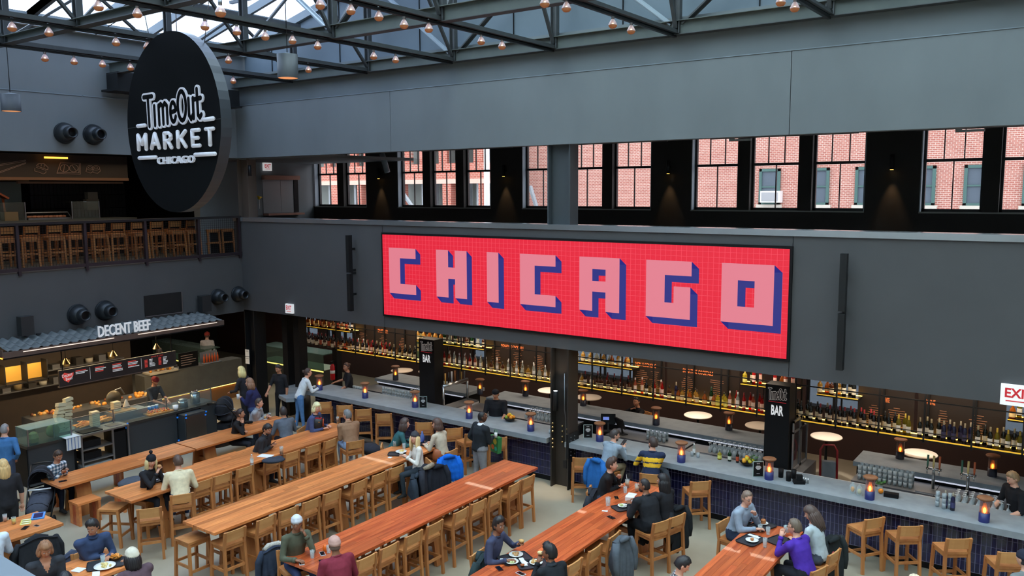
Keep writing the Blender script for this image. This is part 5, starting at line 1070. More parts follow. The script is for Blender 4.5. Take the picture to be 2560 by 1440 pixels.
for k, (y, c_, l) in enumerate(((13.0, (230, 230, 230), 'white'), (12.93, (90, 60, 130), 'purple'), (12.86, (240, 240, 240), 'pale'), (12.98, (140, 80, 50), 'brown'))): cyl('squeeze_bottle', (-19.85+.02*k, y-.02*k+.05, .962), .035, .22, mat('sq_%d' % k, c_, .4), l+' squeeze bottle at the right end of the stall counter', 'bottle', prof=[(.035, 0), (.035, .16), (.012, .2), (.008, .24)])
cyl('white_tub', (-19.25, 12.02, .962), .07, .12, WHITE, 'white plastic tub beside the drawer box of the stall', 'tub')
# back kitchen: shelves with pans and warm lamps
t = thing('kitchen_shelf', 'black wall shelf unit with glowing tiles in the stall kitchen at the left', 'shelf', (-21.6, 8.4, 1.9))
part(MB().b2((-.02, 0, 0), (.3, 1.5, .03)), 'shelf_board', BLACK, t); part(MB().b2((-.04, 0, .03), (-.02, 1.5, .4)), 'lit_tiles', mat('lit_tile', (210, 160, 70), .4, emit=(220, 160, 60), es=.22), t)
for y in (0, .5, 1.0, 1.48): part(MB().b2((.0, y, 0), (.3, y+.02, .5)), 'divider', BLACK, t)
t = thing('kitchen_range', 'steel cooking range with food under warm lamps behind the stall counter', 'range', (-21.6, 9.5, 0)); part(MB().b2((-.4, 0, 0), (.3, 3.4, .92)), 'body', SILVER, t)
q = MB()
for k in range(50): q.ball((rnd.uniform(-.3, .2), rnd.uniform(.1, 3.2), .94), rnd.uniform(.03, .07), 6, 4, rnd.randrange(3))
part(q, 'food', [mat('golden_food'), mat('bread', (200, 160, 100), .6), mat('meat', (130, 70, 40), .5)], t)['kind'] = 'stuff'
for y in (10.0, 11.2, 12.4):
    tt = thing('heat_lamp', 'brass heat lamp hanging in the stall kitchen, '+ORD[int((y-10)/1.2+.5)]+' from the left', 'lamp', (-20.6, y, 2.35)); part(MB().lathe([(.1, 0), (.04, .1), (.02, .14)], 14, cap=False), 'shade', mat('brass'), tt); part(MB().ring([(0, 0, .14), (0, 0, .65)], .008, 5), 'cable', BLACK, tt); part(MB().ball((0, 0, .03), .03, 8, 6), 'bulb', GLOW, tt)
t = thing('meat_slicer', 'large round bladed meat slicer on the stall back counter', 'slicer', (-20.9, 11.3, .93)); sl = MB().lathe([(0, -.02), (.2, -.02), (.2, .02), (0, .02)], 22, cap=False); sl.v = [(v[2], v[0], v[1]+.25) for v in sl.v]
part(sl, 'blade_guard', mat('brass_grey', (120, 112, 96), .35, .6), t); part(MB().b2((-.2, -.25, 0), (.2, .25, .06)), 'base', SILVER, t); part(MB().ring([(0, .05, .45), (0, .2, .48), (0, .3, .3)], .02, 6), 'arm', SILVER, t)
struct(MB().b2((-23.5, 6.5, 0), (-23.3, 13.2, 3.02)), 'wall_stall_back', mat('stall_back', (66, 56, 48), .6, noise=(3, .3, (76, 64, 54))))
for k, z in enumerate((1.35, 1.75)):
    t = thing('pan_shelf', ['lower', 'upper'][k]+' steel shelf with pans and boxes on the stall back wall', 'shelf', (-23.3, 8.2, z)); part(MB().b2((0, 0, 0), (.35, 4.6, .03)), 'board', SILVER, t)
    for j in range(14):
        y = .15+j*.32; h = .1+.12*rnd.random(); part(MB().lathe([(.09, .03), (.1, .03+h)], 12, (.18, y, 0)) if j % 2 else MB().b2((.05, y-.1, .03), (.3, y+.1, .03+h)), 'pan' if j % 2 else 'carton', [SILVER, BAGM, mat('pan_dark', (60, 58, 56), .4), mat('carton_white', (190, 184, 170), .7)][j % 4], t)
# right hand stall
t = thing('concrete_counter', 'tall grey concrete counter with warm light line right of the beef stall', 'counter', (-22.4, 13.0, 0))
part(MB().b2((-.4, 0, .5), (.1, 3.3, 1.25)), 'concrete_block', mat('rough_concrete', (84, 82, 78), .8, noise=(4, .3, (98, 96, 90))), t); part(MB().b2((-.35, .05, 0), (.0, 3.2, .5)), 'base', mat('wood_base', (120, 84, 52), .6), t); part(MB().b2((.02, .1, .47), (.06, 3.2, .49)), 'warm_line', GLOW, t)
t = thing('sauce_rack', 'rack of orange sauce bottles on the concrete counter', 'rack', (-22.45, 15.3, 1.26)); part(MB().b2((-.12, -.3, 0), (.12, .3, .02)).b2((-.13, -.3, 0), (-.12, .3, .34)), 'stand', CTOP, t)
for k in range(6): part(MB().lathe([(.03, 0), (.03, .17), (.01, .22), (.01, .27)], 8, (0, -.24+k*.095, .02)), 'sauce_bottle', mat('sauce', (214, 92, 40), .3), t)
t = thing('chalk_board', 'black chalkboard leaning on the concrete counter', 'sign', (-22.4, 14.5, 1.26)); part(MB().b2((-.03, -.32, 0), (0, .32, .46)), 'board', BLACK, t)
q = MB()
for j in range(5): q.b2((.002, -.26, .08+j*.07), (.004, rnd.uniform(.05, .26), .1+j*.07))
part(q, 'chalk_lines', mat('chalk_line'), t)['kind'] = 'stuff'
q = MB()
for k in range(30): q.ball((rnd.uniform(-.15, .15), rnd.uniform(-.35, .35), .08+rnd.random()*.08), .045, 6, 4, rnd.randrange(2))
q.b2((-.2, -.45, 0), (.2, .45, .05), 1); tag(part(q, 'condiment_pile', [mat('golden_food'), mat('pile_white', (190, 180, 160), .6)], None, loc=(-22.45, 13.6, 1.26)), 'pile of wrapped food and cups on the concrete counter', 'food', kind='stuff')
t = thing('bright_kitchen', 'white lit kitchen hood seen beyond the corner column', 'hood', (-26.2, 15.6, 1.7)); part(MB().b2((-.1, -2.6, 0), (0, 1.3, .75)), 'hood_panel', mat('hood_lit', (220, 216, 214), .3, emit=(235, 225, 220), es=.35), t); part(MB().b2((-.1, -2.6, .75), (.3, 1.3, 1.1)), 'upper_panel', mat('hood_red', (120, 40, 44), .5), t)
for k in range(6):
    y = 13.2+k*.28; tag(MB().lathe([(.035, 0), (.035, .16)], 8, (-21.2, y, 2.62+.05*(k % 2))).build('hanging_tube_lamp', mat('tube_lit', (220, 190, 150), .4, emit=(240, 205, 160), es=1.2)), 'small glowing tube lamp in the cluster beside the corner column', 'lamp', 'tube lamps beside the corner column')
# ---------------------------------------------------------------- tables and benches
def long_table(name, lab, x0, x1, y0, y1, h, pm, cat='table', n=None, legs=None, grp=None):
    t = thing(name, lab, cat, ((x0+x1)/2, (y0+y1)/2, 0), 0, grp); W, D = x1-x0, y1-y0; n = n or max(3, round(W/.1)); sw = W/n; rr = random.Random(int(abs(x0*100)+y0*7))
    for i in range(n):
        y = -D/2
        while y < D/2-.01:
            L = rr.uniform(.9, 2.6); L = D/2-y if D/2-y-L < .6 else L
            part(MB().box((-W/2+(i+.5)*sw, y+L/2, h-.022), (sw-.0025, L-.003, .044+rr.uniform(-.0008, .0008))), 'plank', pm, t); y += L
    part(MB().b2((-W/2+.02, -D/2+.03, h-.06), (W/2-.02, D/2-.03, h-.04)), 'frame', mat('under_wood', (120, 70, 40), .6), t)
    for y in (legs if legs is not None else [-D/2+.75, 0, D/2-.75]):
        for s in (-1, 1):
            part(MB().beam((s*W*.36, y, 0), (s*W*.2, y, h-.06), .3, .06, 0, Vector((s, 0, .2))), 'leg', WOOD, t)
        part(MB().b2((-W*.34, y-.04, .28), (W*.34, y+.04, .36)), 'crossbar', WOOD, t)
    return t
T = {}
T[2] = long_table('communal_table', 'long wooden table with a man in beige sweater at its near end', -14.98, -14.08, 7.82, 13.45, .97, PLANKL)
T[3] = long_table('communal_table', 'long high wooden table with empty near end and women eating at its far end', -12.5, -11.62, 7.82, 13.6, .97, PLANKL)
T[4] = long_table('communal_table', 'long reddish table with a white hatted woman at its near end', -9.95, -9.1, 7.82, 13.55, .97, PLANK)
T[5] = long_table('communal_table', 'long reddish table with trays at both ends before the riveted column', -7.25, -6.4, 8.1, 13.9, .97, PLANK)
T[6] = long_table('communal_table', 'high reddish table at the bottom right with four diners and trays', -4.6, -3.78, 7.6, 13.35, .97, PLANK)
long_table('communal_table', 'low end wooden table at the far left bottom with blue tablet on it', -15.0, -14.08, 3.2, 6.62, .97, PLANKL)
long_table('communal_table', 'wooden table at the bottom left corner with plate of food on it', -12.5, -11.62, 3.4, 6.5, .97, PLANKL)
long_table('low_table', 'low wooden table nearest the beef stall, near half with plaid shirted man', -17.3, -16.5, 7.75, 10.72, .75, PLANKL, legs=[-.95, .95])
long_table('low_table', 'low wooden table nearest the beef stall, far half with grey jacketed man', -17.3, -16.5, 10.76, 13.6, .75, PLANKL, legs=[-.95, .95])
def bench(lab, x0, x1, y0, y1, h=.46):
    t = thing('wooden_bench', lab, 'bench', ((x0+x1)/2, (y0+y1)/2, 0)); W, D = x1-x0, y1-y0; n = 3
    for i in range(n): part(MB().box((-W/2+(i+.5)*W/n, 0, h-.02), (W/n-.003, D, .04)), 'plank', PLANKL, t)
    for y in (-D/2+.04, D/2-.04):
        for i in range(n): part(MB().box((-W/2+(i+.5)*W/n, y, h/2-.02), (W/n-.003, .05, h-.04)), 'leg_plank', PLANK if i == 1 else PLANKL, t)
bench('short wooden bench stool at the near right corner of the low table', -16.45, -16.08, 7.85, 8.32)
bench('long wooden bench under the right side of the low table, near end', -16.42, -16.05, 8.75, 9.8); bench('wooden bench right of the low table behind the black jacketed man', -16.42, -16.05, 10.6, 11.7)
bench('wooden bench at the far right side of the low table under the grey backed man', -16.42, -16.05, 12.0, 13.3); bench('wooden bench on the stall side of the low table under the plaid shirted man', -17.85, -17.5, 8.1, 9.6)
bench('wooden bench on the stall side of the low table, far end', -17.85, -17.5, 11.6, 13.5)

# ---------------------------------------------------------------- stools
def make_stool(lab, grp, backed=True):
    t = thing('bar_stool', lab, 'stool', (0, 0, 0), 0, grp); w_, d_ = .205, .2
    part(MB().b2((-w_, -d_, .69), (w_, d_, .73)), 'seat', WOOD, t)
    part(MB().b2((-w_+.02, -d_+.02, .63), (w_-.02, d_-.02, .69)), 'seat_frame', WOOD, t)
    top = .97 if backed else .69
    for s in (-1, 1):
        part(MB().beam((s*(w_-.005), d_+.015, 0), (s*(w_-.02), d_-.02, .69), .045, .045), 'leg', WOOD, t)
        q = MB().beam((s*(w_-.005), -d_-.02, 0), (s*(w_-.018), -d_+.015, .69), .045, .045)
        if backed: q.beam((s*(w_-.018), -d_+.015, .68), (s*(w_-.018), -d_-.03, .97), .042, .04)
        part(q, 'leg', WOOD, t)
        part(MB().beam((s*(w_-.01), -d_, .3), (s*(w_-.01), d_, .3), .025, .045), 'stretcher', WOOD, t)
    part(MB().b2((-w_+.02, d_-.005, .2), (w_-.02, d_+.02, .245)), 'foot_rest', WOOD, t); part(MB().b2((-w_+.02, -d_-.015, .3), (w_-.02, -d_+.01, .345)), 'stretcher', WOOD, t)
    if backed:
        P = [(-w_, -.005), (-w_*.4, -.022), (w_*.4, -.022), (w_, -.005), (w_, .02), (w_*.4, .004), (-w_*.4, .004), (-w_, .02)]
        part(MB().prism(P, (0, -d_-.005, .79), (1, 0, 0), (0, 1, 0), (0, -.02, .175)), 'backrest', WOODL, t)
    return t
STOOLS = []
SP = make_stool('', 'stools')
SB_ = make_stool('', 'stools', False)
used_sp = [False, False]
def stool(x, y, rz, lab, grp, backed=True):
    i = 0 if backed else 1; src = SP if backed else SB_
    if not used_sp[i]: o = src; used_sp[i] = True; o.location = (x, y, 0); o.rotation_euler = (0, 0, rz); o['label'] = lab; o['group'] = grp
    else: o = dup(src, (x, y, 0), rz, lab, grp)
    return o
def orow(tn, xb, ys, who):
    for k, y in enumerate(ys): stool(xb-.2, y, R(90+rnd.uniform(-4, 4)), 'wooden stool on the %s, %s from the near end' % (who, ORD[k]), 'stools along the '+who)
orow(2, -14.0, [9.22, 9.665, 10.19, 10.86, 11.385, 11.97, 12.45], 'right side of the second table')
orow(3, -11.49, [8.12, 8.73, 9.225, 9.73, 10.24, 10.915, 11.465, 11.96], 'right side of the empty ended table')
orow(4, -8.96, [8.625, 9.115, 9.68, 10.2, 10.895, 11.41, 11.895, 12.51, 12.965], 'right side of the long reddish table')
orow(5, -6.27, [10.285, 10.895, 11.5], 'right side of the tray table')
stool(-13.7, 7.95, R(56), 'wooden stool turned askew at the near right corner of the second table', 'loose stools'); stool(-14.75, 7.86, R(-60), 'wooden stool under the near left corner of the second table', 'loose stools', False)
stool(-12.3, 7.86, R(-90), 'wooden stool under the near left corner of the empty ended table', 'loose stools', False)
for tn, xl, ys, who in ((2, -14.98, (9.0, 9.6, 12.6), 'second table'), (3, -12.5, (8.5, 9.1, 9.7, 10.3, 10.9, 11.5, 12.1), 'empty ended table'), (4, -9.95, (9.0, 9.6, 10.2, 10.9, 11.5, 12.1, 12.7, 13.2), 'long reddish table'), (5, -7.25, (10.3, 11.0, 11.7), 'tray table'), (6, -4.6, (11.2,), 'bottom right table')):
    for k, y in enumerate(ys): stool(xl+.16, y, R(-90), 'stool under the left side of the %s, %s from the near end' % (who, ORD[k]), 'stools under the left side of the '+who, False)
for k, (x, y, a) in enumerate(((-16.75, 14.87, 42), (-16.03, 14.95, 40), (-15.35, 14.95, 45), (-14.6, 14.92, 40), (-13.24, 14.9, 36), (-12.33, 14.92, 50), (-11.75, 14.85, 70), (-11.03, 14.91, 43), (-8.72, 14.76, 34), (-6.14, 14.8, 44), (-3.02, 14.76, 54), (-2.45, 14.76, 38), (-1.72, 14.66, 36), (-.98, 14.55, 30))):
    f = Vector((-math.sin(R(a)), math.cos(R(a)), 0)); stool(x+f.x*.16, y+f.y*.16-.12, R(a), 'wooden stool standing askew at the long bar, %s from the left' % ORD[k], 'stools along the bar')
# upper floor stools
for k in range(13):
    y = 8.9+k*.58+(k % 2)*.08; o = stool(-22.3, y, R(90), 'upstairs stool behind the railing, front row, %s from the left' % ORD[k], 'front row of stools upstairs', False); o.location.z = 4.65
for k in range(12):
    y = 9.5+k*.6; o = stool(-23.6, y, R(90), 'upstairs stool with backrest, rear row, %s from the left' % ORD[k], 'rear row of stools upstairs'); o.location.z = 4.65
# ---------------------------------------------------------------- people
def fuse(mb, vox, it=3):
    me = bpy.data.meshes.new('tmp'); me.from_pydata(mb.v, [], mb.f); o = bpy.data.objects.new('tmp', me); C.objects.link(o)
    m = o.modifiers.new('r', 'REMESH'); m.mode = 'VOXEL'; m.voxel_size = vox; m.use_smooth_shade = True
    s = o.modifiers.new('s', 'SMOOTH'); s.factor = .5; s.iterations = it
    dg = bpy.context.evaluated_depsgraph_get(); ev = o.evaluated_get(dg); r = ev.to_mesh()
    nv = len(r.vertices); v = np.empty(nv*3); r.vertices.foreach_get('co', v); v = v.reshape(-1, 3)
    f = [tuple(p.vertices) for p in r.polygons]; ev.to_mesh_clear(); bpy.data.objects.remove(o); bpy.data.meshes.remove(me); return v, f
def seg_dist(P, a, b, ra, rb):
    a, b = np.array(a), np.array(b); d = b-a; t = np.clip(((P-a)@d)/max(1e-9, d@d), 0, 1); return np.linalg.norm(P-(a+t[:, None]*d), axis=1)-(ra+(rb-ra)*t), t
def ik(a, b, l1, l2, pole):
    d = b-a; L = min(d.length, (l1+l2)*.995); dn = d.normalized(); b = a+dn*L; x = (l1*l1-l2*l2+L*L)/(2*L); h = math.sqrt(max(1e-6, l1*l1-x*x))
    p = pole-dn*pole.dot(dn); p.normalize(); return a+dn*x+p*h, b
def head_pts(q, M, mi_skin, mi_dark, mi_white, mi_lip, brow):
    nu, nv = 20, 14; V = []
    for k in range(nv+1):
        ph = math.pi*k/nv
        for t in range(nu):
            th = 2*math.pi*t/nu; x, y, z = math.sin(ph)*math.cos(th), math.sin(ph)*math.sin(th), -math.cos(ph)
            X, Y, Z = x*.076, y*.096, z*.118
            if z < 0: X *= 1-.32*(-z)**1.3; Y = Y*(1-.18*(-z)) + (.016*(-z) if y > -.2 else .03*(-z))
            if y > 0 and z < .15 and z > -.6: X *= 1.0
            if y > .55 and -.05 < z < .35: Y -= .006
            V.append((X, Y, Z))
    F = [(k*nu+t, k*nu+(t+1) % nu, (k+1)*nu+(t+1) % nu, (k+1)*nu+t) for k in range(nv) for t in range(nu)]
    q.add(V, F, mi_skin, True, M)
    q.add([(-.006, .092, .022), (.006, .092, .022), (.016, .09, -.022), (0, .118, -.02), (-.016, .09, -.022), (0, .092, -.03)], [(0, 1, 3), (1, 2, 3), (2, 5, 3), (5, 4, 3), (4, 0, 3)], mi_skin, False, M)
    for s in (-1, 1):
        q.ball((s*.03, .084, .012), (.011, .006, .0045), 8, 5, mi_white, M); q.ball((s*.03, .088, .012), (.005, .004, .0045), 6, 4, mi_dark, M)
        q.add([(s*.014, .094, .03), (s*.046, .083, .03), (s*.046, .083, .037), (s*.014, .095, .038)], [(0, 1, 2, 3) if s > 0 else (3, 2, 1, 0)], brow, False, M)
        q.ball((s*.078, -.004, .0), (.01, .018, .03), 8, 6, mi_skin, M)
    q.ball((0, .084, -.055), (.024, .012, .007), 8, 5, mi_lip, M)
def hair_shell(q, M, style, mi=0, hatted=False):
    nu, nv = 26, 16; g = {}
    V = []; keep = {}
    for k in range(nv+1):
        ph = math.pi*k/nv
        for t in range(nu):
            th = 2*math.pi*t/nu; x, y, z = math.sin(ph)*math.cos(th), math.sin(ph)*math.sin(th), math.cos(ph)
            lim = .42+.18*(abs(x) < .5) if y > .3 else (.05 if y > -.1 else -.55)      # hairline
            if style in ('long', 'bob', 'shoulder'): lim = min(lim, .5 if y > .45 else -.5 if abs(x) > .2 and y > 0 else -.75)
            if style == 'bald': lim = .55 if y > -.3 else -.5
            if style == 'buzz': pass
            th_ = {'short': .014, 'buzz': .006, 'long': .018, 'bob': .024, 'shoulder': .02, 'quiff': .02, 'bun': .012, 'bald': .006}.get(style, .014)
            if style == 'quiff' and z > .5 and y > 0: th_ = .038
            r = 1+th_/.09+.05*math.sin(9*th+5*ph)*(style not in ('buzz', 'bald'))
            if hatted: r = 1.03 if z > -.05 else 1.1
            inside = z >= lim
            s = r if inside else .93
            X, Y, Z = x*.077*s, y*.097*s, z*.12*s
            if not inside: X *= .96; Y *= .96
            V.append((X, Y, Z)); keep[k, t] = inside
    F = []
    for k in range(nv):
        for t in range(nu):
            t2 = (t+1) % nu
            if keep[k, t] or keep[k, t2] or keep[k+1, t] or keep[k+1, t2]: F.append((k*nu+t, (k+1)*nu+t, (k+1)*nu+t2, k*nu+t2))
    q.add(V, F, mi, True, M)
    if style == 'bun': q.ball((0, -.12, .05), .04, 10, 7, mi, M)
def strands(q, M, Ln, spread=.085, mi=0, front=True):
    nn = 15
    for i in range(nn):
        a = R(-205+230*i/(nn-1)) if front else R(-190+200*i/(nn-1)); x, y = math.cos(a), math.sin(a)
        L = Ln*(1 if y < 0 else .9); w_ = .034
        pts = [(x*.07, y*.085-.004, .05), (x*.088, y*.1-.008, -.03), (x*spread, y*spread*1.15-.02, -.03-L*.45), (x*spread*1.05+.008*math.sin(i*3), y*spread-.03, -.03-L)]
        q.ring([M @ Vector(p) for p in pts], [.014, .026, .028, .006], 6, mi)
def beanie(q, M, pom, mi=0, mi2=1, tall=.112):
    pr = [(.084, .02), (.092, .024), (.094, .06), (.088, .065), (.086, .09), (.066, tall), (.03, tall+.028), (0, tall+.034)]
    n = 20; V = []; 
    for r_, z in pr:
        for t in range(n): th = 2*math.pi*t/n; V.append((r_*math.cos(th)*.95, r_*math.sin(th)*1.14-.006, z+.01*math.cos(th+1.57)*0-.012*(math.sin(th) < 0)*1))
    F = [(i*n+t, i*n+(t+1) % n, (i+1)*n+(t+1) % n, (i+1)*n+t) for i in range(len(pr)-1) for t in range(n)]; q.add(V, F, mi, True, M)
    if pom: q.ball((0, -.02, tall+.06), .036, 10, 7, mi2, M)
PM = {}
def cloth(c, nm='cloth', rough=.85): return mat('%s_%d_%d_%d' % ((nm,)+tuple(c)), c, rough, spec=.15, noise=(14, .3, tuple(min(255, int(x*1.14+5)) for x in c)), bump=.25)
def skinm(c): return mat('skin_%d_%d_%d' % tuple(c), c, .55)
def plaid(name, a, b, c, sc=14):
    if name in _M: return _M[name]
    m = bpy.data.materials.new(name); m.use_nodes = True; _M[name] = m; n = m.node_tree.nodes; L = m.node_tree.links
    t = n.new('ShaderNodeTexCoord'); w1 = n.new('ShaderNodeTexWave'); w2 = n.new('ShaderNodeTexWave'); w1.bands_direction = 'X'; w2.bands_direction = 'Z'
    for w_ in (w1, w2): w_.inputs['Scale'].default_value = sc*.32; L.new(t.outputs['Object'], w_.inputs[0])
    ad = n.new('ShaderNodeMath'); ad.operation = 'ADD'; L.new(w1.outputs['Fac'], ad.inputs[0]); L.new(w2.outputs['Fac'], ad.inputs[1]); ml = n.new('ShaderNodeMath'); ml.operation = 'MULTIPLY'; ml.inputs[1].default_value = .5; L.new(ad.outputs[0], ml.inputs[0])
    r_ = n.new('ShaderNodeValToRGB'); e = r_.color_ramp.elements; e[0].position = .2; e[0].color = lin(a); e[1].position = .8; e[1].color = lin(c); k = e.new(.5); k.color = lin(b)
    L.new(ml.outputs[0], r_.inputs[0]); L.new(r_.outputs[0], n['Principled BSDF'].inputs['Base Color']); n['Principled BSDF'].inputs['Roughness'].default_value = .85; return m
LIGHTSKIN, TAN, BROWN, DEEP = (222, 166, 140), (190, 132, 102), (146, 96, 70), (98, 62, 46)
def person(lab, px, py, ang, pose='stool', skin=LIGHTSKIN, top=(60, 60, 64), pants=(40, 42, 50), hair=(50, 36, 28), style='short', lean=12, turn=0, nod=0, tilt=0, R_=None, L_=None,
           sleeves=1.0, s=1.0, bulk=1.0, hat=None, hatc=(40, 40, 44), topmat=None, stripes=None, collar=None, glasses_=False, shoes=(40, 38, 38), seat=None, base=None, grp=None, puffy=0, legs='front', stooly=True, beard=None, vneck=False, zfix=None):
    """px,py = head centre in the photograph; ang = facing, degrees CCW from +Y"""
    seatz = {'stool': .73, 'bench': .46, 'stand': None}[pose] if seat is None else seat
    sc = s; fwd = Vector((0, 1, 0)); lr = R(lean)
    if pose == 'stand': pz = .93*sc; tl = .50*sc
    else: pz = seatz+.1; tl = .47*sc
    pel = Vector((0, 0, pz)); sp = Vector((0, math.sin(lr), math.cos(lr)))
    waist = pel+sp*tl*.35; chest = pel+sp*tl*.72; shl = pel+sp*tl
    sp2 = Vector((0, math.sin(lr*.8+R(4)), math.cos(lr*.8+R(4)))); nk = shl+sp2*.07*sc; hd = shl+sp2*.085*sc+Vector((0, .03, .103*sc))
    hw = G(px, py, hd.z) if base is None else None
    rot = Matrix.Rotation(R(ang), 4, 'Z'); org = Vector(base) if base is not None else hw-(rot @ Vector((hd.x, hd.y, hd.z)))
    org.z = 0 if zfix is None else zfix
    q = MB(); segs = []; b = bulk; side = Vector((1, 0, 0)); fl = 1+.12*puffy
    # torso
    q.ring([pel-sp*.07, pel, waist, chest, shl-sp*.03, shl+sp*.015, nk], [(.14*b*sc, .1*b*sc), (.165*b*sc*fl, .125*b*sc*fl), (.148*b*sc*fl, .112*b*sc*fl), (.172*b*sc*fl, .12*b*sc*fl), (.165*b*sc*fl, .09*b*sc*fl), (.09*b*sc, .06*sc), (.056*sc, .056*sc)], 16, side=side)
    q.ring([nk-sp*.05, hd-Vector((0, .02, .03))], [.056*sc, .054*sc], 12)
    segs += [('top', pel, shl, .12, .09), ('skin', nk, hd, .055, .06)]
    A = {}
    for sd, tgt in ((1, R_), (-1, L_)):
        sh = shl+Vector((sd*.175*b*sc, 0, -.035)); q.ring([shl+Vector((sd*.06, 0, -.03)), sh], [.062*fl, .066*b*fl], 10)
        tz = .97 if pose == 'stool' else .75
        if tgt is None: tgt = 'table' if pose != 'stand' else 'down'
        l1, l2 = .29*sc, .26*sc; pole = Vector((sd*.6, -.6, -.6)) if not (isinstance(tgt, str) and tgt in ("chin", "mouth", "cheek")) else Vector((sd*.35, .25, -1))
        if isinstance(tgt, str):
            tg = {'table': Vector((sd*.13, .38, tz+.045)), 'elbow': Vector((sd*.03, .3, tz+.05)), 'fold': Vector((-sd*.1, .3, tz+.05)), 'phone': Vector((sd*.035, .33, tz+.1)), 'chin': hd+Vector((sd*.03, .13, -.25)), 'mouth': hd+Vector((sd*.05, .19, -.2)),
                  'cheek': hd+Vector((sd*.1, .09, -.2)), 'lap': Vector((sd*.08, .3, pz+.08)), 'down': sh+Vector((sd*.06, .04, -.54*sc)), 'hip': pel+Vector((sd*.17, .1, .06)), 'out': Vector((sd*.3, .4, tz+.05)), 'chest': shl+Vector((sd*.03, .26, -.2)), 'reach': Vector((sd*.12, .5, tz+.06)), 'counter': Vector((sd*.18, .36, 1.0))}[tgt]
        else: tg = Vector(tgt)
        el, wr_ = ik(sh, tg, l1, l2, pole)
        if pose == 'stool' and el.z < tz and el.y > .2: el.z = tz+.03
        a_, w1_ = .052*b*fl, .036*fl
        q.ring([sh, sh.lerp(el, .5), el], [.06*b*fl, .052*b*fl, .046*b*fl], 10)
        q.ball(el, .045*b*fl, 10, 7); q.ball(sh, .064*b*fl, 10, 7)
        slv = el.lerp(wr_, sleeves) if sleeves > .02 else el
        q.ring([el, el.lerp(wr_, .3), wr_], [.044*b*fl, .042*b*(fl if sleeves > .5 else .95), .027 if sleeves < .9 else .034*fl], 10)
        segs += [('top', sh, el, .055, .045), ('arm', el, wr_, .04, .03)]
        A[sd] = (el, wr_)
    # legs
    for sd in (-1, 1):
        hip = pel+Vector((sd*.085*sc, 0, -.03))
        if pose == 'stand':
            kn = Vector((sd*.1, .03 if sd > 0 else -.02, .5*sc)); an = Vector((sd*.11, -.03+(.09 if sd > 0 else -.05), .09)); toe = an+Vector((sd*.02, .15, -.05))
        else:
            kz = seatz+.05; kn = Vector((sd*(.12 if legs != 'wide' else .2), .40*sc, kz)); fz = max(.06, seatz-.42); an = Vector((sd*.12, .36*sc, fz+.05)); toe = an+Vector((sd*.02, .15, -.045))
            if legs == 'back': an.y = .2
        q.ring([hip, hip.lerp(kn, .5), kn], [.094*b*sc, .078*b*sc, .058*b*sc], 12); q.ball(kn, .058*b*sc, 10, 7); q.ball(hip, .095*b*sc, 10, 7)
        q.ring([kn, kn.lerp(an, .35), an], [.056*b*sc, .055*b*sc, .04*sc], 10)
        q.ring([an+Vector((0, -.05, -.03)), an+Vector((0, 0, -.01)), an.lerp(toe, .6), toe], [(.036, .032), (.043, .045), (.044, .032), (.034, .022)], 10, side=side)
        segs += [('pants', hip, kn, .09, .058), ('pants', kn, an, .055, .04), ('shoe', an, toe, .045, .035)]
    if puffy:
        pass
    v, f = fuse(q, .0165 if s > .5 else .02, 2)
    ce = np.array([v[list(p)].mean(axis=0) for p in f]); best = None; reg = np.zeros(len(f), int)
    dd = []
    for nm, a0, b0, r0, r1 in segs: d_, t_ = seg_dist(ce, a0, b0, r0, r1); dd.append(d_)
    dd = np.array(dd); ix = dd.argmin(axis=0)
    names = ['skin', 'top', 'pants', 'shoe']; mats = [skinm(skin), topmat or cloth(top), cloth(pants), cloth(shoes, 'shoe', .6), mat('eye_white', (230, 226, 222), .4), mat('eye_dark', (30, 24, 22), .3), skinm(tuple(int(c*f_) for c, f_ in zip(skin, (.86, .62, .62)))), mat('hair_%d_%d_%d' % tuple(hair), hair, .5, noise=(40, .3, tuple(min(255, int(c*1.3+6)) for c in hair)), stretch=(1, 1, .15)), cloth(stripes or (0, 0, 0)), cloth(collar or top)]
    mi = []
    nkp = np.array(shl+sp*.015); spn = np.array(sp)
    for i in range(len(f)):
        nm, a0, b0, _, _ = segs[ix[i]]; c = ce[i]
        if nm == 'skin':
            up = (c-nkp)@spn; k = 0 if up > (.035 if not collar else .06) else (9 if collar else 1)
        elif nm == 'top':
            up = (c-nkp)@spn; k = 1
            if ix[i] == 0:
                if up > .03 and abs(c[0]) < .07: k = 0 if not collar else 9
                if vneck and up > -.13 and abs(c[0]) < .06+(up)*.4 and c[1] > shl.y+.01: k = 0
                if (c[2] < pz-.03 and pose != 'stand') or (pose == 'stand' and c[2] < pz-.04): k = 2
            if stripes and (-.19 < up < -.105 or -.29 < up < -.215) and k == 1: k = 8
        elif nm == 'arm':
            a1, b1 = np.array(a0), np.array(b0); t_ = ((c-a1)@(b1-a1))/((b1-a1)@(b1-a1)); k = 1 if t_ < sleeves else 0
        else: k = 2 if nm == 'pants' else 3
        mi.append(k)
    qb = MB(); qb.v = [tuple(p) for p in v]; qb.f = f; qb.m = mi; qb.s = [True]*len(f)
    # hands: palm, four fingers, thumb
    for sd, (el, wr_) in A.items():
        d = (wr_-el).normalized(); dn = Vector((0, 0, -1)); dn = (dn-d*dn.dot(d)); dn = dn.normalized() if dn.length > .1 else Vector((0, -1, 0)); sdv = d.cross(dn)*sd
        qb.ring([wr_-d*.02, wr_+d*.03, wr_+d*.085], [(.02, .026), (.036, .016), (.038, .013)], 10, 0, side=sdv)
        for j in range(4):
            o_ = wr_+d*.08+sdv*(.028-.0185*j); L = (.068, .075, .07, .055)[j]; c1 = o_+d*L*.45+dn*.006; c2 = c1+d*L*.25+dn*L*.28; c3 = c2+d*.004+dn*L*.28
            qb.ring([o_-d*.01, c1, c2, c3], [.0095, .009, .008, .006], 6, 0)
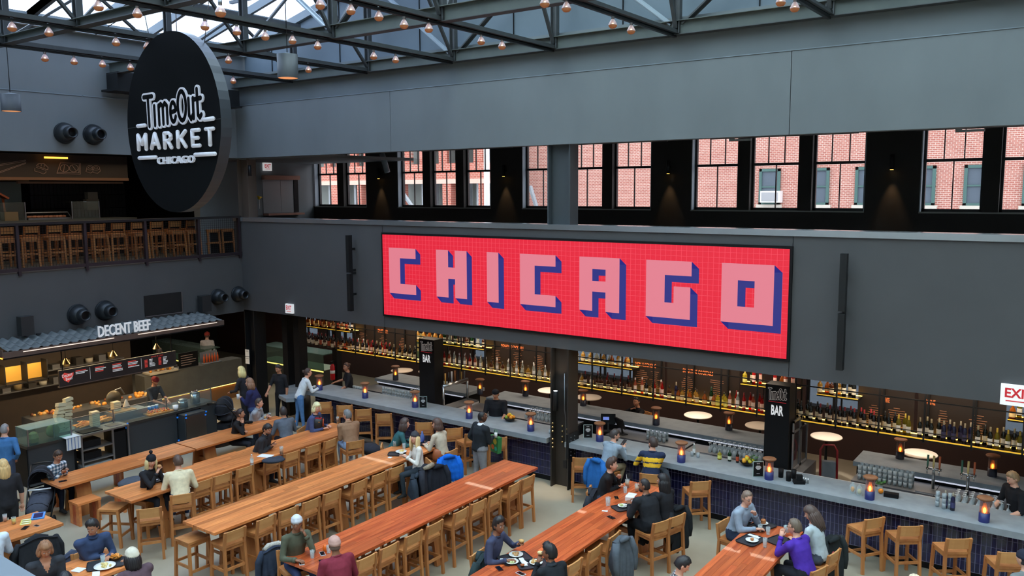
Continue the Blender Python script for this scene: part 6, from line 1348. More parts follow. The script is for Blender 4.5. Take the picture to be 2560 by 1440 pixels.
        o_ = wr_+d*.025+sdv*.026; qb.ring([o_, o_+sdv*.024+d*.03+dn*.008, o_+sdv*.022+d*.06+dn*.02], [.012, .01, .0075], 6, 0)
    HM = Matrix.Translation(hd) @ Matrix.Rotation(R(turn), 4, 'Z') @ Matrix.Rotation(R(-nod), 4, 'X') @ Matrix.Rotation(R(tilt), 4, 'Y') @ Matrix.Scale(1.0*sc, 4)
    head_pts(qb, HM, 0, 5, 4, 6, 7)
    if beard:
        qb.ball((0, .045, -.075), (.055, .052, .045), 12, 8, 7, HM)
    body = qb.build('person', mats, None, loc=org, rot=R(ang)); tag(body, lab, 'person', grp)
    hq = MB()
    if style != 'none' and not (hat and style in ('short', 'buzz')):
        hair_shell(hq, HM, style, 0, bool(hat))
        if style == 'long': strands(hq, HM, .26)
        if style == 'shoulder': strands(hq, HM, .16)
        if style == 'bob': strands(hq, HM, .09, .088)
        part(hq, 'hair', mats[7], body)
    elif hat: hair_shell(hq, HM, 'buzz', 0, True); part(hq, 'hair', mats[7], body)
    if hat:
        bq = MB(); beanie(bq, HM, hat == 'pom', tall=.112 if hat != 'cap' else .1)
        part(bq, 'beanie' if hat != 'cap' else 'cap', [cloth(hatc, 'knit'), cloth(hatc, 'knit')], body)
    tm_ = mats[9] if collar else mats[1]
    if not vneck: cc_ = shl+sp*.03; part(MB().ring([cc_+Vector((.062*sc*math.cos(a), 0, 0))+Vector((0, math.cos(lr), -math.sin(lr)))*.06*sc*math.sin(a) for a in [i*math.pi/8 for i in range(17)]], .015 if not collar else .022, 7), 'collar', tm_, body)
    if sleeves > .9:
        for sd, (el, wr_) in A.items(): dd_ = (wr_-el).normalized(); part(MB().ring([wr_-dd_*.05, wr_-dd_*.02, wr_], [.042*fl, .042*fl, .037*fl], 12), 'cuff', mats[1], body)
    if glasses_:
        gq = MB()
        for sd in (-1, 1): gq.ring([HM @ Vector((sd*.03+.019*math.cos(a), .1, .01+.014*math.sin(a))) for a in [i*2*math.pi/10 for i in range(11)]], .002, 4); gq.ring([HM @ Vector((sd*.05, .098, .012)), HM @ Vector((sd*.08, 0, .012))], .002, 4)
        part(gq, 'glasses', BLACK, body)
    if pose == 'stool' and stooly:
        p_ = org+(rot @ Vector((0, .0, 0))); stool(p_.x, p_.y, R(ang), 'wooden stool taken by the '+__import__('re').split(' (?:at|bent|seen|resting|sitting|looking|eating|opposite|beside|leaning|biting|behind|with|taken|cut|typing|on|in the hoodie) ', lab, maxsplit=1)[0]+(' at the bar' if 'at the bar' in lab else ''), 'occupied stools')
    body['_f'] = 1; del body['_f']
    return body, org, rot, hd, A
def at_world(P, v): return P[1]+(P[2] @ Vector(v))
PE = {}
NAVYT = (52, 62, 92)
PE['plaid'] = person('man in blue and white plaid shirt looking at his phone at the low table', 145, 1140, -75, 'bench', TAN, hair=(60, 44, 36), topmat=plaid('plaid_blue', (60, 84, 104), (128, 150, 168), (222, 222, 228)), pants=(28, 32, 46), lean=20, nod=28, R_='phone', L_='phone', turn=-12)
PE['pom'] = person('blonde woman in black pompom beanie eating at the second table', 378, 1152, -80, skin=LIGHTSKIN, top=(36, 36, 40), hair=(206, 178, 130), style='long', hat='pom', hatc=(32, 33, 38), lean=14, nod=8, R_='mouth', L_='table', turn=-25)
PE['beige'] = person('man in beige sweater seen from behind at the second table', 445, 1155, 62, skin=LIGHTSKIN, top=(206, 192, 160), pants=(44, 62, 96), hair=(74, 54, 44), lean=26, bulk=1.12, turn=22, R_='table', L_='table', shoes=(220, 220, 225), nod=12)
PE['cold'] = person('dark haired woman in black cold shoulder top at the low table', 601, 1035, -60, 'bench', TAN, top=(34, 32, 34), hair=(44, 32, 30), style='bun', lean=14, turn=10, R_='cheek', L_='fold')
PE['greyj'] = person('man in light grey jacket with folded arms at the far low table', 648, 1008, -60, 'bench', LIGHTSKIN, top=(146, 152, 160), hair=(70, 56, 48), lean=20, bulk=1.08, turn=0, R_='fold', L_='table', collar=(130, 136, 144))
PE['greyb'] = person('man in slate grey jacket seen from behind at the low table', 708, 1030, 70, 'bench', TAN, top=(92, 98, 108), hair=(46, 40, 40), lean=18, bulk=1.1, turn=5)
PE['beard'] = person('bearded man in black jacket bent over his phone at the second table', 668, 1073, -62, skin=TAN, top=(46, 46, 50), hair=(30, 26, 26), lean=24, bulk=1.12, nod=32, R_='phone', L_='phone', beard=True, collar=(40, 40, 44), turn=-18)
PE['blonde'] = person('blonde woman in blue coat behind the black handbag', 792, 1020, -65, skin=LIGHTSKIN, top=(66, 76, 112), hair=(214, 196, 150), style='bob', lean=16, bulk=1.15, nod=6, turn=-38)
PE['brown'] = person('grey haired man in brown jacket at the far end of the second table', 868, 1038, 68, skin=LIGHTSKIN, top=(138, 106, 82), pants=(126, 146, 176), hair=(104, 104, 106), lean=20, bulk=1.15, R_='phone', L_='phone', collar=(150, 116, 92), shoes=(200, 205, 210), turn=35)
PE['green'] = person('dark haired woman in green sweater leaning in at the far end', 1012, 1060, -48, skin=LIGHTSKIN, top=(48, 88, 92), pants=(52, 62, 80), hair=(62, 48, 44), style='shoulder', lean=28, R_='reach', L_='table')
PE['cream'] = person('short haired woman in cream knit sweater opposite the green sweater', 1093, 1062, 92, skin=LIGHTSKIN, top=(186, 174, 154), pants=(140, 86, 56), hair=(72, 52, 44), style='bob', lean=12, R_='table', L_='table', turn=28)
PE['white'] = person('blonde woman in white sweater and dark beanie looking up', 1037, 1094, 150, skin=LIGHTSKIN, top=(212, 206, 198), pants=(46, 54, 62), hair=(204, 172, 124), style='long', hat='plain', hatc=(62, 62, 66), lean=4, nod=-14, turn=38, R_=(.05, .3, 1.12), L_=(-.08, .28, 1.12), bulk=.95)
PE['leather'] = person('standing man in black leather jacket with white hood at the bar', 1206, 1043, -20, 'stand', DEEP, top=(36, 40, 44), pants=(128, 128, 132), hair=(24, 22, 22), style='buzz', lean=4, bulk=1.2, turn=-30, nod=-10, R_=(.06, .3, 1.15), L_='hip', puffy=1, collar=(220, 226, 236), shoes=(40, 40, 40))
PE['olive'] = person('smiling woman in white beanie and olive sweater resting her cheek on her hand', 742, 1308, -108, skin=BROWN, top=(82, 84, 70), pants=(44, 54, 84), hair=(36, 28, 26), style='short', hat='plain', hatc=(186, 188, 196), lean=10, turn=-30, nod=0, L_='cheek', R_='table')
PE['maroon'] = person('man in maroon sweater and patterned knit cap', 836, 1362, 72, skin=BROWN, top=(116, 42, 56), pants=(50, 54, 66), hair=(90, 70, 62), hat='plain', hatc=(176, 138, 128), lean=22, bulk=1.15, R_='table', L_='table')
PE['navyt'] = person('man in navy sweater eating at the reddish table with trays', 1247, 1314, -85, skin=BROWN, top=(64, 68, 92), pants=(40, 42, 52), hair=(28, 24, 26), style='quiff', lean=14, turn=-20, L_=(-.2, .4, 1.16), R_='table')
PE['blackp'] = person('man in black piped jacket biting a sandwich', 1373, 1382, 72, skin=BROWN, top=(34, 36, 40), pants=(34, 36, 42), hair=(24, 22, 24), style='quiff', lean=16, bulk=1.1, L_='mouth', R_='table', collar=(50, 54, 60), turn=34)
PE['blacks'] = person('man in black long sleeved shirt with hand on his mouth', 1530, 1162, -70, skin=LIGHTSKIN, top=(34, 34, 36), pants=(60, 70, 90), hair=(66, 48, 40), style='quiff', lean=18, turn=-5, L_='chin', R_='fold')
PE['hoodie'] = person('large man in black hoodie at the reddish table', 1611, 1214, 70, skin=BROWN, top=(36, 37, 41), pants=(26, 27, 31), hair=(34, 28, 28), style='buzz', lean=18, bulk=1.28, R_=(.1, .45, 1.08), L_=(-.15, .42, 1.08), beard=True, shoes=(30, 30, 32), turn=36)
PE['blackh'] = person('long haired woman in black beside the man in the hoodie', 1657, 1203, 75, skin=TAN, top=(36, 36, 40), pants=(30, 30, 34), hair=(26, 22, 24), style='long', lean=8, turn=28, R_='phone', L_='table')
PE['greysw'] = person('bearded man in grey sweater sitting at the bar', 1537, 1088, -12, skin=LIGHTSKIN, top=(132, 144, 156), pants=(136, 120, 94), hair=(52, 44, 42), lean=24, bulk=1.1, turn=-38, nod=14, R_=(.1, .44, 1.15), L_=(-.02, .46, 1.15), beard=True, shoes=(60, 50, 44), legs='back')
PE['stripe'] = person('man in navy sweater with yellow stripes at the bar', 1632, 1108, 20, skin=LIGHTSKIN, top=(38, 46, 70), stripes=(222, 172, 46), pants=(104, 56, 72), hair=(56, 44, 40), lean=14, bulk=1.12, turn=48, R_='fold', L_=(-.2, .36, 1.12), beard=True)
PE['glasses'] = person('grey haired man in glasses and grey pullover with fist at his chin', 1868, 1246, -98, skin=LIGHTSKIN, top=(136, 148, 164), pants=(40, 48, 66), hair=(110, 92, 80), lean=18, bulk=1.22, turn=-28, nod=8, L_='chin', R_=(.1, .42, 1.03), glasses_=True)
PE['purple'] = person('man in purple sweater seen from behind', 1986, 1318, 72, skin=LIGHTSKIN, top=(74, 46, 150), pants=(36, 38, 44), hair=(92, 78, 66), lean=20, bulk=1.15, turn=24, R_='phone', L_='mouth', glasses_=True)
PE['cardi'] = person('long dark haired woman in pale grey cardigan looking down', 2028, 1284, 80, skin=LIGHTSKIN, top=(172, 182, 186), pants=(70, 76, 86), hair=(76, 60, 54), style='long', lean=14, nod=24, R_='lap', L_='table', turn=30)
PE['bwplaid'] = person('black haired man in black and white plaid shirt at the bottom edge', 1706, 1412, -62, skin=LIGHTSKIN, topmat=plaid('plaid_bw', (44, 40, 46), (120, 116, 120), (226, 222, 220), 26), pants=(40, 40, 44), hair=(28, 24, 26), lean=20, nod=34, stooly=False)
PE['fur'] = person('person in grey parka with fur hood at the right edge', 2560, 1398, 60, skin=LIGHTSKIN, top=(112, 116, 116), pants=(40, 40, 44), hair=(36, 34, 40), hat='plain', hatc=(40, 42, 54), lean=10, bulk=1.2, puffy=1)
PE['bottomblonde'] = person('fair haired person with headphones cut off by the bottom edge', 2287, 1462, 60, skin=LIGHTSKIN, top=(60, 60, 66), pants=(40, 40, 44), hair=(196, 176, 150), lean=8, stooly=False)
PE['navym'] = person('man in navy pullover with folded arms looking left', 232, 1318, -98, skin=TAN, top=(54, 68, 98), pants=(44, 46, 56), hair=(34, 32, 34), style='quiff', lean=16, bulk=1.15, turn=-42, nod=18, R_='fold', L_='table', collar=(48, 60, 88))
PE['vneck'] = person('woman in black v neck sweater typing on her phone', 113, 1374, -104, skin=TAN, top=(50, 52, 58), pants=(40, 40, 44), hair=(130, 92, 66), style='bob', lean=12, nod=22, R_='phone', L_='phone', vneck=True, bulk=1.1)
PE['knit'] = person('black haired woman in cream knit beanie and dark purple jacket', 330, 1392, 88, skin=TAN, top=(84, 66, 74), pants=(40, 40, 46), hair=(26, 22, 26), style='shoulder', hat='plain', hatc=(196, 188, 172), lean=14, bulk=1.1, puffy=1, turn=6, L_='elbow', R_='mouth')
PE['topofhead'] = person('black haired person cut off by the bottom edge beside the plate', 163, 1455, 70, skin=TAN, top=(50, 50, 56), hair=(28, 26, 32), style='shoulder', lean=12, stooly=False)
PE['paleblue'] = person('person in pale blue shirt at the left edge of the picture', -32, 1312, 75, skin=LIGHTSKIN, top=(196, 206, 218), pants=(50, 50, 60), hair=(90, 80, 76), lean=12, bulk=1.15, L_='table', R_='table')
PE['bluesw'] = person('standing man in blue sweater at the left edge by the stall', 12, 1074, 40, 'stand', LIGHTSKIN, top=(62, 104, 150), pants=(60, 70, 90), hair=(120, 116, 116), style='bald', lean=4, bulk=1.1, L_='chest', R_='hip')
PE['blondeb'] = person('standing woman with long blonde curls dressed in black at the left edge', 8, 1166, 78, 'stand', LIGHTSKIN, top=(40, 40, 44), pants=(36, 36, 40), hair=(186, 154, 104), style='long', lean=3, bulk=1.1, sleeves=.0)
PE['puffer'] = person('brown haired woman in navy puffer jacket with drink standing by the stroller', 624, 958, 128, 'stand', LIGHTSKIN, top=(44, 46, 84), pants=(60, 80, 120), hair=(124, 92, 72), style='shoulder', lean=6, bulk=1.2, puffy=1, L_='chest', R_='hip')
PE['blackcoat'] = person('blonde woman in black coat with stroller by the corner column', 603, 928, 110, 'stand', LIGHTSKIN, top=(40, 40, 46), pants=(34, 34, 38), hair=(206, 182, 128), style='shoulder', lean=6, bulk=1.05, L_=(-.15, .35, 1.05), R_=(.15, .35, 1.05))
PE['staff'] = person('staff man in black polo shirt standing behind the rounded counter', 696, 922, -165, 'stand', TAN, top=(36, 36, 40), pants=(32, 32, 36), hair=(30, 26, 28), lean=3, nod=16, sleeves=.0, R_='counter', L_='down')
PE['leaner'] = person('woman in white sweater and jeans leaning on the bar', 770, 932, -22, 'stand', LIGHTSKIN, top=(206, 212, 216), pants=(86, 126, 176), hair=(64, 48, 42), style='bun', lean=24, R_=(.12, .5, 1.13), L_=(-.1, .5, 1.13), shoes=(190, 188, 184), turn=-14)
PE['barwoman'] = person('bartender woman in black polo reaching out at the left end of the bar', 866, 918, 150, 'stand', TAN, top=(34, 34, 38), pants=(34, 34, 38), hair=(60, 40, 36), style='bun', lean=4, turn=30, sleeves=.0, R_=(.45, .3, 1.12), L_='counter')
PE['barman'] = person('bartender man in black cap and polo behind the bar', 1239, 985, -155, 'stand', TAN, top=(32, 32, 36), pants=(30, 30, 34), hair=(28, 24, 24), hat='cap', hatc=(28, 28, 32), lean=4, nod=10, sleeves=.0, bulk=1.2, R_='counter', L_='counter', beard=False)
PE['barman2'] = person('sandy haired bartender in black shirt looking down at the right edge', 2532, 1196, 130, 'stand', LIGHTSKIN, top=(30, 30, 34), pants=(30, 30, 34), hair=(130, 104, 76), lean=10, nod=26, sleeves=.0, bulk=1.15, R_='counter', L_='counter')
PE['phoneman'] = person('man in black jacket on the phone behind the bar', 1582, 1000, 160, 'stool', TAN, top=(28, 28, 32), pants=(30, 30, 34), hair=(26, 22, 24), lean=6, turn=25, R_='cheek', L_='table', base=(-9.35, 18.45, 0), seat=.5)
PE['cook'] = person('cook in dark shirt and apron bending over the stall counter', 378, 962, -78, 'stand', TAN, top=(60, 62, 64), pants=(70, 66, 60), hair=(50, 34, 34), hat='cap', hatc=(110, 40, 44), lean=16, nod=30, sleeves=.1, base=(-20.35, 12.0, 0), R_=(.1, .5, 1.05), L_=(-.12, .5, 1.05))
PE['beigecook'] = person('person in tan shirt working in the next stall', 452, 862, 20, 'stand', TAN, top=(170, 144, 96), pants=(40, 40, 44), hair=(40, 30, 26), lean=10, base=(-23.6, 14.2, 0), L_='counter')
PE['barista'] = person('barista in red cap and pale top beyond the corner column', 572, 832, 40, 'stand', LIGHTSKIN, top=(190, 180, 176), pants=(80, 90, 110), hair=(90, 60, 50), hat='cap', hatc=(160, 60, 50), lean=6, base=(-25.0, 16.9, 0), L_='counter')
# ---------------------------------------------------------------- things on the tables
TH = .972
def G9(px, py, z=TH): return G(px, py, z)
TRAYM = mat('tray_black', (42, 44, 50), .5); PLATE = mat('plate_white', (232, 232, 228), .3)
def tray(px, py, rz, lab, w_=.42, d_=.32, z=TH):
    t = thing('serving_tray', lab, 'tray', G(px, py, z), R(rz)); r_ = .05
    P = []
    for cx_, cy_, a0 in ((w_/2-r_, d_/2-r_, 0), (-w_/2+r_, d_/2-r_, 90), (-w_/2+r_, -d_/2+r_, 180), (w_/2-r_, -d_/2+r_, 270)):
        P += [(cx_+r_*math.cos(R(a0+k*30)), cy_+r_*math.sin(R(a0+k*30))) for k in range(4)]
    part(MB().prism(P, (0, 0, 0), (1, 0, 0), (0, 1, 0), (0, 0, .006)), 'base', TRAYM, t)
    q = MB(); n = len(P)
    for i in range(n):
        a, b = P[i], P[(i+1) % n]; q.add([(a[0], a[1], .004), (b[0], b[1], .004), (b[0]*1.04, b[1]*1.04, .022), (a[0]*1.04, a[1]*1.04, .022)], [(0, 1, 2, 3)])
    part(q, 'rim', TRAYM, t); return t
def plate(px, py, lab, r=.12, z=TH+.01, food=None, fr=.06):
    t = thing('plate', lab, 'plate', G(px, py, z)); part(MB().lathe([(0, .004), (r*.6, .004), (r, .018), (r, .022), (r*.58, .01), (0, .01)], 22, cap=False), 'dish', PLATE, t)
    if food:
        q = MB(); rr = random.Random(int(px))
        for k in range(14): a = rr.random()*6.28; d = rr.random()*fr; q.ball((d*math.cos(a), d*math.sin(a), .02+rr.random()*.012), rr.uniform(.012, .026), 6, 4, k % len(food))
        part(q, 'food', [mat('food_%d_%d_%d' % f_, f_, .6) for f_ in food], t)['kind'] = 'stuff'
    return t
def tumbler(px, py, lab, z=TH, drink=None, h=.12, r=.036):
    t = thing('drinking_glass', lab, 'glass', G(px, py, z)); part(MB().lathe([(0, .004), (r*.85, .004), (r, h), (r-.004, h), (r*.8, .01), (0, .01)], 12, cap=False), 'tumbler', CLEAR, t)
    if drink: part(MB().lathe([(0, .012), (r*.82, .012), (r*.93, h*.72), (0, h*.72)], 12, cap=False), 'drink', mat('drink_%d_%d_%d' % drink, drink, .15), t)
    return t
def phone(px, py, rz, lab, c=(24, 24, 28), z=TH, w_=.075, d_=.15):
    t = thing('phone', lab, 'phone', G(px, py, z), R(rz)); part(MB().box((0, 0, .005), (w_, d_, .009)), 'case', mat('phone_%d' % c[0], c, .4), t); part(MB().box((0, 0, .0102), (w_*.86, d_*.88, .001)), 'screen', mat('phone_glass', (16, 18, 24), .08), t); return t
def napkin(px, py, rz, lab, w_=.13, d_=.13, z=TH, c=(228, 228, 230)): return tag(MB().box((0, 0, .003), (w_, d_, .006)).box((.01, .0, .008), (w_*.8, d_*.6, .004), 0, None, .3).build('napkin', mat('paper_%d' % c[0], c, .8), loc=G(px, py, z), rot=R(rz)), lab, 'napkin')
phone(157, 1203, -20, 'black phone lying near the end of the low table', z=.755); tumbler(362, 1190, 'water glass near the pompom beanie woman'); tray(390, 1198, 5, 'dark tray before the pompom beanie woman'); plate(398, 1190, 'plate with burger before the pompom beanie woman', food=[(200, 130, 70), (230, 200, 150)]); phone(372, 1221, 60, 'black phone near the end of the second table'); napkin(388, 1200, 20, 'white napkin on the tray by the pompom beanie woman', .08, .08, TH+.012)
# bottom left tables
t = thing('tablet', 'bright blue framed tablet lying on the far left table', 'tablet', G9(96, 1291), R(60)); part(MB().box((0, 0, .01), (.2, .3, .02)), 'blue_case', mat('case_blue', (50, 140, 220), .4), t); part(MB().box((0, 0, .021), (.14, .23, .002)), 'screen', mat('tablet_screen', (20, 34, 90), .1), t)
tumbler(13, 1303, 'pinkish glass on the far left table', drink=(190, 140, 130)); tumbler(35, 1310, 'glass of yellow juice on the far left table', drink=(214, 180, 30)); phone(63, 1320, 40, 'black phone on the far left table beside the leaflets'); phone(92, 1315, 100, 'small silver and black phone on the far left table', (180, 184, 190), w_=.05, d_=.1)
t = thing('leaflet', 'yellow and white printed leaflet on the far left table', 'leaflet', G9(65, 1305), R(60)); part(MB().box((0, 0, .003), (.16, .26, .006)), 'paper', mat('leaflet_yellow', (222, 212, 110), .7), t); q = MB()
for k in range(5): q.box((0, -.1+k*.05, .007), (.12, .02, .001), k % 2)
part(q, 'print', [WHITE, BLACK], t)['kind'] = 'stuff'
tray(265, 1412, 60, 'dark blue tray with fries and an oval plate at the bottom left table', .5, .34); plate(262, 1417, 'large white plate with flatbread at the bottom left', .15, TH+.012, [(230, 210, 150), (214, 190, 120)], .1)
t = thing('food_basket', 'round basket of fries and red dip beside the cream knit beanie', 'basket', G9(290, 1400), 0); part(MB().lathe([(.06, .01), (.085, .05)], 14, cap=False), 'basket', mat('basket_dark', (110, 70, 40), .6), t); q = MB()
for k in range(26): a = rnd.random()*6.28; q.beam((.05*math.cos(a), .05*math.sin(a), .03), (.08*math.cos(a+.7), .08*math.sin(a+.7), .07), .01, .01)
part(q, 'fries', mat('golden_food'), t)['kind'] = 'stuff'
phone(270, 1396, 60, 'white faced phone on the bottom left table', (40, 44, 48)); tumbler(258, 1408, 'water glass in front of the navy pullover man'); napkin(196, 1425, 20, 'square paper with crumbs on the bottom left table', .16, .14); phone(152, 1424, 70, 'white faced phone on the bottom left table near the bottom edge', (200, 204, 208)); napkin(240, 1436, -30, 'folded white napkin at the bottom edge', .2, .1)
# low table and second table far ends
t = tumbler(663, 1048, 'small glass of beer on a white coaster at the low table', .755, (206, 150, 40)); part(MB().lathe([(.055, 0), (.055, .004)], 14), 'coaster', WHITE, t)
tumbler(674, 1042, 'dark cup in front of the light grey jacketed man', .755, (30, 24, 22), .1); phone(607, 1062, 60, 'black phone and keys at the low table beside the cold shoulder top', z=.755); tag(MB().ball((0, 0, .03), (.09, .06, .035), 9, 6).ball((.07, .04, .03), (.05, .05, .03), 8, 5).build('glove_pair', BLACK, loc=G(620, 1058, .755)), 'crumpled black gloves on the low table', 'gloves')
t = thing('water_bottle', 'clear plastic water bottle with white label beside the bearded man', 'bottle', G9(630, 1162)); part(MB().lathe([(.032, 0), (.034, .02), (.034, .15), (.014, .19), (.014, .2)], 12), 'bottle', CLEAR, t); part(MB().lathe([(.035, .05), (.035, .12)], 12, cap=False), 'label_sleeve', WHITE, t); part(MB().lathe([(.016, .2), (.016, .22)], 10), 'cap', WHITE, t)
tumbler(704, 1136, 'tall glass of amber beer beside the bearded man', drink=(200, 120, 60), h=.17, r=.04); napkin(664, 1140, 20, 'white papers before the bearded man', .3, .2)
def bag(name, lab, cat, p, dims, m, hm=None, rz=0):
    t = thing(name, lab, cat, p, rz); a, b, c = dims
    q = MB(); q.ring([(0, 0, 0), (0, 0, c*.12), (0, 0, c*.5), (0, 0, c*.85), (0, 0, c)], [(a*.46, b*.4), (a*.5, b*.5), (a*.5, b*.48), (a*.44, b*.36), (a*.36, b*.18)], 16); part(q, 'bag_body', m, t)
    if hm: part(MB().ring([(-a*.25, 0, c*.95), (-a*.2, 0, c*1.25), (a*.2, 0, c*1.25), (a*.25, 0, c*.95)], .012, 6), 'handle', hm, t)
    return t
BLEA = mat('black_leather', (26, 26, 28), .35)
t = bag('handbag', 'large black leather handbag with red top in front of the blonde woman', 'bag', G9(792, 1075), (.36, .2, .28), BLEA, BLEA, R(35)); part(MB().b2((-.12, -.04, .265), (.12, .04, .29)), 'red_lining', mat('bag_red', (176, 44, 50), .5), t); part(MB().ring([(.17, -.03, .28), (.16, -.05, .1)], .012, 6), 'orange_strap', mat('strap_orange', (214, 90, 50), .6), t)
for s in (-1, 1): part(MB().b2((s*.08-.02, -.09, .2), (s*.08+.02, -.085, .22)), 'buckle', mat('brass'), t)
o = tag(MB().ball((0, 0, .05), (.24, .16, .055), 14, 8).ball((.1, .06, .07), (.1, .08, .04), 9, 6).build('folded_jacket', cloth((52, 56, 66)), loc=G9(684, 1156), rot=R(50)), 'folded dark grey jacket on the second table beside the bearded man', 'jacket')
tumbler(844, 1054, 'phone sized amber drink near the brown jacketed man', drink=(190, 110, 60))
# far end of the empty ended table
tray(1035, 1110, 40, 'black tray before the woman in green'); plate(1040, 1106, 'plate of food before the woman in green', food=[(190, 170, 110), (110, 120, 60)]); tray(1080, 1112, 20, 'black tray before the cream sweater'); plate(1075, 1112, 'plate of red food before the cream sweater', food=[(196, 90, 50), (220, 180, 130)])
tumbler(987, 1116, 'water glass left of the trays at the far end'); tumbler(1010, 1122, 'second glass left of the beanie woman'); t = thing('water_jug', 'blue tinted water bottle between the two women', 'bottle', G9(1056, 1106)); part(MB().lathe([(.045, 0), (.048, .14), (.03, .19), (.018, .22), (.018, .25)], 14), 'bottle', glass('blue_plastic', (130, 160, 230), .5, .1), t)
plate(1003, 1130, 'white plate of pasta before the white sweater', .12, food=[(232, 200, 110), (240, 220, 150)]); tray(992, 1136, 35, 'dark tray at the edge before the white sweater', .36, .26); napkin(975, 1144, 15, 'white sauce cup and napkin left of the dark tray', .08, .07)
# near end of the long reddish table
phone(754, 1408, 55, 'white phone beside the olive sweater woman', (226, 226, 230)); tumbler(781, 1395, 'water glass between the olive and maroon sweaters'); phone(806, 1385, 60, 'silver phone beyond the water glass', (190, 194, 200)); tumbler(822, 1382, 'second glass near the knit cap man'); phone(805, 1405, 60, 'black phone before the maroon sweater')
tag(MB().ball((0, 0, .04), (.04, .04, .07), 8, 6).build('orange_flask', mat('flask_orange', (236, 110, 30), .4), loc=G9(813, 1378)), 'bright orange bottle behind the knit cap man', 'bottle')
# trays at the near end of the table before the column
tray(1288, 1398, 62, 'black tray with soup bowl before the navy sweater man', .46, .34); plate(1290, 1388, 'wide white soup bowl at the near trays', .11, TH+.012, [(206, 160, 110)], .05); plate(1280, 1406, 'white plate with salad at the near trays', .1, TH+.012, [(200, 210, 150), (236, 236, 230)], .06); napkin(1258, 1400, 30, 'crumpled white napkin on the near tray', .1, .08, TH+.012)
tray(1330, 1412, 50, 'second black tray with fries before the black piped jacket', .44, .3); plate(1340, 1408, 'paper lined plate with bread before the black piped jacket', .1, TH+.012, [(220, 200, 150), (200, 150, 90)], .06); tag(MB().lathe([(.02, 0), (.035, .03)], 10).build('sauce_cup', mat('sauce_brown', (170, 90, 40), .4), loc=G9(1306, 1418)+Vector((0, 0, .012))), 'small cup of orange sauce on the near tray', 'cup'); phone(1302, 1435, 80, 'white phone at the bottom edge', (220, 222, 226)); phone(1248, 1422, 60, 'dark red phone under the hand of the navy sweater man', (70, 30, 36)); napkin(1308, 1405, 50, 'white papers between the two near trays', .07, .28, TH+.012)
# far end of that table
t = tumbler(1568, 1218, 'iced coffee with striped straw', drink=(196, 150, 110), h=.15, r=.042); part(MB().ring([(.0, 0, .1), (-.02, .0, .24)], .004, 6), 'straw', WHITE, t)
t = tumbler(1592, 1228, 'second iced coffee nearer the hooded man', drink=(200, 154, 112), h=.14, r=.042); part(MB().ring([(.0, 0, .1), (.02, .0, .2)], .004, 6), 'straw', BLACK, t)
tumbler(1563, 1232, 'water glass before the iced coffees'); tumbler(1520, 1264, 'water glass held by the hooded man', h=.15, r=.045); napkin(1580, 1236, 10, 'white paper beside the glasses', .16, .12); tray(1560, 1270, 60, 'dark tray with wrap before the hooded man', .4, .28); plate(1557, 1266, 'white paper plate with a green wrap', .09, TH+.012, [(190, 200, 140), (236, 236, 230)], .05)
phone(1541, 1245, 40, 'tan wallet phone beside the black shirted man', (150, 96, 50)); phone(1528, 1294, 70, 'black phone on the bare part of the reddish table'); napkin(1512, 1278, 20, 'pair of white sauce cups left of the hooded man', .1, .05); t = thing('paper_cup_tray', 'white and red paper box of food before the hooded man', 'box', G9(1575, 1250), R(20)); part(MB().b2((-.08, -.06, 0), (.08, .06, .07)), 'paper_box', WHITE, t); part(MB().b2((.08, -.06, .0), (.1, .06, .05)), 'red_side', mat('bag_red'), t)
# bottom right table
tray(1905, 1317, 70, 'navy tray with burger before the man in glasses', .42, .3); t = plate(1908, 1310, 'paper with a small burger on a stick', .08, TH+.012); part(MB().lathe([(.04, .02), (.045, .03), (.04, .05), (.045, .055), (.035, .08), (0, .09)], 14), 'burger', mat('burger', (178, 108, 60), .6), t); part(MB().ring([(0, 0, .08), (0, 0, .15)], .003, 5), 'skewer', mat('board_wood'), t)
tumbler(1900, 1330, 'water glass left of the two by the burger'); tumbler(1920, 1336, 'water glass right of the two by the burger'); tumbler(1912, 1368, 'ribbed water glass in the middle of the bottom right table', h=.15); tray(1877, 1352, 78, 'black tray with one nugget on a white plate', .42, .32); plate(1880, 1352, 'white plate with a single nugget', .1, TH+.012, [(190, 120, 70)], .015); napkin(1885, 1341, 75, 'white napkin with cutlery on the black tray', .06, .2, TH+.012); napkin(1880, 1324, 60, 'white napkin on the navy tray', .08, .16, TH+.012)
tray(1945, 1352, 70, 'third black tray before the purple sweater', .36, .26); t = tumbler(1966, 1330, 'white mug held up by the man in purple', TH+.06, (240, 240, 238), .1, .045); part(MB().lathe([(0, 0), (.045, 0), (.046, .1)], 14, cap=False), 'mug', WHITE, t)
# phones and food held in hands
def held(P, sd, name, lab, cat, m, dims, off=(0, .1, .01)):
    el, wr_ = P[4][sd]; d = (wr_-el).normalized(); w_ = at_world(P, wr_+d*off[1]+Vector((0, 0, off[2])))
    return tag(MB().box((0, 0, 0), dims).build(name, m, loc=w_, rot=(R(35), 0, P[2].to_euler().z)), lab, cat)
for k, l in (('plaid', 'plaid shirted man'), ('beard', 'bearded man'), ('brown', 'brown jacketed man'), ('vneck', 'v neck sweater woman'), ('greysw', 'grey sweater man at the bar')): held(PE[k], -1, 'phone', 'phone held in both hands by the '+l, 'phone', mat('phone_24'), (.075, .14, .012), (0, .09, .03))
def foodheld(P, sd, lab, c, r_=.04): el, wr_ = P[4][sd]; d = (wr_-el).normalized(); return tag(MB().ball((0, 0, 0), (r_*1.2, r_, r_*.7), 9, 6).build('sandwich', mat('held_%d' % c[0], c, .7), loc=at_world(P, wr_+d*.11+Vector((0, 0, .03)))), lab, 'food')
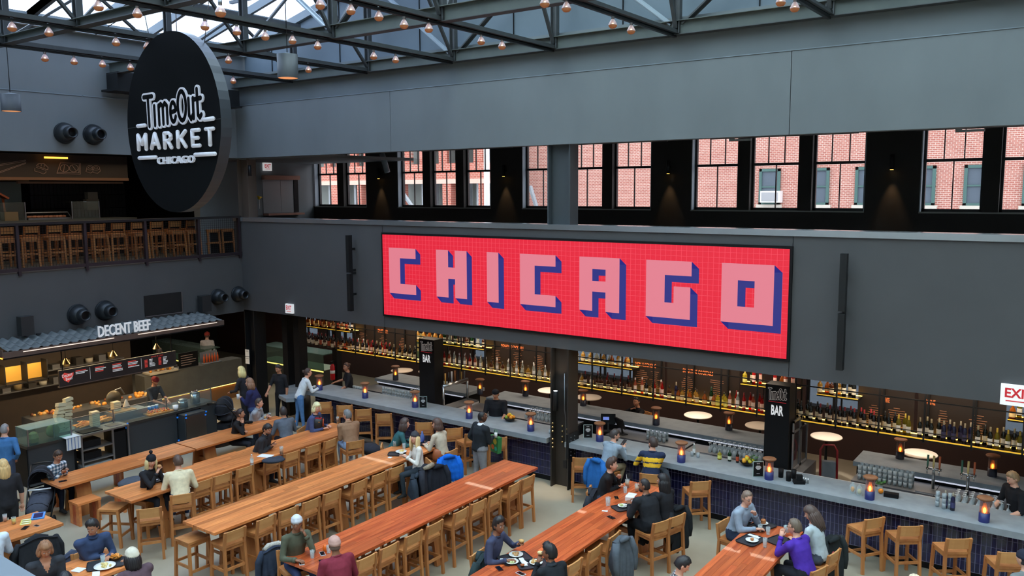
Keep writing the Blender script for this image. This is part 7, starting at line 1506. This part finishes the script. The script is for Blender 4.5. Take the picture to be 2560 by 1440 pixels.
foodheld(PE['navyt'], -1, 'sandwich half in the raised hand of the navy sweater man', (206, 160, 100)); foodheld(PE['blackp'], -1, 'sandwich at the mouth of the black jacketed man', (226, 196, 140)); foodheld(PE['white'], 1, 'wrapped food in the hands of the white sweater woman', (222, 216, 206)); foodheld(PE['pom'], 1, 'bite of food at the mouth of the pompom beanie woman', (196, 140, 90))
el, wr_ = PE['puffer'][4][-1]; cyl('drink_cup', at_world(PE['puffer'], wr_+Vector((0, .08, -.02))), .04, .13, WHITE, 'white paper cup held by the navy puffer woman', 'cup')
el, wr_ = PE['leather'][4][1]; cyl('drink_cup', at_world(PE['leather'], wr_+Vector((0, .08, -.02))), .035, .1, WHITE, 'small white cup in the hand of the leather jacket man', 'cup')
# ---------------------------------------------------------------- coats, bags, stroller
def coat(lab, x, y, rz, c, ztop=1.0, L=.75, w_=.42, hood=None, quilt=False, name='coat', badge=None, mt=None):
    """a coat hung over a stool back: front and rear falls, sleeves, optional hood or fur"""
    t = thing(name, lab, 'coat', (x, y, 0), rz); m = mt or cloth(c, 'coat'); q = MB(); rr = random.Random(int(x*50+y*9)); nx, nz_ = 14, 12; V = []
    for side in (0, 1):
        for j in range(nz_+1):
            for i in range(nx+1):
                u = i/nx-.5; v_ = j/nz_; ww = w_*(1+.18*v_); z = ztop-v_*L*(1 if side else .55); fold = .022*math.sin(i*1.9+j*.25+side)*v_ + (.012*abs(math.sin(j*math.pi/1.5)) if quilt else 0)
                yy = (-.05-.07*math.sin(v_*2.2)-fold) if side else (.03+.05*v_+fold)
                if j == 0: z += .012
                V.append((u*ww, yy, z+.03*math.cos(u*6)*(1-v_)-.03*abs(math.sin(u*9))*v_))
    n1 = nx+1; F = [(s*(nz_+1)*n1+j*n1+i, s*(nz_+1)*n1+j*n1+i+1, s*(nz_+1)*n1+(j+1)*n1+i+1, s*(nz_+1)*n1+(j+1)*n1+i) for s in (0, 1) for j in range(nz_) for i in range(nx)]
    o2 = (nz_+1)*n1; F += [(i, i+1, o2+i+1, o2+i) for i in range(nx)]; F += [(j*n1, (j+1)*n1, o2+(j+1)*n1, o2+j*n1) for j in range(nz_)]+[(j*n1+nx, (j+1)*n1+nx, o2+(j+1)*n1+nx, o2+j*n1+nx) for j in range(nz_)]
    q.add(V, F, 0, True); part(q, 'coat_body', m, t)
    for s in (-1, 1): part(MB().ring([(s*w_*.46, -.04, ztop-.03), (s*w_*.6, -.08, ztop-.2), (s*w_*.62, -.1, ztop-.42), (s*w_*.58, -.1, ztop-.55)], [.06, .065, .055, .045], 10), 'sleeve', m, t)
    if hood: part(MB().ring([(-w_*.4, -.06, ztop), (-w_*.2, -.12, ztop+.02), (w_*.2, -.12, ztop+.02), (w_*.4, -.06, ztop)], [.035, .05, .05, .035], 9), 'fur_trim', mat('fur_%d' % hood[0], hood, .95, noise=(60, .3, tuple(int(v_*.7) for v_ in hood)), bump=1), t)
    else: part(MB().ring([(-w_*.3, -.07, ztop-.01), (0, -.1, ztop+.03), (w_*.3, -.07, ztop-.01)], [.03, .05, .03], 8), 'collar', m, t)
    if badge: bq = MB().lathe([(0, -.003), (.045, -.003), (.045, .003), (0, .003)], 16, cap=False); bq.v = [(v_[0]+badge[0], v_[2]-.14, v_[1]+badge[1]) for v_ in bq.v]; p_ = part(bq, 'round_badge', mat('badge_red', (190, 60, 70), .5), t); bq = MB().lathe([(0, -.003), (.028, -.003), (.028, .003), (0, .003)], 14, cap=False); bq.v = [(v_[0]+badge[0], v_[2]-.146, v_[1]+badge[1]) for v_ in bq.v]; part(bq, 'badge_centre', WHITE, p_)
    return t
def coat_at(lab, px, py, z, rz, c, **k): p = G(px, py, z); return coat(lab, p.x, p.y, R(rz), c, ztop=z, **k)
coat_at('bright blue quilted coat hanging over a stool by the far tables', 1120, 1140, 1.0, 60, (24, 98, 196), quilt=True, L=.5, w_=.4); coat_at('black coat with long sleeves hanging below the bright blue coat', 1090, 1165, .9, 75, (36, 38, 46), L=.75, w_=.4)
coat_at('dark parka with beige fur trim hanging behind the white sweater', 1063, 1165, .95, 100, (44, 46, 54), hood=(176, 160, 138), L=.7); coat_at('dark slate jacket hanging below the white sweater', 1032, 1190, .8, 120, (46, 54, 64), L=.55, w_=.26)
coat_at('blue crinkled jacket hanging on the stool of the grey sweater man', 1495, 1150, 1.0, -15, (40, 96, 160), L=.6); coat_at('black coat hanging on the seat of the striped sweater man', 1640, 1168, 1.0, 15, (44, 48, 54), L=.8)
coat_at('black puffer coat hanging behind the long haired woman in black', 1690, 1268, 1.0, 75, (34, 36, 40), quilt=True, L=.75); coat_at('grey wool coat draped over a stool back at the reddish table', 1553, 1345, .98, 78, (84, 90, 98), L=.7, w_=.36)
coat_at('black wool coat behind the black shirted man', 1488, 1230, .95, -80, (44, 46, 52), L=.7); coat_at('black parka with round badge behind the pale cardigan', 2075, 1345, 1.0, 75, (40, 44, 46), L=.85, badge=(-.14, .82), w_=.5)
coat_at('black parka with round badge behind the v neck woman', 95, 1350, 1.05, -100, (38, 40, 44), L=.7, badge=(.1, .88), w_=.55); coat_at('dark denim coat with white fur collar hanging left of the olive sweater', 690, 1372, .9, -110, (46, 54, 70), hood=(206, 198, 186), L=.65)
coat_at('navy jacket hanging beside the navy pullover man', 185, 1390, .85, -100, (60, 66, 84), L=.4); coat_at('dark bottle green coat behind the navy sweater man', 1212, 1392, .95, -80, (44, 56, 58), L=.6)
bag('leather_bag', 'tan brown leather bag on the stool under the cream sweater', 'bag', G(1098, 1150, .74), (.3, .2, .25), mat('tan_leather', (168, 92, 52), .5), None, R(60)); bag('backpack', 'black soft backpack on the floor behind the second table', 'bag', G(925, 1135, .3), (.5, .3, .3), BLEA)
tag(MB().ball((0, 0, 0), (.3, .22, .13), 12, 8).build('folded_coat', cloth((44, 46, 54)), loc=G(925, 1122, .5)), 'dark coat heaped on a stool left of the far end of the empty ended table', 'coat')
tag(MB().ball((0, 0, 0), (.22, .3, .1), 12, 8).build('grey_scarf', cloth((74, 78, 86)), loc=G(330, 1205, .52)), 'grey coat heaped beside the pompom beanie woman', 'coat')
tag(MB().ball((0, 0, 0), (.2, .5, .1), 12, 8).build('grey_jacket', cloth((88, 84, 84)), loc=G(560, 1105, .5)), 'dull brown jacket lying on the bench under the low table', 'coat')
t = thing('shopping_bag', 'green and orange patterned carrier bag held by the leather jacket man', 'bag', G(1240, 1130, .75), R(-20)); GBG = mat('bag_green', (50, 130, 70), .6)
part(MB().prism([(-.14, 0), (.14, 0), (.17, .36), (-.17, .36)], (0, -.05, 0), (1, 0, 0), (0, 0, 1), (0, .1, 0)), 'bag_body', GBG, t)
for a, b, r_, c in ((-.05, .12, .06, (226, 110, 40)), (.07, .1, .05, (60, 190, 160)), (.04, .26, .07, (214, 190, 60)), (-.08, .28, .04, (226, 110, 40))): part(MB().prism([(a+r_*math.cos(i*.7), b+r_*math.sin(i*.7)) for i in range(9)], (0, -.052, 0), (1, 0, 0), (0, 0, 1), (0, -.003, 0)), 'printed_patch', mat('patch_%d' % c[0]+str(c[1]), c, .6), t)
part(MB().ring([(-.07, 0, .36), (-.04, 0, .5), (.04, 0, .5), (.07, 0, .36)], .008, 6), 'handle', GBG, t)
def stroller(p, rz, lab, full=True):
    t = thing('stroller', lab, 'stroller', p, rz); F_ = cloth((64, 66, 76)); Bk = cloth((36, 37, 42))
    q = MB(); n, m_ = 14, 10; V = []
    for j in range(m_+1):
        for i in range(n+1):
            a = math.pi*i/n; b_ = R(-10+130*j/m_); r_ = 1+.03*math.cos(j*3.14)*(j % 2 == 0); V.append((.24*math.cos(a)*(.98), -.12-.36*math.sin(a)*math.cos(b_)*r_+.05, .62+.36*math.sin(a)*math.sin(b_)*r_+.08))
    q.add(V, [(j*(n+1)+i, j*(n+1)+i+1, (j+1)*(n+1)+i+1, (j+1)*(n+1)+i) for j in range(m_) for i in range(n)], 0, True); part(q, 'canopy', Bk, t)
    for j in (0, 3, 6, 9): part(MB().ring([V[j*(n+1)+i] for i in range(n+1)], .01, 6), 'canopy_rib', F_, t)
    part(MB().ring([(0, -.2, .52), (0, 0, .46), (0, .28, .44), (0, .5, .36), (0, .6, .3)], [(.2, .1), (.22, .12), (.2, .13), (.19, .13), (.12, .08)], 14, side=Vector((1, 0, 0))), 'footmuff', F_, t)
    q = MB()
    for k in range(5): q.ring([(x_*.19, .08+k*.1, .585-.02*k-.09*x_*x_) for x_ in (-1, -.5, 0, .5, 1)], .012, 6)
    part(q, 'quilt_seams', Bk, t)['kind'] = 'stuff'
    for s in (-1, 1):
        part(MB().ring([(s*.24, -.55, .98), (s*.25, -.1, .6), (s*.22, .45, .16)], .016, 8), 'frame_tube', BLACKM, t); part(MB().ring([(s*.25, -.1, .6), (s*.27, -.38, .14)], .016, 8), 'frame_tube', BLACKM, t)
        for y, r_ in ((-.38, .13), (.47, .09)): w_ = MB().ring([(0, r_*math.cos(i*math.pi/8), r_*math.sin(i*math.pi/8)) for i in range(17)], .024, 8); w_.v = [(v_[0]+s*.28, v_[1]+y, v_[2]+r_+.02) for v_ in w_.v]; wo = part(w_, 'wheel', BLACK, t); part(MB().beam((s*.27, y, r_+.02), (s*.29, y, r_+.02), .06, .06), 'hub', SILVER, wo)
    part(MB().ring([(-.24, -.55, .98), (0, -.58, 1.0), (.24, -.55, .98)], .02, 8), 'push_handle', BLACKM, t); part(MB().ring([(-.2, .12, .66), (0, .2, .68), (.2, .12, .66)], .016, 8), 'bumper_bar', mat('strap_white', (210, 212, 215), .5), t)
    part(MB().b2((-.2, -.32, .2), (.2, .2, .34)), 'basket', Bk, t); return t
p = G(105, 1262, .3); stroller(Vector((p.x, p.y, 0)), R(-125), 'black baby stroller with hood and quilted footmuff at the end of the low table'); p = G(572, 1055, .35); stroller(Vector((p.x-.1, p.y, 0)), R(30), 'second black baby stroller beside the standing women at the corner')
part(MB().lathe([(.035, 0), (.035, .14)], 10), 'blue_bottle', mat('case_blue'), None, loc=G(562, 1005, .8)).name = 'sports_bottle'; tag(bpy.data.objects['sports_bottle'], 'blue bottle on the stroller at the corner', 'bottle')
